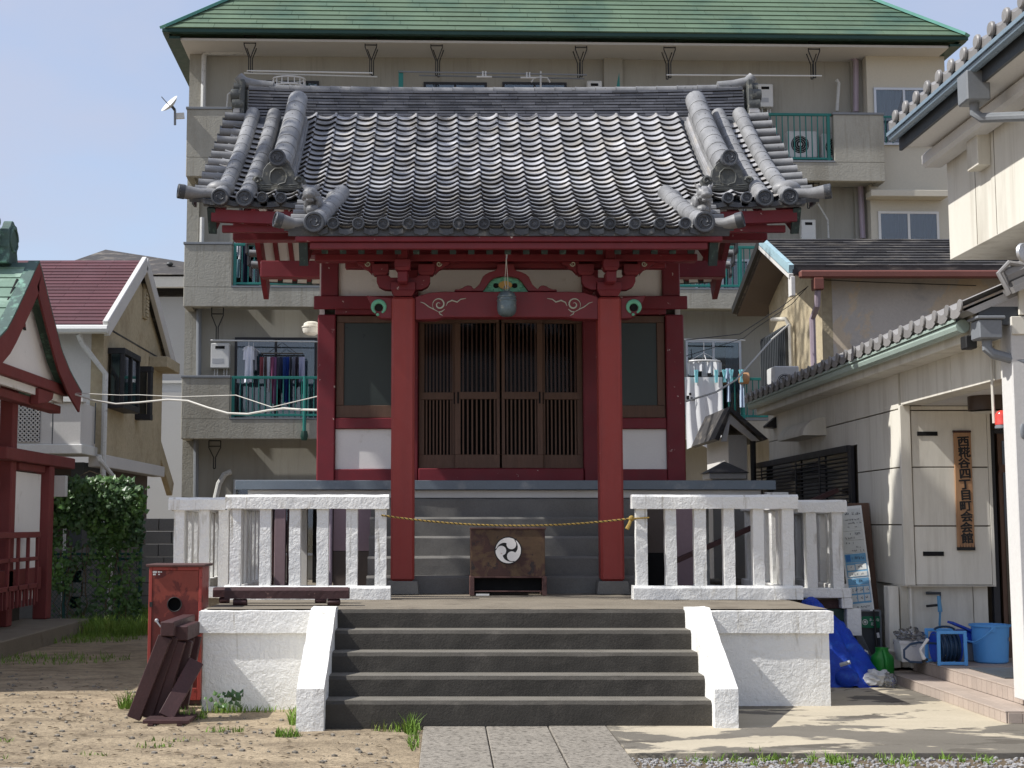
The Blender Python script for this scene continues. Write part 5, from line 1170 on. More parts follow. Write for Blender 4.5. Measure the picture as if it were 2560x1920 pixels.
for i in range(16):
    x = R.uniform(tall_x0, tall_x1); z_ = R.uniform(fm - .1, fm + .5); 
    for j in range(7): leaf(sh2, Vector((x + R.gauss(0, .03), YI - .12, z_ - j * .075)), R.uniform(.035, .075), Vector((R.gauss(0, .5), -1, R.gauss(.4, .4))), R.gauss(0, .6))
stuff(sh2.build('trailing_shoots', M_leaf, iv, fix=False))
# block wall behind
bwl = thing('block_wall', (-5.2, 22.2, 0), 'grey concrete block wall in shade behind the ivy fence', 'wall')
x0 = P(352, 1400, 22).x
for j in range(8):
    for i in range(4):
        xa = x0 - .9 + i * .42 - (.2 if j % 2 else 0) + (.95 if j > 4 else 0); z0_ = j * .2
        if xa > -3.6: continue
        B('concrete_block', M_block, bwl, xa + .004, xa + .412, 22.0, 22.2, z0_ + .003, z0_ + .196, .005)
B('wall_pole', M_whited, bwl, P(163, 1400, 22).x - .02, P(163, 1400, 22).x + .02, 21.9, 21.94, 0, P(163, 1285, 22).z)
B('wall_body', M_block, bwl, -9, x0 - .92, 22.0, 22.2, 0, 1.15)

# ================================================================== GRASS AND WEEDS
def blades(mb, cx, cy, rx, ry, n, h0, h1, z_=0.0, w=.006, lean=.5):
    for _ in range(n):
        a = R.uniform(0, 6.283); r = math.sqrt(R.random()); x = cx + rx * r * math.cos(a); y = cy + ry * r * math.sin(a); h = R.uniform(h0, h1); t = R.uniform(0, 6.283); L_ = h * R.uniform(.1, lean); ww = w * R.uniform(.6, 1.2)
        p = R.uniform(0, 3.14); ex, ey = ww * math.cos(p), ww * math.sin(p); z0_ = z_
        dx, dy = L_ * math.cos(t), L_ * math.sin(t)
        mb.add([(x - ex, y - ey, z0_), (x + ex, y + ey, z0_), (x + dx * .4 + ex * .7, y + dy * .4 + ey * .7, z0_ + h * .6), (x + dx * .4 - ex * .7, y + dy * .4 - ey * .7, z0_ + h * .6), (x + dx, y + dy, z0_ + h)], [(0, 1, 2, 3), (3, 2, 4)])
gm = MB()
pl = [(P(300, 1560, 18.5).x, 18.9)]
for px, py, n, rx, ry, h0, h1 in ((300, 1580, 2600, .72, .95, .05, .26), (340, 1560, 900, .4, .5, .1, .34), (200, 1600, 600, .8, .6, .02, .1), (100, 1650, 400, 1.0, .6, .02, .08), (240, 1540, 300, .8, .3, .1, .42)):
    p = W.hit(px, py, 10); d = p - Vector((0, 0, EYE)); q = Vector((0, 0, EYE)) + d * (EYE / -d.z); blades(gm, q.x, q.y, rx, ry, n, h0, h1, 0, .006, .9)
stuff(gm.build('grass', M_grass, fix=False))
wdm = MB()
for x, y, n, rx, ry, h0, h1 in ((-1.76, 11.44, 90, .16, .05, .03, .13), (-1.4, 11.47, 60, .3, .04, .02, .07), (-1.98, 11.1, 60, .12, .1, .03, .12), (-1.14, 10.95, 170, .06, .28, .03, .12), (-1.12, 10.12, 120, .10, .07, .02, .09), (-1.6, 10.4, 70, .16, .05, .01, .05), (-.25, 10.28, 80, .05, .10, .04, .17), (-.22, 9.8, 70, .04, .3, .02, .1), (-.35, 10.37, 90, .2, .05, .02, .1), (-2.63, 11.75, 90, .07, .12, .04, .16), (-2.0, 9.7, 30, .15, .06, .01, .04), (-3.1, 9.9, 30, .15, .06, .01, .04), (-2.9, 9.2, 24, .1, .05, .01, .04), (-2.3, 9.35, 24, .12, .05, .01, .03), (-1.9, 9.95, 30, .2, .05, .01, .04)):
    blades(wdm, x, y, rx, ry, n, h0, h1, 0, .005, .8)
for px, n in ((1700, 60), (1790, 90), (1880, 160), (1935, 220), (1990, 160), (2060, 240), (2120, 160), (2180, 120), (2290, 120), (2330, 100), (2470, 140)):
    x = P(px, 1890, 9.1).x; [blades(wdm, x + R.gauss(0, .12), 9.08 + R.gauss(0, .08), R.uniform(.02, .07), R.uniform(.02, .05), n // 9, .01, R.uniform(.03, .09), 0, .004, 1.2) for _ in range(5)]
stuff(wdm.build('weeds', M_grass, fix=False))
lw = MB()
for _ in range(26): leaf(lw, Vector((-1.72 + R.gauss(0, .07), 11.3 + R.gauss(0, .04), .05 + R.random() * .12)), R.uniform(.03, .06), Vector((R.gauss(0, .6), -1, R.gauss(.5, .4))), R.gauss(0, .8))
stuff(lw.build('leafy_weed', M_leaf, fix=False))
tag(B('kerb', M_plas, None, -3.4, -2.55, 8.62, 8.7, -.02, .03, .004), 'pale kerb edge at the bottom left corner of the dirt yard', 'kerb')
# ================================================================== APARTMENT BUILDING
AF = Frame((0, 28.5, 0), 1.7)
ap = thing('apartment_building', (0, 28.5, 0), 'beige four storey apartment building with green roof and teal balcony railings behind the shrine', 'building', M=AF.M)
h2 = AF.h2
def ab(name, m, parent, u0, u1, v0, v1, z0, z1, bev=0.0): return B(name, m, parent, u0, u1, v0, v1, z0, z1, bev, F=AF)
VW = .85
uL, uR = h2(397, 600, 0).x, h2(1910, 300, 0).x
wl = h2(411, 200, VW).x; wr = h2(1876, 300, VW).x
zsof = h2(900, 82, -.3).z
ab('wall', M_aptw, ap, wl, wr, VW, VW + .3, 0, zsof)
ab('side_wall', M_apt, ap, wl, wl + .3, VW + .301, 9, 0, zsof)
for a, b in ((411, 437), (1303, 1343), (1835, 1874)): ab('pilaster', M_apt if a < 500 else M_aptw, ap, h2(a, 150, VW).x, h2(b, 150, VW).x, VW - .1, VW - .001, 0, zsof - .01)
BZ = [(h2(450, 381, 0).z, h2(450, 231, 0).z), (h2(450, 662, 0).z, h2(450, 523, 0).z), (h2(450, 948, 0).z, h2(450, 811, 0).z)]
BARS = [(495, 720), (1440, 1815)]
for fl, (z0_, z1_) in enumerate(BZ):
    zb_ = z0_ + .40
    bc_ = ab('balcony', M_apt, ap, uL, uR, 0, .14, z0_, zb_, .01)
    ab('balcony_slab', M_aptw, bc_, uL + .02, uR - .02, .141, VW - .12, z0_ + .05, z0_ + .2)
    ue = h2(500, 600, 0).x; ur0 = h2(1802, 300, 0).x
    for a, b in ((uL, ue), (ur0, uR)):
        ab('balcony_parapet', M_apt, bc_, a, b, 0, .14, zb_ + .002, z1_ - .05, .008); ab('parapet_cap', M_grey, bc_, a - .02, b + .01, -.02, .16, z1_ - .048, z1_, .004)
    for a, b in ((uL, uL + .14), (uR - .14, uR)): ab('balcony_side', M_apt, bc_, a, b, .141, VW - .1, z0_, z1_ - .05)
    rl_ = ab('railing', M_teal, ap, ue + .03, ur0 - .03, .05, .10, z1_ - .06, z1_ - .005, .004)
    ab('railing_base', M_teal, rl_, ue + .03, ur0 - .03, .05, .10, zb_ + .07, zb_ + .115, .004)
    ab('sill_cap', M_grey, rl_, ue, ur0, -.01, .15, zb_ + .001, zb_ + .035)
    bm_ = None
    for pa, pb2 in BARS:
        u = max(ue + .08, h2(pa, 600, .07).x); uend = min(ur0 - .05, h2(pb2, 600, .07).x)
        while u < uend:
            if bm_ is None:
                bm_ = ab('railing_bar', M_teal, rl_, u - .01, u + .01, .065, .085, zb_ + .115, z1_ - .06)
                u_first = u
            else: dup(bm_, _M[bm_.name] @ Matrix.Translation((u - u_first, 0, 0)), rl_)
            u += .125
    for px in ((504, 700, 1440, 1600, 1798) if fl else (504, 1440, 1640, 1798)):
        u = min(max(h2(px, 600, .07).x, ue + .06), ur0 - .06); ab('railing_post', M_teal, rl_, u - .03, u + .03, .045, .105, zb_ + .02, z1_ - .061, .004)
u = h2(658, 880, -.02).x; zz = BZ[2][0]
MB(AF).tube([(u, -.05, zz + 1.28), (u, -.05, zz - .02)], .035, 8).build('drain_pipe', M_teal, ap)
MB(AF).tube([(u, -.06, zz + .16), (u, -.06, zz + .05), (u, -.06, zz - .03)], [.06, .08, .05], 8).build('drain_cup', M_greendk, ap)
# right wing
VR = .45
wu0, wu1 = h2(1876, 300, VR).x, h2(2046, 300, VR).x
ab('wing_wall', M_aptl, ap, wu0, wu1, VR, 8, 0, zsof)
def win(x0, y0, x1, y1, v, frame=M_alu, curtain=(0, 0), mull=True, depth=.12, dark=M_black, parent=ap, F=AF, w=.05):
    a = F.h2(x0, y0, v); b = F.h2(x1, y1, v); u0, u1, z0_, z1_ = a.x, b.x, b.z, a.z
    f = MB(F).box(u0, u1, v - .04, v - .002, z1_ - w, z1_).build('window', frame, parent)
    B('window_sill', frame, f, u0, u1, v - .05, v - .002, z0_, z0_ + w, 0, F)
    for p in ([u0, u1 - w] + ([(u0 + u1) / 2 - w / 2] if mull else [])): B('window_frame', frame, f, p, p + w, v - .038, v - .003, z0_ + w + .0005, z1_ - w - .0005, 0, F)
    B('window_reveal', dark, f, u0 + .01, u1 - .01, v - .001, v + .0025, z0_ + .01, z1_ - .01, 0, F)
    B('window_pane', M_glass, f, u0 + w, u1 - w, v - .026, v - .022, z0_ + w, z1_ - w, 0, F)
    for c0, c1, kind in curtain:
        if c1 <= c0: continue
        mb = MB(F); cu0, cu1 = u0 + (u1 - u0) * c0, u0 + (u1 - u0) * c1
        if kind == 'tie':
            mb.grid(lambda p, q: (cu0 + (cu1 - cu0) * (p * (1 - .75 * q ** 1.4)), v - .012 + .007 * math.sin(p * 40), z1_ - w - (z1_ - z0_ - 2 * w) * q), 40, 8)
        else: mb.grid(lambda p, q: (cu0 + (cu1 - cu0) * p, v - .012 + .007 * math.sin(p * 50 + 3 * math.sin(p * 9)), z0_ + w + (z1_ - z0_ - 2 * w) * q), 60, 1)
        mb.build('curtain', M_curtain, f, fix=False)
    return f
win(1886, 190, 2020, 315, VR, curtain=[(.02, .48, 'tie'), (.52, .8, 'tie')]); win(1896, 457, 2030, 556, VR, M_white, [(.02, .5, 'flat'), (.5, .98, 'flat')])
fr_ = h2(1886, 300, VR); 
wr_ = ab('window_guard', M_teal, ap, h2(1905, 252, VR - .2).x, h2(2000, 252, VR - .2).x, VR - .22, VR - .19, h2(1950, 255, VR - .2).z, h2(1950, 251, VR - .2).z)
for i in range(6): u = h2(1912 + i * 15, 252, VR - .2).x; ab('guard_bar', M_teal, wr_, u - .008, u + .008, VR - .21, VR - .195, h2(1950, 310, VR - .2).z, h2(1950, 255, VR - .2).z)
ab('window_canopy', M_aptl, ap, h2(1880, 415, VR - .3).x, h2(2047, 415, VR - .3).x, VR - .35, VR - .001, h2(1950, 425, VR - .3).z, h2(1950, 411, VR - .3).z, .01)
# windows behind the balconies
win(508, 729, 683, 930, VW, M_dalu, [(.02, .48, 'flat'), (.55, .98, 'flat')], dark=M_glassd); win(1480, 735, 1604, 930, VW, M_alu, [(.72, .95, 'flat')], dark=M_glassd)
win(505, 505, 560, 620, VW, M_dalu, [], dark=M_glassd); win(575, 175, 688, 330, VW, M_dalu, [], dark=M_glassd); win(915, 178, 1052, 330, VW, M_dalu, [], dark=M_glassd); win(1085, 178, 1225, 330, VW, M_dalu, [], dark=M_glassd); win(1500, 560, 1620, 640, VW, M_alu, [(.5, .9, 'flat')], dark=M_glassd)
win(505, 1036, 690, 1200, VW, M_alu, [], dark=M_glassd)
ab('ground_shade', M_aptw, ap, wl, wr, VW - .02, VW - .003, 0, h2(900, 1010, VW).z) if False else None
# water heaters, ducts, pipes
def heater(x0, y0, x1, y1):
    a, b = h2(x0, y0, VW - .2), h2(x1, y1, VW - .2)
    t = ab('water_heater', M_white, ap, a.x, b.x, VW - .2, VW - .002, b.z, a.z, .015)
    ab('heater_vent', M_black, t, a.x + (b.x - a.x) * .25, b.x - (b.x - a.x) * .25, VW - .204, VW - .199, a.z - .12, a.z - .06)
    ab('heater_label', M_ltgrey, t, a.x + (b.x - a.x) * .1, b.x - (b.x - a.x) * .3, VW - .203, VW - .199, b.z + .1, b.z + .2)
    for f in (.2, .35, .7, .85): u = a.x + (b.x - a.x) * f; MB(AF).tube([(u, VW - .1, b.z), (u, VW - .1, b.z - .2)], .015, 6).build('heater_pipe', M_whited, t)
heater(455, 741, 495, 795); heater(1636, 181, 1671, 231); heater(1731, 474, 1764, 540)
def pipe(pts, r, m, nm='downpipe', v=VW - .18): MB(AF).tube([tuple(h2(x, y, v)) for x, y in pts], r, 8).build(nm, m, ap)
pipe([(535, 112), (446, 114), (441, 120), (439, 232)], .055, M_whited); pipe([(430, 660), (429, 812)], .055, M_grey); pipe([(424, 948), (423, 1080)], .055, M_grey); pipe([(437, 470), (436, 525)], .05, M_whited)
pipe([(1815, 108), (1812, 112), (1818, 120), (1842, 124), (1849, 132), (1849, 242)], .06, M_greyp); pipe([(1858, 384), (1864, 515)], .06, M_greyp); pipe([(1807, 172), (1812, 180), (1808, 240)], .035, M_whited)
pipe([(1767, 440), (1788, 475), (1790, 515)], .02, M_whited); pipe([(500, 1019), (485, 1025), (473, 1045), (465, 1080)], .06, M_whited, 'vent_hose')
pipe([(505, 195), (492, 204), (490, 232)], .02, M_whited)
# laundry poles and their hanging brackets
def bracket(x, y0, y1, v=.3):
    a, b = h2(x, y0, v), h2(x, y1, v); h = a.z - b.z; w = .12; t = MB(AF)
    for s in (-1, 1): t.tube([(a.x + s * w, v, a.z), (a.x + s * w, v, a.z - h * .25), (a.x + s * .02, v, a.z - h * .6), (a.x + s * .02, v, b.z)], .012, 5)
    t.tube([(a.x - w, v, a.z), (a.x + w, v, a.z)], .012, 5); t.tube([(a.x - w, v, a.z - h * .2), (a.x + w, v, a.z - h * .2)], .012, 5); t.tube([(a.x - .02, v, b.z), (a.x + .02, v, b.z)], .012, 5)
    t.build('pole_bracket', M_iron, ap)
for x, y0, y1 in ((540, 78, 155), (801, 82, 160), (943, 83, 163), (1255, 87, 166), (1446, 87, 168), (1758, 91, 168)): bracket(x, y0, y1, .0); bracket(x + (4 if x < 1000 else -6), y0 + 2, y1 + 3, .35)
for x, y0, y1 in ((470, 664, 735), (464, 952, 1012), (1757, 385, 440), (1745, 385, 450)): bracket(x, y0, y1, .3)
def pole(label, x0, y0, x1, y1, v, m=M_white, r=.016):
    t = MB(AF).tube([tuple(h2(x0, y0, v)), tuple(h2(x1, y1, v))], r, 6).build('laundry_pole', m); tag(t, label, 'laundry pole', 'laundry poles on the balconies')
pole('upper white laundry pole at the top balcony left of the shrine ridge', 533, 153, 805, 158, 0); pole('lower white laundry pole just above the left end of the shrine ridge', 527, 158, 815, 166, .35)
pole('thin dark laundry pole above the middle of the shrine ridge, upper one', 862, 155, 1268, 162, 0, M_grey); pole('thin dark laundry pole above the middle of the shrine ridge, lower one', 905, 163, 1262, 170, .35, M_grey)
pole('white laundry pole under the eave right of the shrine ridge', 1440, 162, 1775, 164, 0); pole('laundry pole over the lower left balcony carrying the clothes', 455, 735, 690, 738, .3); pole('laundry pole before the window above the hanging white sheet', 1478, 733, 1610, 735, .3)
# rooftop
ze = h2(900, 66, -.3).z; u0, u1 = h2(350, 62, -.3).x, h2(2092, 81, -.3).x
ab('fascia', M_greendk, ap, u0, u1, -.3, -.18, h2(900, 74.5, -.3).z, ze, .01)
for a, b in ((u0, u0 + .12), (u1 - .12, u1)): ab('fascia', M_greendk, ap, a, b, -.179, 10, h2(900, 74.5, -.3).z, ze)
ab('soffit', M_offw, ap, u0 + .35, u1 - .35, -.1, 9.5, zsof - .03, zsof + .02)
ab('soffit_trim', M_greendk, ap, u0 + .121, u0 + .349, -.179, 9.6, zsof - .02, zsof + .03); ab('soffit_trim', M_greendk, ap, u1 - .349, u1 - .121, -.179, 9.6, zsof - .02, zsof + .03)
al = rad(42); Lr = 4.2
def RP(u, s): return (u, -.3 + s * math.cos(al), ze + s * math.sin(al))
hip = math.cos(al)
top_ = MB(AF); k = Lr * hip
top_.hexa([(u0, -.3, ze - .02), (u1, -.3, ze - .02), (u1, 10, ze - .02), (u0, 10, ze - .02), (u0 + k, -.3 + k, ze + Lr * math.sin(al)), (u1 - k, -.3 + k, ze + Lr * math.sin(al)), (u1 - k, 10 - k, ze + Lr * math.sin(al)), (u0 + k, 10 - k, ze + Lr * math.sin(al))])
aroof = top_.build('roof', M_greenroof, ap)
ex = .25
for i in range(10):
    s0, s1 = i * ex, (i + 1) * ex; a = u0 + s0 * hip + .06; b = u1 - s0 * hip - .06; u = a; off = (i % 3) * .33
    first = True
    while u < b:
        e = min(b, u + (1.0 - off if first and off else 1.0)); first = False
        a1 = max(u + .003, u0 + s1 * hip + .02) if u == a else u + .003; b1 = min(e - .003, u1 - s1 * hip - .02)
        n_ = Vector((0, -math.sin(al), math.cos(al)))
        q = [Vector(RP(u + .003, s0)), Vector(RP(e - .003, s0)), Vector(RP(max(b1, a1 + .01), s1)), Vector(RP(a1, s1))]
        MB(AF).hexa([p + n_ * .001 for p in q] + [q[0] + n_ * .03, q[1] + n_ * .03, q[2] + n_ * .008, q[3] + n_ * .008]).build('roof_shingle', M_greenroof, aroof); u = e
for s, uu in ((1, u0), (-1, u1)):
    MB(AF).bar((uu + s * .02, -.30, ze + .03), (uu + s * (2.7 * hip), -.3 + 2.7 * hip, ze + .03 + 2.7 * math.sin(al)), .22, .06).build('hip_trim', M_greenlt, ap)
# satellite dish
dp = h2(383, 247, -.05); dish = thing('satellite_dish', AF.M @ dp, 'small white satellite dish on a bracket at the top left balcony corner', 'satellite dish')
ctr = AF.M @ h2(368, 226, -.1)
T = Matrix.Translation(ctr) @ Vector((0, 0, 1)).rotation_difference(Vector((.75, -.45, -.42))).to_matrix().to_4x4()
T = Matrix.Translation(ctr) @ Vector((0, 0, 1)).rotation_difference(Vector((-.62, -.5, .6))).to_matrix().to_4x4()
MB().lathe([(.001, -.05), (.08, -.04), (.16, -.01), (.22, .03), (.225, .035), (.21, .035), (.15, .003), (.08, -.025), (.001, -.035)], T, 24).build('reflector', M_plast, dish)
b0 = AF.M @ h2(378, 270, -.05); b1 = AF.M @ h2(378, 238, -.05)
MB().tube([b0, b1], .025, 8).build('mast', M_grey, dish); MB().tube([b1, ctr - (T.to_3x3() @ Vector((0, 0, .04)))], .03, 6).build('mount', M_greyd, dish)
MB().bar(AF.M @ h2(378, 251, -.02), AF.M @ h2(398, 250, .03), .06, .12).build('bracket', M_white, dish)
MB().tube([T @ Vector((0, -.2, .02)), T @ Vector((0, -.12, .26))], .01, 5).build('feed_arm', M_grey, dish)
# air conditioners on the top right balcony
def acu(F, u0, u1, v0, v1, z0, z1, label):
    c = F.M @ Vector(((u0 + u1) / 2, (v0 + v1) / 2, z0)); t = thing('air_conditioner', c, label, 'air conditioner', 'outdoor air conditioner units', M=Matrix.Translation(c) @ F.M.to_3x3().to_4x4())
    B('casing', M_plast, t, u0, u1, v0, v1, z0 + .03, z1, .012, F)
    r = min((z1 - z0) * .4, (u1 - u0) * .3); cx = u0 + (u1 - u0) * .42; cz = (z0 + z1) / 2 + .01
    T = F.M @ Matrix.Translation((cx, v0 - .001, cz)) @ Matrix.Rotation(math.pi / 2, 4, 'X')
    MB().lathe([(r, 0), (r, .004), (.001, .004)], T, 24).build('fan_opening', M_black, t)
    for k in range(1, 5): MB().tube([T @ Vector((r * k / 4.5 * math.cos(a), r * k / 4.5 * math.sin(a), .012)) for a in [i * .393 for i in range(17)]], .004, 4, False).build('grille_ring', M_plast, t)
    MB().lathe([(r * .18, .008), (r * .18, .02), (.001, .02)], T, 12).build('fan_hub', M_plast, t)
    for uu in (u0 + .1, u1 - .1): B('foot', M_greyd, t, uu - .05, uu + .05, v0 - .01, v1 + .01, z0, z0 + .029, 0, F)
zf4 = BZ[0][0] + .2
a, b = h2(1698, 300, .4), h2(1762, 300, .4)
acu(AF, a.x, b.x, .3, .6, zf4 + .35, zf4 + .95, 'white outdoor air conditioner behind the top right teal railing, left unit'); a, b = h2(1772, 300, .4), h2(1835, 300, .4)
acu(AF, a.x, b.x, .3, .6, zf4 + .3, zf4 + .9, 'white outdoor air conditioner behind the top right teal railing, half hidden unit')
# ---------------------------------------------------------------- laundry
def cloth(mb, F, x0, y0, x1, y1, v, taper=1.0, waves=3, amp=.03, seed=0):
    a, b = F.h2(x0, y0, v), F.h2(x1, y1, v); c = (a.x + b.x) / 2
    def f(p, q):
        u = a.x + (b.x - a.x) * p; u = c + (u - c) * (taper + (1 - taper) * q)
        return (u, v + amp * (q * .8 + .2) * math.sin(p * waves * 6.28 + seed + q * 1.5), a.z + (b.z - a.z) * q)
    mb.grid(f, 24, 10); return mb
def garment(label, x0, y0, x1, y1, col, v=.3, sleeve=True):
    m = MATS.get('cloth_%d_%d_%d' % col) or mat('cloth_%d_%d_%d' % col, S(*col), .9, .08, 6, .04, 60, spec=.1)
    c = AF.M @ h2((x0 + x1) / 2, y1, v); t = thing('shirt', c, label, 'laundry', 'clothes drying on the left balcony')
    cloth(MB(AF), AF, x0, y0 + 6, x1, y1, v, .75, 2, .05, x0).build('body', m, t, fix=False)
    if sleeve:
        for s, xx in ((-1, x0), (1, x1)): cloth(MB(AF), AF, xx - (3 if s < 0 else 4), y0 + 8, xx + (4 if s < 0 else 3), y0 + (y1 - y0) * .42, v + .02, .6, 1, .02, xx).build('sleeve', m, t, fix=False)
    k = h2((x0 + x1) / 2, y0, v); MB(AF).tube([(k.x - .13, v, k.z - .14), (k.x, v, k.z - .04), (k.x + .13, v, k.z - .14)], .008, 5).build('hanger', M_plast, t)
    MB(AF).tube([(k.x, v, k.z - .04), (k.x, v, k.z + .05)], .006, 5).build('hook', M_plast, t)
garment('white T shirt on a hanger, leftmost of the laundry on the lower left balcony', 528, 742, 547, 826, (222, 224, 232)); garment('pale grey shirt hanging right behind the white T shirt on the balcony', 540, 746, 555, 800, (150, 152, 160), .36)
ck = h2(610, 766, .3); ph = thing('drying_rack', AF.M @ ck, 'dark rectangular peg rack hanging full of clothes on the lower left balcony', 'drying rack')
MB(AF).tube([(h2(566, 768, .2).x, .1, ck.z), (h2(655, 768, .2).x, .1, ck.z), (h2(655, 768, .2).x, .5, ck.z), (h2(566, 768, .2).x, .5, ck.z), (h2(566, 768, .2).x, .1, ck.z)], .018, 6).build('rack_frame', M_iron, ph)
for x in (575, 645): MB(AF).tube([(h2(x, 768, .3).x, .3, ck.z), (h2(610, 738, .3).x, .3, h2(610, 740, .3).z)], .006, 5).build('rack_cord', M_iron, ph)
for x0, x1, y1, c_, nm in ((561, 569, 815, (140, 80, 84), 'dull red sock'), (571, 577, 838, (110, 98, 96), 'brown cloth'), (577, 583, 845, (214, 216, 222), 'white towel'), (584, 590, 872, (124, 70, 96), 'plum leggings'), (591, 596, 872, (120, 84, 120), 'mauve leggings'), (597, 603, 838, (70, 72, 84), 'slate shirt'), (604, 610, 842, (58, 62, 84), 'navy shirt'), (611, 617, 868, (46, 70, 128), 'dark blue trousers'), (618, 624, 874, (40, 66, 140), 'bright blue trousers'), (625, 630, 860, (52, 54, 62), 'charcoal trousers'), (632, 637, 822, (120, 122, 140), 'grey shorts'), (638, 644, 838, (44, 40, 48), 'black shirt'), (646, 658, 824, (170, 172, 196), 'pale lilac top')):
    m = mat('laundry_' + nm.replace(' ', '_'), S(*c_), .9, .1, 6, .04, 60, spec=.1); v = R.uniform(.12, .45); c = AF.M @ h2((x0 + x1) / 2, y1, v)
    o = cloth(MB(AF), AF, x0, 771, x1, y1, v, 1.0, 1.2, .04, x0).build('garment', m, None, fix=False); tag(o, nm + ' pegged on the dark drying rack of the lower left balcony', 'laundry')
# clothes by the middle balcony edge
for x0, x1, y0, y1, c_, nm in ((507, 514, 507, 545, (224, 226, 230), 'white cloth'), (515, 520, 507, 560, (196, 200, 204), 'pale grey cloth'), (522, 534, 508, 610, (24, 28, 44), 'long navy cloth'), (512, 518, 560, 600, (120, 150, 160), 'pale blue cloth')):
    m = mat('laundry_' + nm.replace(' ', '_') + '_left', S(*c_), .9, .1, 6, spec=.1); tag(cloth(MB(AF), AF, x0, y0, x1, y1, .35, 1, 1, .03, x0).build('garment', m, None, fix=False), nm + ' hanging behind the middle left teal railing', 'laundry')
# white sheet on the right balcony
va = -.06
sh_ = thing('hanging_sheet', AF.M @ h2(1521, 965, va), 'large white sheet hung over the balcony rail right of the shrine', 'laundry')
a, b = h2(1478, 815, va), h2(1562, 968, va)
def sf(p, q):
    u = a.x + (b.x - a.x) * p + (.04 * (p - .5)) * q * -1; g_ = (.02 + .06 * q) * (math.sin(p * 26 + 1.8 * math.sin(q * 2 + p * 4)) + .5 * math.sin(p * 11 + q * 2))
    return (u, va - .05 + g_ * .5 - .05 * q, a.z + (b.z - a.z) * q + (.08 * math.sin(p * 5) - .03) * q * q)
MB(AF).grid(sf, 90, 26).build('sheet', M_cloth, sh_, fix=False)
mp_ = MB(AF)
for x, y, w, h in ((1484, 860, 2.5, 3.5), (1489, 852, 2, 2), (1492, 861, 2, 1.5), (1496, 865, 2.5, 1)): p = h2(x, y, va); mp_.box(p.x - .012 * w, p.x + .012 * w, va - .095, va - .09, p.z - .012 * h, p.z + .012 * h)
stuff(mp_.build('sheet_print', M_ink, sh_))
M_peg = mat('pale_blue_peg', S(130, 200, 208), .5, .05, 5)
for i, (x, w) in enumerate(((1502, 'left'), (1545, 'right'))):
    p = h2(x, 815, va); mb = MB(AF)
    for s in (-1, 1): mb.bar((p.x + s * .02, va - .1, p.z + .14), (p.x + s * .01, va - .1, p.z - .12), .03, .05, (0, 1, 0))
    tag(mb.build('clothes_peg', M_peg, None), 'pale blue clothes peg at the %s top edge of the white sheet' % w, 'peg')
for x, w in ((1563, 'first'), (1578, 'second'), (1599, 'third')):
    p = h2(x, 812, va); mb = MB(AF)
    for s in (-1, 1): mb.bar((p.x + s * .03, va - .08, p.z + .12), (p.x - s * .02, va - .08, p.z - .14), .03, .05, (0, 1, 0))
    tag(mb.build('clothes_peg', M_peg, None), '%s pale blue clothes peg on the teal rail right of the white sheet' % w, 'peg')
rb = h2(1607, 817, -.02); tag(MB(AF).tube([(h2(1597, 817, -.02).x, -.02, rb.z), (h2(1600, 817, -.02).x, -.02, rb.z), (h2(1616, 817, -.02).x, -.02, rb.z), (h2(1617, 817, -.02).x, -.02, rb.z)], [.10, .12, .12, .10], 12).build('cloth_roll', M_signw), 'orange brown roll wrapped round the balcony rail beside the hall roof', 'roll')
rk = h2(1521, 786, .2); rr = thing('round_drying_rack', AF.M @ rk, 'round white peg rack hung with small socks before the window above the sheet', 'drying rack')
MB(AF).tube([(rk.x + .33 * math.cos(t), .2 + .2 * math.sin(t), rk.z + .05) for t in [i * .393 for i in range(17)]], .02, 6, False).build('rack_ring', M_plast, rr)
for t in range(4): MB(AF).tube([(rk.x + .33 * math.cos(t * 1.57), .2 + .2 * math.sin(t * 1.57), rk.z + .05), (rk.x, .2, h2(1521, 762, .2).z)], .008, 5).build('rack_cord', M_plast, rr)
MB(AF).tube([(rk.x, .2, h2(1521, 762, .2).z), (rk.x, .2, h2(1521, 738, .2).z)], .01, 5).build('rack_hook', M_plast, rr)
for i in range(9):
    t = i * .7; x = rk.x + .3 * math.cos(t); y = .2 + .18 * math.sin(t)
    MB(AF).grid(lambda p, q: (x - .06 + .12 * p, y + .03 * math.sin(p * 5 + i), rk.z + .03 - q * (.20 + .04 * (i % 3))), 4, 3).build('sock', M_cloth, rr, fix=False)
for x0, x1, y0, y1, lab in ((1570, 1578, 818, 868, 'thin pale blue'), (1597, 1608, 815, 880, 'long pale grey blue'), (1566, 1580, 796, 818, 'short pale')):
    m = M_cloth; tag(cloth(MB(AF), AF, x0, y0, x1, y1, .02, .8, 1.5, .03, x0).build('garment', mat('laundry_' + lab.replace(' ', '_'), S(170, 186, 206), .9, .08, 6), None, fix=False), lab + ' garment hanging at the teal rail right of the sheet', 'laundry')
# round white wall lamp by the hall's left column
lp = P(683, 708 * 1, 20) if False else P(791, 820, 17.6)
sl_ = thing('floodlight', (P(775, 820, 17.6).x, 17.6, P(775, 838, 17.6).z), 'round cream outdoor lamp sticking out left of the shrine hall column', 'lamp')
T = Matrix.Translation((P(779, 820, 17.6).x, 17.6, P(779, 832, 17.6).z))
MB().lathe([(.05, -.03), (.10, -.005), (.115, .03), (.115, .06), (.125, .065), (.125, .08), (.105, .085), (.098, .12), (.06, .14), (.001, .145)], T, 20).build('lamp_body', M_cream, sl_)
MB().bar((T.translation.x, 17.6, T.translation.z + .1), (P(800, 820, 17.6).x + .2, 17.75, T.translation.z + .1), .04, .05).build('lamp_arm', M_cream, sl_)

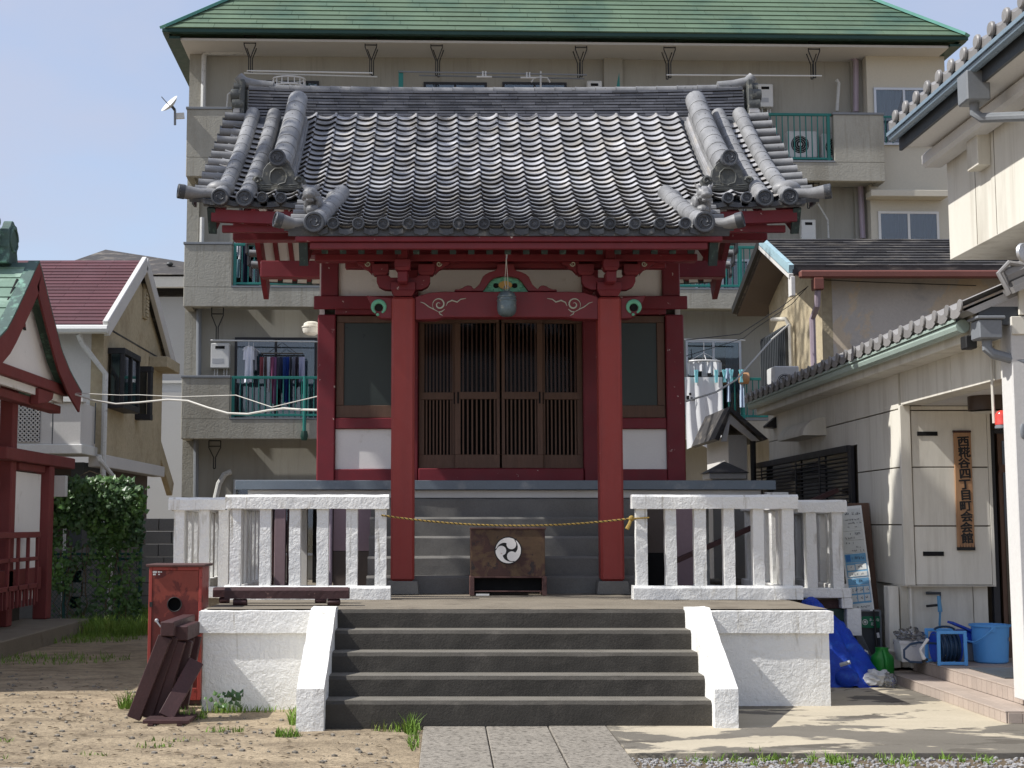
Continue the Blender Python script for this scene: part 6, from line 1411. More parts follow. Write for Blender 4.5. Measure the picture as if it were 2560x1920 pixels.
# small things seen over the shrine ridge
bk = thing('wire_basket', AF.M @ h2(624, 187, .1), 'white wire drying basket showing above the left part of the shrine ridge', 'basket')
a, b = h2(589, 187, .1), h2(659, 172, .1)
for z_ in (a.z, b.z): MB(AF).tube([((a.x + b.x) / 2 + (b.x - a.x) / 2 * math.cos(t), .1 + .22 * math.sin(t), z_) for t in [i * .393 for i in range(17)]], .018, 6, False).build('basket_ring', M_plast, bk)
for i in range(16): t = i * .393; x = (a.x + b.x) / 2 + (b.x - a.x) / 2 * math.cos(t); y = .1 + .22 * math.sin(t); MB(AF).tube([(x, y, a.z), (x, y, b.z)], .01, 4).build('basket_wire', M_plast, bk)
for px, py, lab in ((1046, 160, 'leftmost'), (1141, 162, 'middle')):
    p = h2(px, py, .0); t = thing('clip_hanger', AF.M @ p, lab + ' small white clip hanger on the dark pole above the shrine ridge', 'hanger', 'white hangers on the dark laundry poles')
    MB(AF).tube([(p.x - .16, 0, p.z - .06), (p.x + .16, 0, p.z - .06)], .02, 6).build('hanger_bar', M_plast, t)
    for d in (-.03, .03): MB(AF).tube([(p.x + d, 0, p.z - .05), (p.x + d, 0, p.z + .06)], .018, 6).build('hanger_hook', M_plast, t)
p = h2(1168, 170, .3); t = thing('clip_hanger', AF.M @ p, 'larger white sock hanger below the dark pole above the shrine ridge', 'hanger', 'white hangers on the dark laundry poles')
MB(AF).tube([(p.x, .3, p.z - .2), (p.x, .3, p.z + .16)], .02, 6).build('hanger_stem', M_plast, t)
for d in (-1, 1): MB(AF).tube([(p.x, .3, p.z + .03), (p.x + d * .14, .3, p.z + .02), (p.x + d * .2, .3, p.z - .08)], .018, 6).build('hanger_arm', M_plast, t)
u = h2(866, 170, .0).x; ab('railing_post', M_teal, ap, u - .05, u + .05, .02, .1, BZ[0][1], h2(866, 152, .0).z)
u = h2(1336, 170, .0).x; MB(AF).xz([(u - .14, BZ[0][1]), (u + .05, BZ[0][1]), (u + .02, h2(1336, 156, .0).z)], .02, .06).build('railing_end', M_teal, ap)
heater(1268, 174, 1301, 230)
# ================================================================== OLD HOUSE WITH BLACK ROOF (behind the hall)
XM = 4.95
mh = thing('house', (8, 22, 0), 'old two storey house with black slate roof and peeling grey side wall at right', 'house')
pk = hx(1902, 599, XM); n0 = hx(1978, 668, XM); f0_ = hx(1835, 772, XM)
yN, yK, yFar = n0.y, pk.y, f0_.y; zN, zK, zF = n0.z, pk.z, f0_.z
MB().yz([(yN, zN), (yK, zK), (yK, zK - .12), (yN, zN - .1)], XM + .02, 13).build('roof', M_slate, mh)
MB().yz([(yFar, zF), (yK, zK), (yK, zK - .12), (yFar, zF - .1)], XM + .02, 13).build('roof', M_slate, mh)
mroof = mh.children[0]
rows = 11
for i in range(rows):
    t0, t1 = i / rows, (i + 1) / rows; ya_, za_ = yN + (yK - yN) * t0, zN + (zK - zN) * t0; yb_, zb_ = yN + (yK - yN) * t1, zN + (zK - zN) * t1
    xa = XM + .05 - (i % 2) * .2; first = True
    while xa < 9.6:
        a = max(xa, XM + .05); b = xa + .45
        if b > a + .05:
            j = R.uniform(-.004, .006)
            MB().hexa([(a, ya_, za_ + .003), (b - .004, ya_, za_ + .003), (b - .004, yb_, zb_ + .003), (a, yb_, zb_ + .003), (a, ya_ - .004, za_ + .035 + j), (b - .004, ya_ - .004, za_ + .035 + j), (b - .004, yb_, zb_ + .01), (a, yb_, zb_ + .01)]).build('roof_slate', M_slate, mroof)
        xa = b
M_bargeb = mat('pale_blue_trim', S(150, 178, 186), .6, .1, 4, col2=S(110, 116, 116), c2s=9, c2t=.66)
MB().bar((XM, yN, zN - .03), (XM, yK, zK - .02), .07, .13).build('barge_board', M_bargeb, mh); MB().bar((XM, yFar, zF - .03), (XM, yK, zK - .02), .07, .13).build('barge_board', M_iron, mh)
MB().bar((XM - .005, yN, zN - .13), (XM - .005, yK, zK - .12), .06, .07).build('barge_board', M_offw, mh)
B('barge_end', M_offw, mh, XM - .02, XM + .04, yN - .05, yN + .12, zN - .42, zN - .14, .006)
for ya_, za_ in ((yN, zN), (yFar, zF)): MB().yz([(ya_, za_ - .11), (yK, zK - .13), (yK, zK - .15), (ya_, za_ - .13)], XM + .05, XM + .55).build('soffit', M_taupe, mh)
xw = XM + .52
yWn, yWf = yN + .35, yFar - .35
MB().yz([(yWn, 0), (yWf, 0), (yWf, zF + .05), (yK, zK - .25), (yWn, zN + .05)], xw, xw + .15).build('gable_wall', M_sid, mh)
B('side_wall', M_peel, mh, xw + .151, 13, yWn, yWn + .15, 0, zN - .02)
B('gutter', M_copgut, mh, XM + .1, 13, yN - .11, yN + .0, zN - .17, zN - .06, .02)
gx_ = P(2042, 690, yN).x
B('rain_head', M_copgut, mh, gx_ - .07, gx_ + .07, yN - .12, yN + .06, zN - .34, zN - .17, .01)
MB().tube([(gx_, yN - .03, zN - .34), (gx_, yN + .02, zN - .55), (gx_, yWn - .05, zN - .7), (gx_, yWn - .05, 2.2)], .045, 8).build('downpipe', M_greyp, mh)
sa, sb = hx(1911, 900, xw), hx(1972, 900, xw); zt_ = hx(1967, 815, xw).z; zb_ = hx(1940, 955, xw).z
shu = B('storm_shutter', M_greyd, mh, xw - .06, xw - .001, sb.y, sa.y, zb_ - .4, zt_, .006)
for i in range(14): yy = sb.y + (sa.y - sb.y) * (i + .5) / 14; B('shutter_rib', M_greyd, shu, xw - .075, xw - .061, yy - .025, yy + .025, zb_ - .38, zt_ - .04)
cp = hx(1975, 800, xw - .08)
MB().tube([(xw - .3, cp.y + .3, cp.z + .05), (xw - .12, cp.y + .1, cp.z + .03), (xw - .08, cp.y, cp.z - .1), (xw - .08, cp.y - .02, 2.5)], .035, 8).build('conduit', M_cream, mh)
a = P(1940, 915, 19.6)
acu(W, P(1936, 950, 19.3).x, P(1998, 950, 19.3).x, 19.3, 19.75, P(1960, 968, 19.3).z - .15, P(1960, 915, 19.3).z, 'weathered air conditioner standing on the hall roof before the cream gable wall')
st_ = thing('roof_stand', (P(1967, 960, 19.5).x, 19.5, 2.9), 'metal stand under the air conditioner behind the hall roof', 'stand')
for px in (1942, 1990): B('leg', M_greyd, st_, P(px, 960, 19.35).x - .02, P(px, 960, 19.35).x + .02, 19.35, 19.7, 2.0, P(1960, 968, 19.3).z - .151)
# small gabled porch and lantern cap between hall and shrine
sp = thing('entry_roof', (P(1830, 1060, 19.5).x, 19.5, 0), 'small dark gabled porch with cream walls beyond the right end of the shrine', 'porch')
q = lambda px, py, Y=19.2: P(px, py, Y)
ap_ = q(1824, 1029); l_ = q(1796, 1102); r_ = q(1862, 1082)
MB().xz([(l_.x, l_.z), (ap_.x, ap_.z), (ap_.x, ap_.z + .07), (l_.x - .06, l_.z + .02)], 19.15, 21).build('roof', M_slate, sp)
MB().xz([(ap_.x + .001, ap_.z), (r_.x + .25, l_.z), (r_.x + .31, l_.z + .02), (ap_.x + .001, ap_.z + .07)], 19.15, 21).build('roof', M_slate, sp)
MB().xz([(l_.x + .03, l_.z - .01), (ap_.x, ap_.z - .03), (ap_.x, ap_.z - .16), (l_.x + .12, l_.z - .01)], 19.2, 19.26).build('barge_board', M_offw, sp)
MB().xz([(ap_.x + .001, ap_.z - .03), (r_.x + .2, l_.z), (r_.x + .1, l_.z), (ap_.x + .001, ap_.z - .16)], 19.2, 19.26).build('barge_board', M_offw, sp)
B('wall', M_offw, sp, q(1829, 1150).x, q(1876, 1150).x, 19.4, 21, 0, q(1840, 1085).z)
MB().tube([(q(1886, 1100).x, 19.3, q(1880, 1080).z), (q(1886, 1100).x, 19.3, .2)], .04, 8).build('downpipe', M_iron, sp)
lc = thing('gate_pillar', (P(1820, 1190, 18.9).x, 18.9, 0), 'pale pillar with dark pyramid tiled cap right of the shrine wall', 'pillar')
x0, x1, z0_, z1_ = rect(1773, 1182, 1868, 1198, 18.6); cx = (x0 + x1) / 2; w = (x1 - x0) / 2
B('cornice', M_offw, lc, x0, x1, 18.6, 18.6 + 2 * w, z0_, z1_, .01)
zp = P(1822, 1153, 18.6 + w).z
MB().add([(x0 - .03, 18.57, z1_ + .002), (x1 + .03, 18.57, z1_ + .002), (x1 + .03, 18.63 + 2 * w, z1_ + .002), (x0 - .03, 18.63 + 2 * w, z1_ + .002), (cx, 18.6 + w, zp)], [(0, 1, 4), (1, 2, 4), (2, 3, 4), (3, 0, 4), (3, 2, 1, 0)]).build('cap', M_slate, lc)
B('shaft', M_offw, lc, x0 + .05, x1 - .05, 18.65, 18.55 + 2 * w, 0, z0_ - .001)

# ================================================================== COMMUNITY HALL
XL_ = 4.36                                     # left wall plane
ha = thing('community_hall', (7.5, 14, 0), 'cream panelled community hall with grey tiled roofs along the right edge', 'hall')
YC0, YC1 = 13.4, 18.9
zA = hx(2236, 1025, XL_).z; zB_ = hx(2240, 1169.6, XL_).z; zC = 1.5; zD = hx(2247, 1461, XL_).z; zT = 3.1
fx0 = lambda px, py=1250: P(px, py, YC0).x
B('wall_core', M_creamj, ha, XL_ + .03, fx0(2484), YC0 + .03, YC1, zD + .001, zT); B('wall_core', M_creamj, ha, XL_ + .09, fx0(2484), YC0 + .21, YC1, .15, zD); B('wall_core', M_creamj, ha, fx0(2484) + .001, 12, YC0 + .3, YC1, .15, zT)
seams = [YC0 + .04] + [hx(px, 1100, XL_).y for px in (2142, 2090, 1996)] + [YC1]
rowsz = [(.15, zD - .012, .05), (zD, zC - .006, 0), (zC + .006, zB_ - .006, 0), (zB_ + .006, zA - .006, 0), (zA + .006, zT, 0)]
wy0, wy1 = hx(2139, 1240, XL_).y, hx(1895, 1240, XL_).y; wzt = hx(2139, 1113, XL_).z
for ri, (za_, zb_, ins) in enumerate(rowsz):
    for ya_, yb_ in zip(seams, seams[1:]):
        if ya_ > wy0 - .2 and ri in (1, 2) : continue
        if ri == 3 and ya_ > wy0 - .2: za2 = wzt + .005
        else: za2 = za_
        B('wall_panel', M_cream, ha, XL_ + ins, XL_ + .029 + ins * .2 + (.03 if ins else 0), ya_ + .006, yb_ - .006, za2, zb_, .002)
for ya_, yb_ in zip(seams, seams[1:]):
    if ya_ > wy0 - .2: B('wall_panel', M_cream, ha, XL_, XL_ + .029, ya_ + .006, yb_ - .006, zD, zC - .35, .002)
# louvred window
lw_ = B('louvre_window', M_dalu, ha, XL_ - .04, XL_ - .002, wy0, wy0 + .12, zC - .33, wzt)
B('window_frame', M_dalu, lw_, XL_ - .05, XL_ - .002, wy0 + .121, wy1, wzt - .06, wzt + .01); B('window_frame', M_dalu, lw_, XL_ - .05, XL_ - .002, wy0 + .121, wy1, zC - .33, zC - .27)
B('window_back', M_glassd, lw_, XL_ - .012, XL_ - .003, wy0 + .121, wy1, zC - .27, wzt - .06)
n = int((wzt - zC + .2) / .045)
for i in range(n):
    z_ = zC - .26 + i * .045; MB().bar((XL_ - .03, wy0 + .13, z_), (XL_ - .03, wy1 - .02, z_), .03, .012).build('louvre', M_dalu, lw_)
for yy in (wy0 + 1.2, wy0 + 2.3, wy1 - .5): B('window_post', M_dalu, lw_, XL_ - .055, XL_ - .045, yy, yy + .05, zC - .27, wzt - .06)
# vents on the left wall
va_, vb_ = hx(2065, 1043, XL_), hx(1998, 1104, XL_)
hz0, hz1 = vb_.z, va_.z; pl = [(XL_ - .001, hz1)] + [(XL_ - .02 - (vb_.y - va_.y) * .2 * math.sin(t), hz0 + (hz1 - hz0) * math.cos(t)) for t in [i * .157 for i in range(11)]] + [(XL_ - .001, hz0)]
MB().xz(pl, va_.y, vb_.y).build('vent_hood', M_cream, ha)
c = hx(1937, 1060, XL_); MB().xz([(XL_ - .001, c.z + .09), (XL_ - .13, c.z - .02), (XL_ - .13, c.z - .05), (XL_ - .001, c.z - .06)], c.y - .1, c.y + .1).build('vent_hood', M_dalu, ha)
# recessed front with slots
fx = lambda px, py=1250: P(px, py, YC0).x
fzz = lambda py: P(2360, py, YC0).z
B('corner_trim', M_cream, ha, XL_ - .012, fx(2281), YC0 - .02, YC0 + .029, zD, 2.64, .006)
xj = [fx(2284), fx(2473)]
jz = [zD, fzz(1315), fzz(1168), fzz(1026), 2.64]
for za_, zb_ in zip(jz, jz[1:]): B('wall_panel', M_cream, ha, xj[0], xj[1], YC0 - .004, YC0 + .029, za_ + .006, zb_ - .006, .002)
B('wall_edge', M_cream, ha, fx(2474), fx(2482), YC0 - .006, YC0 + .029, zD, 2.64, .002)
B('box_soffit', M_cream, ha, XL_ - .01, fx(2482), YC0 - .004, YC0 + .4, zD - .01, zD - .001)
for (a, b, c_, d) in ((2293, 1079, 2344, 1089.5), (2308, 1379, 2360, 1390)):
    x0, x1, z0_, z1_ = rect(a, b, c_, d, YC0 - .01); B('mail_slot', M_black, ha, x0, x1, YC0 - .012, YC0 - .0045, z0_, z1_)
B('base_wall', M_cream, ha, fx(2262, 1550), fx(2446, 1550), YC0 + .12, YC0 + .2, .15, zD - .011, .002); B('base_trim', M_cream, ha, fx(2228, 1550), fx(2254, 1550), YC0 + .06, YC0 + .2, .15, zD - .011, .004)
B('base_wall', M_cream, ha, fx(2448, 1550), fx(2484, 1550), YC0 + .12, YC0 + .2, .15, zD - .011, .002)
MB().tube([(fx(2215, 1640), YC0 + .02, .32), (fx(2254, 1640), YC0 + .02, .30)], .02, 6).build('kick_rail', M_cream, ha)
# entrance door
xd0, xd1 = fx(2486), fx(2640)
de = B('entrance_door', M_dalu, ha, xd0, xd0 + .06, YC0 + .1, YC0 + .16, .18, fzz(1073), .004); B('door_head', M_dalu, de, xd0 + .061, xd1, YC0 + .1, YC0 + .16, fzz(1082), fzz(1073))
B('door_leaf', M_wood, de, xd0 + .1, xd0 + .35, YC0 + .13, YC0 + .17, .2, fzz(1082)); B('door_leaf', M_dalu, de, xd0 + .36, xd1, YC0 + .17, YC0 + .2, .2, fzz(1082))
B('door_pane', M_glassd, de, xd0 + .14, xd0 + .31, YC0 + .122, YC0 + .129, .55, fzz(1100)); B('door_rail', M_wood, de, xd0 + .1, xd0 + .35, YC0 + .11, YC0 + .121, fzz(1180), fzz(1160))
B('door_handle', M_alu, de, xd0 + .30, xd0 + .325, YC0 + .09, YC0 + .12, fzz(1350), fzz(1300), .004)
# porch beam and column
YB0 = 11.05
zbm = 2.64; ys_ = hx(2379, 1000, XL_).y
B('porch_beam', M_cream, ha, XL_, XL_ + .2, YB0 - .118, ys_ - .004, zbm, zT, .003); B('porch_beam', M_cream, ha, XL_, XL_ + .2, ys_ + .004, YC0 - .025, zbm, zT, .003)
B('porch_column', M_offw, ha, XL_ + .0, XL_ + .11, YB0 - .34, YB0 - .12, .18, zT, .006); B('porch_column', M_cream, ha, XL_ + .115, XL_ + .4, YB0 - .32, YB0 - .12, .18, zbm + .3, .006)
B('front_beam', M_cream, ha, XL_ + .0, 8.5, YB0 - .36, YB0 - .341, zbm + .32, zT + .0, .004); B('front_beam', M_cream, ha, XL_ + .06, 8.5, YB0 - .37, YB0 - .341, zT + .01, zT + .28, .004)
B('porch_ceiling', M_offw, ha, XL_ + .201, 8.5, YB0 + .1, YC0 - .01, zbm - .002, zbm + .03)
B('porch_back', M_creamj, ha, xd1 + .01, 8.5, YC0 + .1, YC0 + .2, .18, zbm)
MB().tube([(XL_ + .005 - .03, YB0 - .0, 2.3), (XL_ - .03, YB0, zT - .1)], .012, 6).build('conduit', M_cream, ha)
ov = P(2534, 1082, YB0 - .16); MB().ball((XL_ + .06, YB0 - .345, ov.z), .06, .42, .18, 1, 12, 8).build('wall_fitting', M_grey, ha)
lpx = P(2471, 1006, 12.4)
cl = thing('ceiling_lamp', (lpx.x, 12.4, zbm - .16), 'round brown ceiling lamp under the porch of the hall at right', 'lamp')
MB().lathe([(.17, -.13), (.175, -.13), (.175, -.004), (.001, -.004)], Matrix.Translation((lpx.x, 12.4, zbm)), 28).build('shade', M_brownl, cl); MB().lathe([(.165, -.145), (.10, -.15), (.001, -.152)], Matrix.Translation((lpx.x, 12.4, zbm)), 28).build('diffuser', M_cream, cl)
# gutter, fascia and lower roof
GX = 4.02
zg = 3.06
B('fascia', M_cream, ha, GX + .12, GX + .16, 10.9, 18.6, 2.95, zg + .12, .004); B('soffit', M_cream, ha, GX + .161, XL_ - .001, 10.9, 18.6, 2.95, 2.97)
MB().tube([(GX + .06, 10.95, zg), (GX + .06, 18.65, zg + .02)], .055, 10).build('gutter', M_mint, ha)
B('gutter_lip', M_mint, ha, GX - .006, GX + .006, 10.95, 18.6, zg + .035, zg + .06)
sl_r = .43
MB().xz([(GX, zg + .09), (5.6, zg + .09 + 1.58 * sl_r), (5.6, zg + .03 + 1.58 * sl_r), (GX + .06, zg + .06)], 10.7, 18.7).build('roof', M_halltile, ha)
lroof2 = [o for o in ha.children if o.name.startswith('roof')][0]
def wave_strip(y0, pitch, X0, zb, slope, length):
    n = 8; mb = MB(); ys2 = [y0 + pitch * i / n for i in range(n + 1)]; hh = lambda i: .05 * ((math.cos(2 * math.pi * (i / n - .12)) + 1) / 2) ** 1.3
    A0 = [(X0, y, zb + hh(i) + .02) for i, y in enumerate(ys2)]; A1 = [(X0 + length, y, zb + hh(i) + .02 + length * slope) for i, y in enumerate(ys2)]
    A2 = [(X0 + .003, y, zb + hh(i) - .045 - .02 * math.sin(math.pi * ((i / n + .38) % 1))) for i, y in enumerate(ys2)]
    mb.add(A0 + A1, [(i, i + 1, n + 2 + i, n + 1 + i) for i in range(n)], True); mb.add(A0 + A2, [(i, n + 1 + i, n + 2 + i, i + 1) for i in range(n)], False)
    return mb
me_ = None; y = 10.72
while y < 18.6:
    if me_ is None: o = wave_strip(y, .285, GX - .02, zg + .10, sl_r, 1.6).build('eave_tile', M_halltile, lroof2, fix=False); o0 = o; me_ = o.data; y_first = y
    else: dup(o0, _M[o0.name] @ Matrix.Translation((0, y - y_first, 0)), lroof2)
    MB().lathe([(.048, 0), (.048, .012), (.001, .016)], Matrix.Translation((GX - .025, y + .034, zg + .135)) @ Matrix.Rotation(-math.pi / 2, 4, 'Y'), 12).build('end_tile', M_halltile, lroof2); y += .285
for i in range(3): MB().bar((GX + .3 + i * .02, 10.62 + i * .03, zg + .22 + i * .05), (5.6, 10.62 + i * .03, zg + .22 + i * .05 + (5.3 - GX) * sl_r), .2 - i * .04, .05).build('verge_tile', M_halltile, lroof2)
MB().tube([(GX + .28, 10.66, zg + .34), (5.6, 10.66, zg + .34 + (5.32 - GX) * sl_r)], .07, 10).build('verge_roll', M_halltile, lroof2)
MB().tube([(GX + .30, 10.6, zg + .2), (GX + .22, 10.6, zg + .36), (GX + .3, 10.6, zg + .44), (GX + .45, 10.62, zg + .42)], .022, 8).build('verge_hook', M_halltile, lroof2)
B('verge_board', M_greyd, ha, GX + .1, 5.6, 10.72, 10.76, zg - .02, zg + .12)
# rain head and elbow at the front corner
rh = P(2462, 820, 10.75)
t_ = B('rain_head', M_grey, ha, rh.x - .07, rh.x + .11, 10.68, 10.86, rh.z - .09, rh.z + .06, .01); B('rain_head_rim', M_grey, t_, rh.x - .09, rh.x + .13, 10.66, 10.88, rh.z + .061, rh.z + .085, .006)
MB().tube([(rh.x + .02, 10.77, rh.z - .09), (rh.x + .02, 10.77, rh.z - .16), (rh.x + .06, 10.76, rh.z - .2), (rh.x + .36, 10.74, rh.z - .29), (rh.x + .40, 10.74, rh.z - .33), (rh.x + .41, 10.74, .2)], .04, 10).build('downpipe', M_grey, ha)
B('sensor', M_iron, ha, P(2424, 850, 10.9).x - .03, P(2424, 850, 10.9).x + .06, 10.9, 11.02, P(2424, 855, 10.9).z - .05, P(2424, 838, 10.9).z, .008)
# upper storey
XU = 4.95
ua = hx(2370, 500, XU); yU1 = ua.y; zU0 = hx(2377, 649, XU).z; zUe = hx(2366, 376, XU).z
B('upper_wall', M_cream, ha, XU, 12, 8.8, yU1, zU0, zUe + .35, .003)
for py_ in (hx(2440, 500, XU).y, hx(2490, 500, XU).y): B('panel_joint', M_creamj, ha, XU - .002, XU + .004, py_ - .004, py_ + .004, zU0 + .01, zUe)
B('wall_offset', M_cream, ha, XU - .12, XU - .001, hx(2478, 400, XU).y, hx(2450, 400, XU).y, hx(2478, 412, XU).z, zUe + .3, .004)
XG = 4.42
g0 = hx(2232, 352, XG); yE1 = g0.y; zE = g0.z
MB().tube([(XG, 8.8, zE + .03), (XG, yE1, zE + .03)], .045, 10).build('gutter', M_bluegut, ha)
B('gutter_lip', M_bluegut, ha, XG - .062, XG - .05, 8.8, yE1, zE + .04, zE + .075)
B('fascia', M_greyd, ha, XG + .061, XG + .09, 8.8, yE1, zE - .1, zE + .10)
B('soffit', M_offw, ha, XG + .091, XU + .05, 8.8, yE1 - .15, zE - .10, zE - .07); B('cornice', M_offw, ha, XU - .22, XU - .001, 8.8, yU1 + .1, zE - .25, zE - .101, .03)
MB().xz([(XG - .02, zE + .12), (8, zE + .12 + 3.6 * .5), (8, zE + .05 + 3.6 * .5), (XG + .05, zE + .08)], 8.8, yE1 + .02).build('roof', M_halltile, ha)
uroof = [o for o in ha.children if o.name.startswith('roof')][-1]
o1 = None; y = 9.0
while y < yE1 - .1:
    if o1 is None: o1 = wave_strip(y, .30, XG - .05, zE + .12, .5, 2.2).build('eave_tile', M_halltile, uroof, fix=False); y_first = y
    else: dup(o1, _M[o1.name] @ Matrix.Translation((0, y - y_first, 0)), uroof)
    MB().lathe([(.06, 0), (.06, .02), (.05, .03), (.001, .032)], Matrix.Translation((XG - .055, y + .036, zE + .16)) @ Matrix.Rotation(-math.pi / 2, 4, 'Y'), 14).build('end_tile', M_halltile, uroof); y += .30
rh = hx(2425, 210, XG)
t_ = B('rain_head', M_grey, ha, XG - .07, XG + .13, rh.y - .11, rh.y + .11, rh.z - .17, rh.z + .09, .012)
MB().tube([(XG + .03, rh.y, rh.z - .17), (XG + .03, rh.y, rh.z - .25), (XG + .08, rh.y - .02, rh.z - .3), (XU - .14, rh.y - .35, rh.z - .38), (XU - .1, rh.y - .4, rh.z - .44), (XU - .1, rh.y - .4, zU0 + .25), (XU - .02, rh.y - .42, zU0 + .12), (XU + .3, rh.y - .42, zU0 + .06)], .042, 10).build('downpipe', M_grey, ha)
for k in (.4, 1.2): MB().lathe([(.05, -.012), (.05, .012)], Matrix.Translation((XU - .1, rh.y - .4, zU0 + .3 + k)), 12).build('pipe_clamp', M_greyd, ha)
pm = P(2557, 632, 9.6); MB().lathe([(.07, 0), (.065, .02), (.001, .03)], Matrix.Translation((pm.x, 9.6, pm.z)) @ Matrix.Rotation(math.pi / 2, 4, 'X') @ Matrix.Rotation(.5, 4, 'Y'), 16).build('lamp_reflector', M_alu, ha)

# ================================================================== TERRACE
te = thing('tiled_terrace', (5.5, 12, 0), 'two low pinkish tiled terrace steps in front of the hall entrance', 'terrace')
XT1, XT2 = 4.15, 4.43
z1_, z2_ = .125, .24
B('lower_core', M_grout, te, XT1 + .012, 9, 10.58, 13.5, 0, z1_ - .006); B('upper_core', M_grout, te, XT2 + .012, 9, 10.0, 13.5, z1_, z2_ - .006)
B('upper_core_front', M_grout, te, XT2 + .012, 9, 9.98, 10.57, 0, z1_ - .007) if False else None
y = 10.57
while y < 13.4:
    B('riser_tile', M_terr, te, XT1, XT1 + .0115, y + .003, y + .105, .0355, z1_ - .012, .002); B('nosing_tile', M_terr, te, XT1 - .003, XT1 + .13, y + .003, y + .213, z1_ - .0115, z1_, .002) if int(round((y - 10.57) / .108)) % 2 == 0 else None
    y += .108
y = 10.8
while y < 13.4:
    B('riser_tile', M_terr, te, XT2, XT2 + .0115, y + .003, y + .105, z1_ + .0005, z2_ - .012, .002); B('nosing_tile', M_terr, te, XT2 - .003, XT2 + .13, y + .003, y + .213, z2_ - .0115, z2_, .002) if int(round((y - 10.8) / .108)) % 2 == 0 else None
    y += .108
y = 10.57
while y < 13.4:
    B('floor_tile', M_terr, te, XT1 + .133, XT2 - .002, y + .003, y + .213, z1_ - .011, z1_ - .0005, .001); y += .216
y = 10.8
while y < 13.4:
    x = XT2 + .133
    while x < 5.6: B('floor_tile', M_terr, te, x, x + .213, y + .003, y + .213, z2_ - .011, z2_ - .0005, .001); x += .216
    y += .216
x = XT1 + .016
while x < 5.6: B('riser_tile', M_terr, te, x, x + .105, 10.567, 10.579, .0355, z1_ - .012, .002); x += .108
tag(B('doormat', M_greyd, None, P(2500, 1700, 11.8).x, 6.2, 11.7, 12.5, z2_, z2_ + .012, .004), 'grey ribbed doormat on the upper terrace step at the right edge', 'doormat')
# ================================================================== HALL SIGN
YS = YC0 - .03
x0, x1, z0_, z1_ = rect(2384, 1076, 2438, 1376, YS)
sg = thing('name_board', ((x0 + x1) / 2, YS, z0_), 'tall wooden name board with black vertical characters on the cream hall wall', 'sign')
B('board', M_signw, sg, x0, x1, YS, YS + .024, z0_ + .03, z1_ - .02, .003); B('bottom_rail', M_ink, sg, x0 - .002, x1 + .002, YS - .004, YS + .024, z0_, z0_ + .029); B('top_rail', M_timb, sg, x0 - .004, x1 + .002, YS - .004, YS + .024, z1_ - .019, z1_, .002)
chars = '西糀谷四丁目町会会館'; H_ = z1_ - z0_ - .12; cxm = (x0 + x1) / 2 + .008
for i, c in enumerate(chars):
    z_ = z1_ - .07 - H_ * (i + .42) / len(chars)
    T_ = Matrix.Translation((cxm + (.004 if i % 2 else -.002), YS - .0014, z_)) @ FACE_CAM @ Matrix.Rotation(.05, 4, 'Z')
    o = text('character', c, M_ink, sg, T_, .106, .001, .0, 1.12)
    bmx = bmesh.new(); bmx.from_mesh(o.data); vs0 = [v.co.copy() for v in bmx.verts]; fs0 = [[v.index for v in f.verts] for f in bmx.faces]
    for j, (dx, dy) in enumerate(((.0035, .001), (-.0035, -.001), (.001, .0035), (-.001, -.0035), (.0045, -.003))):
        nv = [bmx.verts.new(v + Vector((dx, dy, .0003 * (j + 1)))) for v in vs0]
        for f in fs0:
            try: bmx.faces.new([nv[q] for q in f])
            except ValueError: pass
    bmx.to_mesh(o.data); bmx.free()
for i in range(6): MB().xz([(x0 + .02 + i * .027, z0_ + .03), (x0 + .028 + i * .027, z0_ + .03), (x0 + .024 + i * .027, z0_ + .06 + (i % 3) * .01)], YS - .0014, YS - .0002).build('scorch_mark', M_timb, sg)
# red beacon
bp = P(2505, 1062, 11.0); bc_ = thing('warning_beacon', (bp.x, 11.0, bp.z), 'red domed warning beacon bracketed to the porch column of the hall', 'beacon')
T = Matrix.Translation((bp.x, 11.0, bp.z))
MB().lathe([(.052, .0), (.052, .02), (.05, .024), (.05, .068), (.046, .088), (.035, .104), (.018, .113), (.001, .116)], T, 24).build('lens', M_lampred, bc_); MB().lathe([(.05, -.03), (.054, -.026), (.054, -.012), (.05, -.012), (.05, -.001)], T, 24).build('base', M_grey, bc_)
MB().bar((bp.x, 11.0, bp.z - .036), (XL_ + .002, 11.0, bp.z - .036), .03, .012).build('bracket', M_iron, bc_)

# ================================================================== THINGS BEFORE THE HALL
ZU = z2_
def at_ground(px, py, z_=0.0):
    p = W.hit(px, py, 10); d = p - Vector((0, 0, EYE)); return Vector((0, 0, EYE)) + d * ((z_ - EYE) / d.z)
# blue bucket
b0 = at_ground(2478, 1656, ZU); bu = thing('bucket', b0, 'large sky blue plastic bucket with a handle on the upper terrace step', 'bucket')
kpx = b0.y / 3500; T = Matrix.Translation(b0)
r0, r1, hh = 40 * kpx, 46 * kpx, 93 * kpx
MB().lathe([(r0 * .9, .0), (r0, .012), (r1 * .97, hh - .02), (r1 + .012, hh - .018), (r1 + .014, hh), (r1 - .004, hh), (r1 * .96, hh - .03), (r0 * .96, .02), (.001, .018)], T, 32).build('bucket_body', M_bucket, bu)
for s in (-1, 1): MB().bar(T @ Vector((s * .04, -r1 - .012, hh - .035)), T @ Vector((s * .04, -r1 + .0, hh - .035)), .04, .05).build('handle_lug', M_bucket, bu) if s < 0 else None
MB().tube([T @ Vector((-.045, -r1 - .012, hh - .03)), T @ Vector((-.11, -r1 * 1.02, hh - .09)), T @ Vector((-r1 - .01, -r1 * .55, hh - .16)), T @ Vector((-r1 - .05, -.02, hh - .15)), T @ Vector((-r1 - .01, r1 * .5, hh - .12))], .009, 7).build('handle', M_bucket, bu)
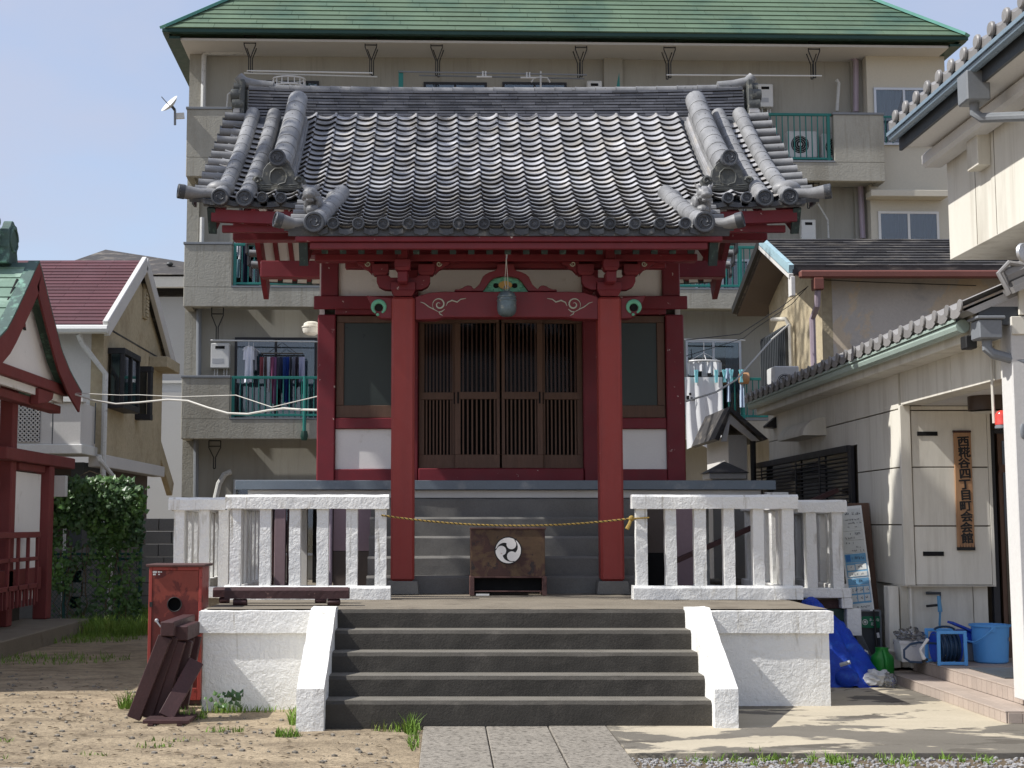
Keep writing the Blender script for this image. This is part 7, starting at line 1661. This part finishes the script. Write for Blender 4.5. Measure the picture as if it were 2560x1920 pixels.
B('label', M_signw, bu, b0.x + r1 * .72, b0.x + r1 * .78, b0.y - r1 * .70, b0.y - r1 * .66, b0.z + hh * .58, b0.z + hh * .68)
# hose reel
b0 = at_ground(2366, 1660, ZU - .0); k = b0.y / 3500; hr_ = thing('hose_reel', b0, 'blue garden hose reel with dark hose wound on it beside the blue bucket', 'hose reel')
w, h, d = 33 * k, 84 * k, .16
for y_ in (b0.y - d, b0.y + d):
    for s in (-1, 1): MB().bar((b0.x + s * w, y_, b0.z), (b0.x + s * w * .97, y_, b0.z + h), .022, .03).build('frame_post', M_bucket, hr_, .004)
    for z_ in (.02, h - .015): MB().bar((b0.x - w, y_, b0.z + z_), (b0.x + w, y_, b0.z + z_), .02, .028).build('frame_rail', M_bucket, hr_, .004)
for s in (-1, 1): MB().lathe([(.001, -.006), (h * .44, -.006), (h * .44, .006), (.001, .006)], Matrix.Translation((b0.x + s * w * .84, b0.y, b0.z + h * .5)) @ Matrix.Rotation(math.pi / 2, 4, 'Y'), 24).build('reel_flange', M_bluenet, hr_)
for i in range(10):
    x = b0.x - w * .74 + w * 1.48 * i / 9; r = h * .36 + .01 * (i % 2); tilt = R.uniform(-.12, .12)
    MB().tube([(x + tilt * .12 * math.sin(t), b0.y + r * math.cos(t), b0.z + h * .5 + r * math.sin(t)) for t in [j * .33 for j in range(20)]], .0115, 6, False).build('hose_coil', M_hose, hr_)
MB().tube([(b0.x - w * .2 + .09 * math.cos(t), b0.y - .05, b0.z + h + .0 + .03 * math.sin(t)) for t in [i * .35 for i in range(10)]], .011, 6).build('hose_loop', M_hose, hr_)
g0 = at_ground(2255, 1640, ZU)
hl = MB(); cx, cz = P(2292, 1630, b0.y - .15).x, P(2292, 1630, b0.y - .15).z
hl.tube([(b0.x - w, b0.y - .1, b0.z + h * .62), (cx + .02, b0.y - .15, cz + .085), (cx - .06, b0.y - .16, cz + .07), (cx - .12, b0.y - .17, cz + .02), (cx - .12, b0.y - .17, cz - .05), (cx - .07, b0.y - .17, cz - .085), (cx + .03, b0.y - .17, cz - .09), (P(2305, 1640, b0.y - .17).x, b0.y - .17, cz - .085)], .0105, 7).build('hose', M_hose, hr_)
nz0, nz1 = P(2320, 1597, b0.y - .2), P(2311, 1648, b0.y - .2); nzm = P(2300, 1625, b0.y - .2)
MB().tube([nz0, nz0 + (nzm - nz0) * .5, nzm], [.015, .013, .012], 8).build('nozzle_grip', M_plast, hr_); MB().tube([nzm, nz1], [.012, .018], 8).build('nozzle_body', M_plast, hr_); d_ = (nz1 - nzm).normalized(); MB().tube([nz1, nz1 + d_ * .02], [.028, .030], 12).build('nozzle_head', M_iron, hr_)
# white bin with plastic bag
b0 = Vector((P(2290, 1650, 13.05).x, 13.05, ZU)); k = b0.y / 3500; wb_ = thing('waste_bin', b0, 'white plastic bin lined with a crumpled clear bag left of the hose reel', 'bin')
w0, w1, hb = 30 * k, 34 * k, 52 * k; y0 = b0.y + .05
MB().hexa([(b0.x - w0, y0, ZU), (b0.x + w0, y0, ZU), (b0.x + w0, y0 + .2, ZU), (b0.x - w0, y0 + .2, ZU), (b0.x - w1, y0 - .01, ZU + hb), (b0.x + w1, y0 - .01, ZU + hb), (b0.x + w1, y0 + .21, ZU + hb), (b0.x - w1, y0 + .21, ZU + hb)]).build('bin_body', M_plast, wb_, .012, seg=2)
B('bin_rim', M_plast, wb_, b0.x - w1 - .008, b0.x + w1 + .008, y0 - .018, y0 - .0105, ZU + hb - .03, ZU + hb + .002, .002)
def bag(name, m, parent, c, rx, ry, rz_, seed, amp=.25):
    mb = MB()
    def f(u, v):
        a = u * 6.2832; b = (v - .5) * math.pi; n_ = Vector((math.cos(a) * math.cos(b), math.sin(a) * math.cos(b), math.sin(b))); q = 1 + amp * mnoise.fractal(n_ * 1.6 + Vector((seed, seed, 0)), .6, 2.2, 4) - .10 * abs(mnoise.noise(n_ * 5 + Vector((0, seed, 3))))
        return Vector(c) + Vector((n_.x * rx * q, n_.y * ry * q, max(n_.z * rz_ * q, -rz_ * .82)))
    mb.grid(f, 40, 24); return mb.build(name, m, parent, fix=False, ang=50)
bag('bin_bag', M_film, wb_, (b0.x - .005, y0 + .09, ZU + hb + .02), w1 * 1.02, .13, .085, 3.3, .7)
# blue tray behind
b0 = Vector((P(2422, 1640, 13.1).x, 13.1, ZU)); tr = thing('storage_tub', (b0.x, b0.y + .1, ZU), 'grey tub with a dark blue basin on top between reel and bucket', 'tub')
B('tub', M_grey, tr, b0.x - .09, b0.x + .12, b0.y + .06, b0.y + .3, ZU, ZU + .17, .01); B('basin', M_bluenet, tr, b0.x - .13, b0.x + .10, b0.y + .03, b0.y + .3, ZU + .171, ZU + .28, .02); MB().bar((b0.x - .14, b0.y + .06, ZU + .36), (b0.x + .05, b0.y + .06, ZU + .282), .14, .02).build('scoop', M_bluenet, tr)
# standpipe tap
b0 = P(2348, 1500, YC0 + .05); tp = thing('standpipe', (b0.x, YC0 + .05, ZU), 'thin blue hose pipe hanging from a wall tap under the hall mail slots', 'tap')
M_tapb = mat('pale_blue_pipe', S(86, 140, 176), .4, .08, 4)
tx = P(2346, 1490, YC0 + .05)
MB().tube([(P(2347, 1560, YC0).x + .02, YC0 + .02, ZU + .25), (P(2351, 1540, YC0).x, YC0 + .03, P(2351, 1560, YC0).z), (tx.x + .01, YC0 + .03, P(2346, 1512, YC0).z)], .011, 8).build('pipe', M_tapb, tp)
MB().tube([(tx.x + .005, YC0 + .03, P(2346, 1530, YC0).z), (tx.x - .005, YC0 + .03, P(2346, 1490, YC0).z)], [.022, .016], 10).build('hose_joint', M_tapb, tp)
MB().tube([(tx.x - .12, YC0 + .04, P(2330, 1516, YC0).z), (tx.x - .0, YC0 + .04, P(2330, 1513, YC0).z)], .012, 8).build('tap_lever', M_iron, tp)
MB().tube([(tx.x - .10, YC0 + .1, P(2340, 1484, YC0).z), (tx.x + .02, YC0 + .05, P(2340, 1484, YC0).z), (tx.x + .005, YC0 + .035, P(2340, 1500, YC0).z)], .014, 8).build('tap_body', M_greyd, tp)
# watering can
b0 = Vector((P(2214, 1650, 13.1).x, 13.1, .125)); k = b0.y / 3500; wc = thing('watering_can', b0, 'green plastic watering can on the lower terrace step', 'watering can'); T = Matrix.Translation(b0 + Vector((0, .1, 0)))
w, h = 28 * k, 64 * k
MB().lathe([(w * .96, 0), (w, .02), (w, h * .55), (w * .92, h * .68), (w * .62, h * .80), (w * .55, h * .88), (w * .58, h), (w * .42, h), (w * .36, h * .86), (.001, h * .8)], T, 28).build('can_body', M_canG, wc)
MB().tube([T @ Vector((0, -w * .5, h * .9)), T @ Vector((0, -w * .98, h * .72)), T @ Vector((0, -w * 1.25, h * .5)), T @ Vector((0, -w * 1.15, h * .2)), T @ Vector((0, -w * .98, h * .06))], [.018, .02, .02, .018, .016], 8).build('handle', M_canG, wc)
# blue net heap, white bag
b0 = Vector((P(2130, 1700, 12.9).x, 12.9, .035)); bn = thing('blue_net', b0 + Vector((.05, .25, 0)), 'crumpled bright blue crow net heaped beside the right end of the platform', 'net')
mb = MB()
def nf(u, v):
    a = u * 6.2832; rr = 1 - v; prof_ = (1 - rr ** 1.7); n_ = mnoise.fractal(Vector((math.cos(a) * rr * 2.3, math.sin(a) * rr * 2.3, 1.1)), .7, 2.1, 5)
    fold = .05 * math.sin(a * 9 + 4 * rr + 2 * n_) * rr
    x = b0.x + .02 + .47 * rr * math.cos(a) * (1 + .12 * n_) + fold * .6; y = b0.y + .40 + .46 * rr * math.sin(a) * (1 + .1 * n_)
    z_ = .036 + max(0, .78 * prof_ * (1 - .35 * max(0, math.cos(a)) * rr) + .10 * n_ * (1 - abs(2 * v - 1)) + fold * .4)
    return (x - .20 * prof_, y + .2 * prof_, z_)
mb.grid(nf, 90, 34); mb.build('net', M_bluenet, bn, fix=False, ang=60)
MB().ball((b0.x - .05, b0.y - .02, .12), .10, 1.1, .7, .9, 14, 9).build('net_roll', M_bluenet, bn)
MB().tube([(b0.x - .12, b0.y - .06, .24), (b0.x - .04, b0.y - .10, .27)], .02, 6).build('net_tag', M_ltgrey, bn)
pbg = Vector((P(2203, 1700, 12.85).x, 12.85, .035)); pb_t = thing('plastic_bag', pbg, 'white plastic bag lying between the blue net and the terrace step', 'bag')
bag('bag_body', M_plast, pb_t, (pbg.x, pbg.y + .12, .035 + .07), .13, .12, .085, 1.7, .35); bag('bag_corner', M_film, pb_t, (pbg.x + .08, pbg.y - .0, .035 + .06), .06, .05, .07, 5.1, .3)
bag('bag_top', M_plast, pb_t, (P(2158, 1640, pbg.y + .5).x, pbg.y + .5, P(2158, 1640, pbg.y + .5).z), .05, .06, .06, 2.2, .3)
# leaning notice board
def lean_board(P0, P1, P2, P3, th): 
    mb = MB(); n_ = (P1 - P0).cross(P3 - P0).normalized() * th; return mb.hexa([P0, P1, P2, P3, P0 + n_, P1 + n_, P2 + n_, P3 + n_])
YN_ = 13.95
tl, tr_, br, bl = P(2090, 1268, YN_ + .35), P(2153, 1263, YN_ + .30), P(2186, 1526, YN_ - .25), P(2126, 1532, YN_ - .2)
nb = thing('notice_board', (tl + br) / 2 * 1, 'tall leaning notice board with white and blue picture panels against the hall wall', 'notice board')
lean_board(tl, tr_, br, bl, .03).build('backing', M_white, nb)
lb = thing('board_frame', (tr_.x + .1, YN_ + .4, .5), 'dark framed board standing behind the leaning notice board', 'board')
o4 = [P(2120, 1258, YN_ + .5), P(2172, 1257, YN_ + .5), P(2198, 1530, YN_ + .2), P(2150, 1530, YN_ + .2)]; lean_board(*o4, .03).build('frame', M_wood, lb)
nrm = (tr_ - tl).cross(bl - tl).normalized(); nrm = nrm if nrm.y < 0 else -nrm
def bp_(s, t, h): a = tl + (tr_ - tl) * s; b = bl + (br - bl) * s; return a + (b - a) * t + nrm * h
def bq(name, m, s0, s1, t0, t1, h, parent=None):
    o = MB(); p = [bp_(s0, t0, h), bp_(s1, t0, h), bp_(s1, t1, h), bp_(s0, t1, h)]; o.hexa([q - nrm * .003 for q in p] + p); return o.build(name, m, parent or nb)
for t0, t1, m in ((.03, .245, M_paper), (.25, .335, M_paper), (.34, .455, M_paper), (.465, .545, M_blueprint), (.55, .685, M_blueprint), (.695, .755, M_blueprint), (.76, .925, M_blueprint), (.935, .985, M_paper)): bq('poster', m, .08, .93, t0, t1, .006)
for s0, s1, t0, t1 in ((.12, .42, .57, .62), (.46, .9, .565, .62), (.12, .9, .635, .68), (.12, .36, .775, .835), (.4, .64, .775, .835), (.68, .9, .775, .835), (.12, .36, .85, .91), (.4, .64, .85, .91), (.68, .9, .85, .91), (.12, .3, .475, .535)): bq('picture_box', M_paper if t0 > .54 else mat('deep_blue_print', S(50, 110, 170), .6), s0, s1, t0, t1, .0095)
marks = MB(); RR = random.Random(5)
for (t, h_, dens, s0, s1) in ((.065, .03, .75, .3, .9), (.13, .018, .8, .3, .85), (.165, .018, .7, .35, .9), (.20, .018, .6, .35, .75), (.265, .025, .55, .4, .85), (.305, .02, .5, .2, .85), (.355, .02, .5, .2, .5), (.395, .028, .45, .4, .85), (.43, .02, .5, .4, .85), (.49, .035, .6, .36, .85), (.58, .028, .4, .16, .85), (.65, .02, .5, .16, .85), (.705, .035, .6, .3, .85), (.79, .028, .5, .16, .85), (.865, .028, .45, .16, .85), (.95, .022, .8, .3, .8)):
    s = s0
    while s < s1:
        w_ = RR.uniform(.025, .06)
        if RR.random() < dens:
            for _ in range(3):
                sa = s + RR.uniform(0, w_ * .5); ta = t + RR.uniform(0, h_ * .7); p = [bp_(sa, ta, .0132), bp_(sa + w_ * RR.uniform(.2, .6), ta, .0132), bp_(sa + w_ * RR.uniform(.2, .6), ta + h_ * RR.uniform(.15, .4), .0132), bp_(sa, ta + h_ * RR.uniform(.15, .4), .0132)]
                marks.hexa([q - nrm * .002 for q in p] + p)
        s += w_ * 1.25
stuff(marks.build('printed_marks', M_greyd, nb, fix=False))
# green sign on a wire panel
YG = 13.72
x0, x1, z0_, z1_ = rect(2128, 1527, 2204, 1650, YG)
wp = thing('mesh_stand', ((x0 + x1) / 2, YG, .035), 'low grey wire mesh panel carrying a green oval sign beside the hall wall', 'panel')
for a, b in (((x0, z1_), (x1, z1_)), ((x1, .1), (x1, z1_)), ((x0, .1), (x0, z1_))): MB().tube([(a[0], YG, a[1]), (b[0], YG, b[1])], .012, 6).build('frame_bar', M_grey, wp)
B('panel_sheet', M_greyd, wp, x0, x1, YG + .012, YG + .018, .1, z1_)
for i in range(22):
    x = x0 + (x1 - x0) * (i + .5) / 22 - .02; a = max(x0, x - .18); MB().bar((a, YG + .004, z1_ - (0 if x - .18 > x0 else 0)), (min(x + .12, x1), YG + .004, .1), .004, .004).build('wire', M_grey, wp) if i < 12 else None
pl = [(x, y) for x, y in arc(P(2161, 1555, YG).x, 0, .055, 90, 270, 10)]
zc_ = P(2170, 1555, YG).z; xs0 = P(2161, 1555, YG).x
si = MB().xz([(a, zc_ + b) for a, b in pl] + [(x1 - .012, zc_ - .055), (x1 - .012, zc_ + .055)], YG - .02, YG - .012).build('green_sign', M_sgreen, wp)
MB().tube([(xs0 + .0 + .024 * math.cos(t), YG - .021, zc_ + .024 * math.sin(t)) for t in [i * .393 for i in range(17)]], .0045, 6, False).build('sign_ring', M_paper, si); MB().ball((xs0, YG - .021, zc_), .014, 1, .2, 1, 8, 6).build('sign_emblem', M_paper, si)
text('sign_lettering', 'みんな', M_paper, si, Matrix.Translation((xs0 + .09, YG - .0215, zc_ + .02)) @ FACE_CAM, .034, .0006, .0004); text('sign_lettering', '花', M_paper, si, Matrix.Translation((xs0 + .07, YG - .0215, zc_ - .02)) @ FACE_CAM, .032, .0006, .0004)
lp_ = thing('umbrella', (P(2187, 1600, YG - .05).x, YG - .06, .035), 'furled dark umbrella with a pale band leaning on the green sign panel', 'umbrella')
MB().tube([P(2184, 1524, YG - .05), P(2190, 1590, YG - .06), P(2197, 1690, YG - .1)], [.008, .016, .006], 8).build('canopy', M_iron, lp_); MB().tube([P(2194.5, 1582, YG - .08), P(2197, 1594, YG - .08)], .014, 8).build('band', M_plast, lp_)
# dark green board and poster under the right rear curb
db = thing('green_board', (3.6, 13.85, .3), 'dark green board stored upright under the right rear corner of the platform', 'board')
B('board', M_greendk, db, P(1990, 1540, 13.8).x, P(2112, 1540, 13.8).x, 13.70, 13.73, P(2050, 1568, 13.7).z, P(2050, 1522, 13.7).z, .004); B('top_strip', M_timb, db, P(1990, 1500, 13.8).x, P(2112, 1500, 13.8).x, 13.70, 13.73, P(2050, 1521, 13.7).z, P(2050, 1500, 13.7).z)
po_ = thing('poster', (P(2110, 1590, 13.6).x, 13.6, .05), 'white poster with black characters and a red motif behind the blue net', 'poster')
B('sheet', M_paper, po_, P(2070, 1590, 13.6).x, P(2124, 1590, 13.6).x, 13.62, 13.626, P(2100, 1640, 13.6).z, P(2100, 1566, 13.6).z)
for i in range(3): p = P(2112 + i, 1573 + i * 8, 13.6); MB().obox(Matrix.Translation((p.x, 13.617, p.z)) @ Matrix.Rotation(.15, 4, 'Y'), .017, .004, .018).build('printed_character', M_ink, po_)
for dx, dz in ((0, 0), (-.03, .03)): p = P(2103, 1592, 13.6); MB().ball((p.x + dx, 13.617, p.z + dz), .022, .5, .1, 1.4, 8, 6).build('printed_motif', M_redold, po_)
# diagonal plank
dg = thing('plank', (3.2, 14.8, 1.2), 'long brown plank slanting up behind the right front balustrade', 'plank')
a, b = P(1690, 1402, 14.5), P(2092, 1226, 14.9); MB().bar(a, b, .05, .10, (0, 1, 0)).build('board', M_timb, dg, .005)
# ================================================================== CABLES
def cable(label, pts, r, m=M_wire): tag(MB().tube(pts, r, 6).build('cable', m, None), label, 'cable', 'overhead cables')
L_ = [(P(185, 985, 19.5)), P(230, 1000, 19.6), P(290, 1010, 19.6), P(350, 1006, 19.4), P(420, 999, 19), P(470, 1002, 18.6), P(520, 1019, 18.2), P(570, 1033, 17.8), P(620, 1035, 17.4), P(670, 1026, 17), P(710, 1021, 16.6), P(750, 1024, 16.3), P(797, 1025, 16)]
cable('thick pale cable sagging from the left red shrine to the hall column', L_, .014)
cable('thin pale cable strung above the thick cable left of the shrine hall', [P(190, 983, 19.5), P(300, 988, 19.2), P(345, 987, 19), P(450, 992, 18), P(590, 988, 17), P(680, 1018, 16.5), P(797, 990, 16)], .006)
cable('pale cable running from the cream gable wall down behind the hanging sheet', [P(1972, 811, 20), P(1930, 848, 19.4), P(1880, 905, 18.7), P(1840, 950, 18.1), P(1790, 980, 17.4), P(1716, 1003, 16.2)], .012)
cable('thin dark cable rising from the shrine to the old house gutter', [P(1716, 850, 16.2), P(1850, 835, 18), P(1950, 770, 19.5), P(2020, 716, 20.0)], .006, M_iron)
cable('thin dark cable along the peeling grey wall of the old house', [P(2035, 692, 20.0), P(2065, 700, 20.0), P(2200, 706, 20.1), P(2440, 714, 20.1)], .006, M_iron)
cable('second thin dark cable sloping across the cream gable wall', [P(2018, 718, 19.9), P(1980, 760, 19.8), P(1890, 820, 19), P(1860, 845, 18.5), P(1716, 890, 16.4)], .005, M_iron)
# ================================================================== TREE (left, unseen beyond the frame; crown placed to shade the hall porch)
tre = thing('tree', (-9.2, 12.6, 0), 'unseen tall broadleaf tree beyond the left edge, its crown placed to shade the hall porch', 'tree')
MB().tube([(-9.2, 12.6, -.2), (-9.15, 12.55, 2), (-8.9, 12.5, 5), (-8.5, 12.6, 8.5), (-8.2, 12.8, 12), (-8.0, 13, 15)], [.34, .27, .24, .2, .14, .05], 12).build('trunk', M_stem, tre)
cl_ = [((-5.0, 11.45, 11.62), (.6, .72, 1.25), 4800), ((-4.6, 19.9, 14.4), (1.6, 1.3, 1.5), 1500), ((-8.2, 12.8, 13.6), (2, 2, 1.9), 1500), ((-7.2, 16, 14), (1.7, 1.8, 1.4), 900)]  # first cluster sits on the sun's path to the hall porch
for (c, r, n) in cl_:
    a = Vector((-8.5, 12.6, 8.5)); b = Vector(c); MB().tube([a, a + (b - a) * .5 + Vector((0, 0, .5)), b], [.13, .08, .03], 8).build('limb', M_stem, tre)
lvs = MB()
for (c, r, n) in cl_:
    for _ in range(n):
        d = Vector((R.gauss(0, 1), R.gauss(0, 1), R.gauss(0, 1))).normalized() * R.random() ** .38
        p = Vector((c[0] + d.x * r[0], c[1] + d.y * r[1], c[2] + d.z * r[2]))
        s_ = R.uniform(.06, .11); u = Vector((R.gauss(0, 1), R.gauss(0, 1), R.gauss(0, 1))).normalized(); v = u.cross(Vector((R.gauss(0, 1), R.gauss(0, 1), R.gauss(0, 1)))).normalized()
        lvs.add([p - u * s_, p + v * s_ * .5, p + u * s_, p - v * s_ * .5], [(0, 1, 2, 3)])
stuff(lvs.build('crown', M_leaf, tre, fix=False))
nh_ = thing('house', (-11.5, 20.6, 0), 'plain grey neighbouring house beyond the left edge, behind the copper roofed shrine', 'house')  # unseen house added to keep the sun off the ivy
B('wall', M_ltgrey, nh_, -13.5, -9.4, 19.7, 21.3, 0, 6.3); MB().yz([(19.5, 6.3), (21.5, 6.3), (20.5, 7.0)], -13.6, -9.3).build('roof', M_slate, nh_)
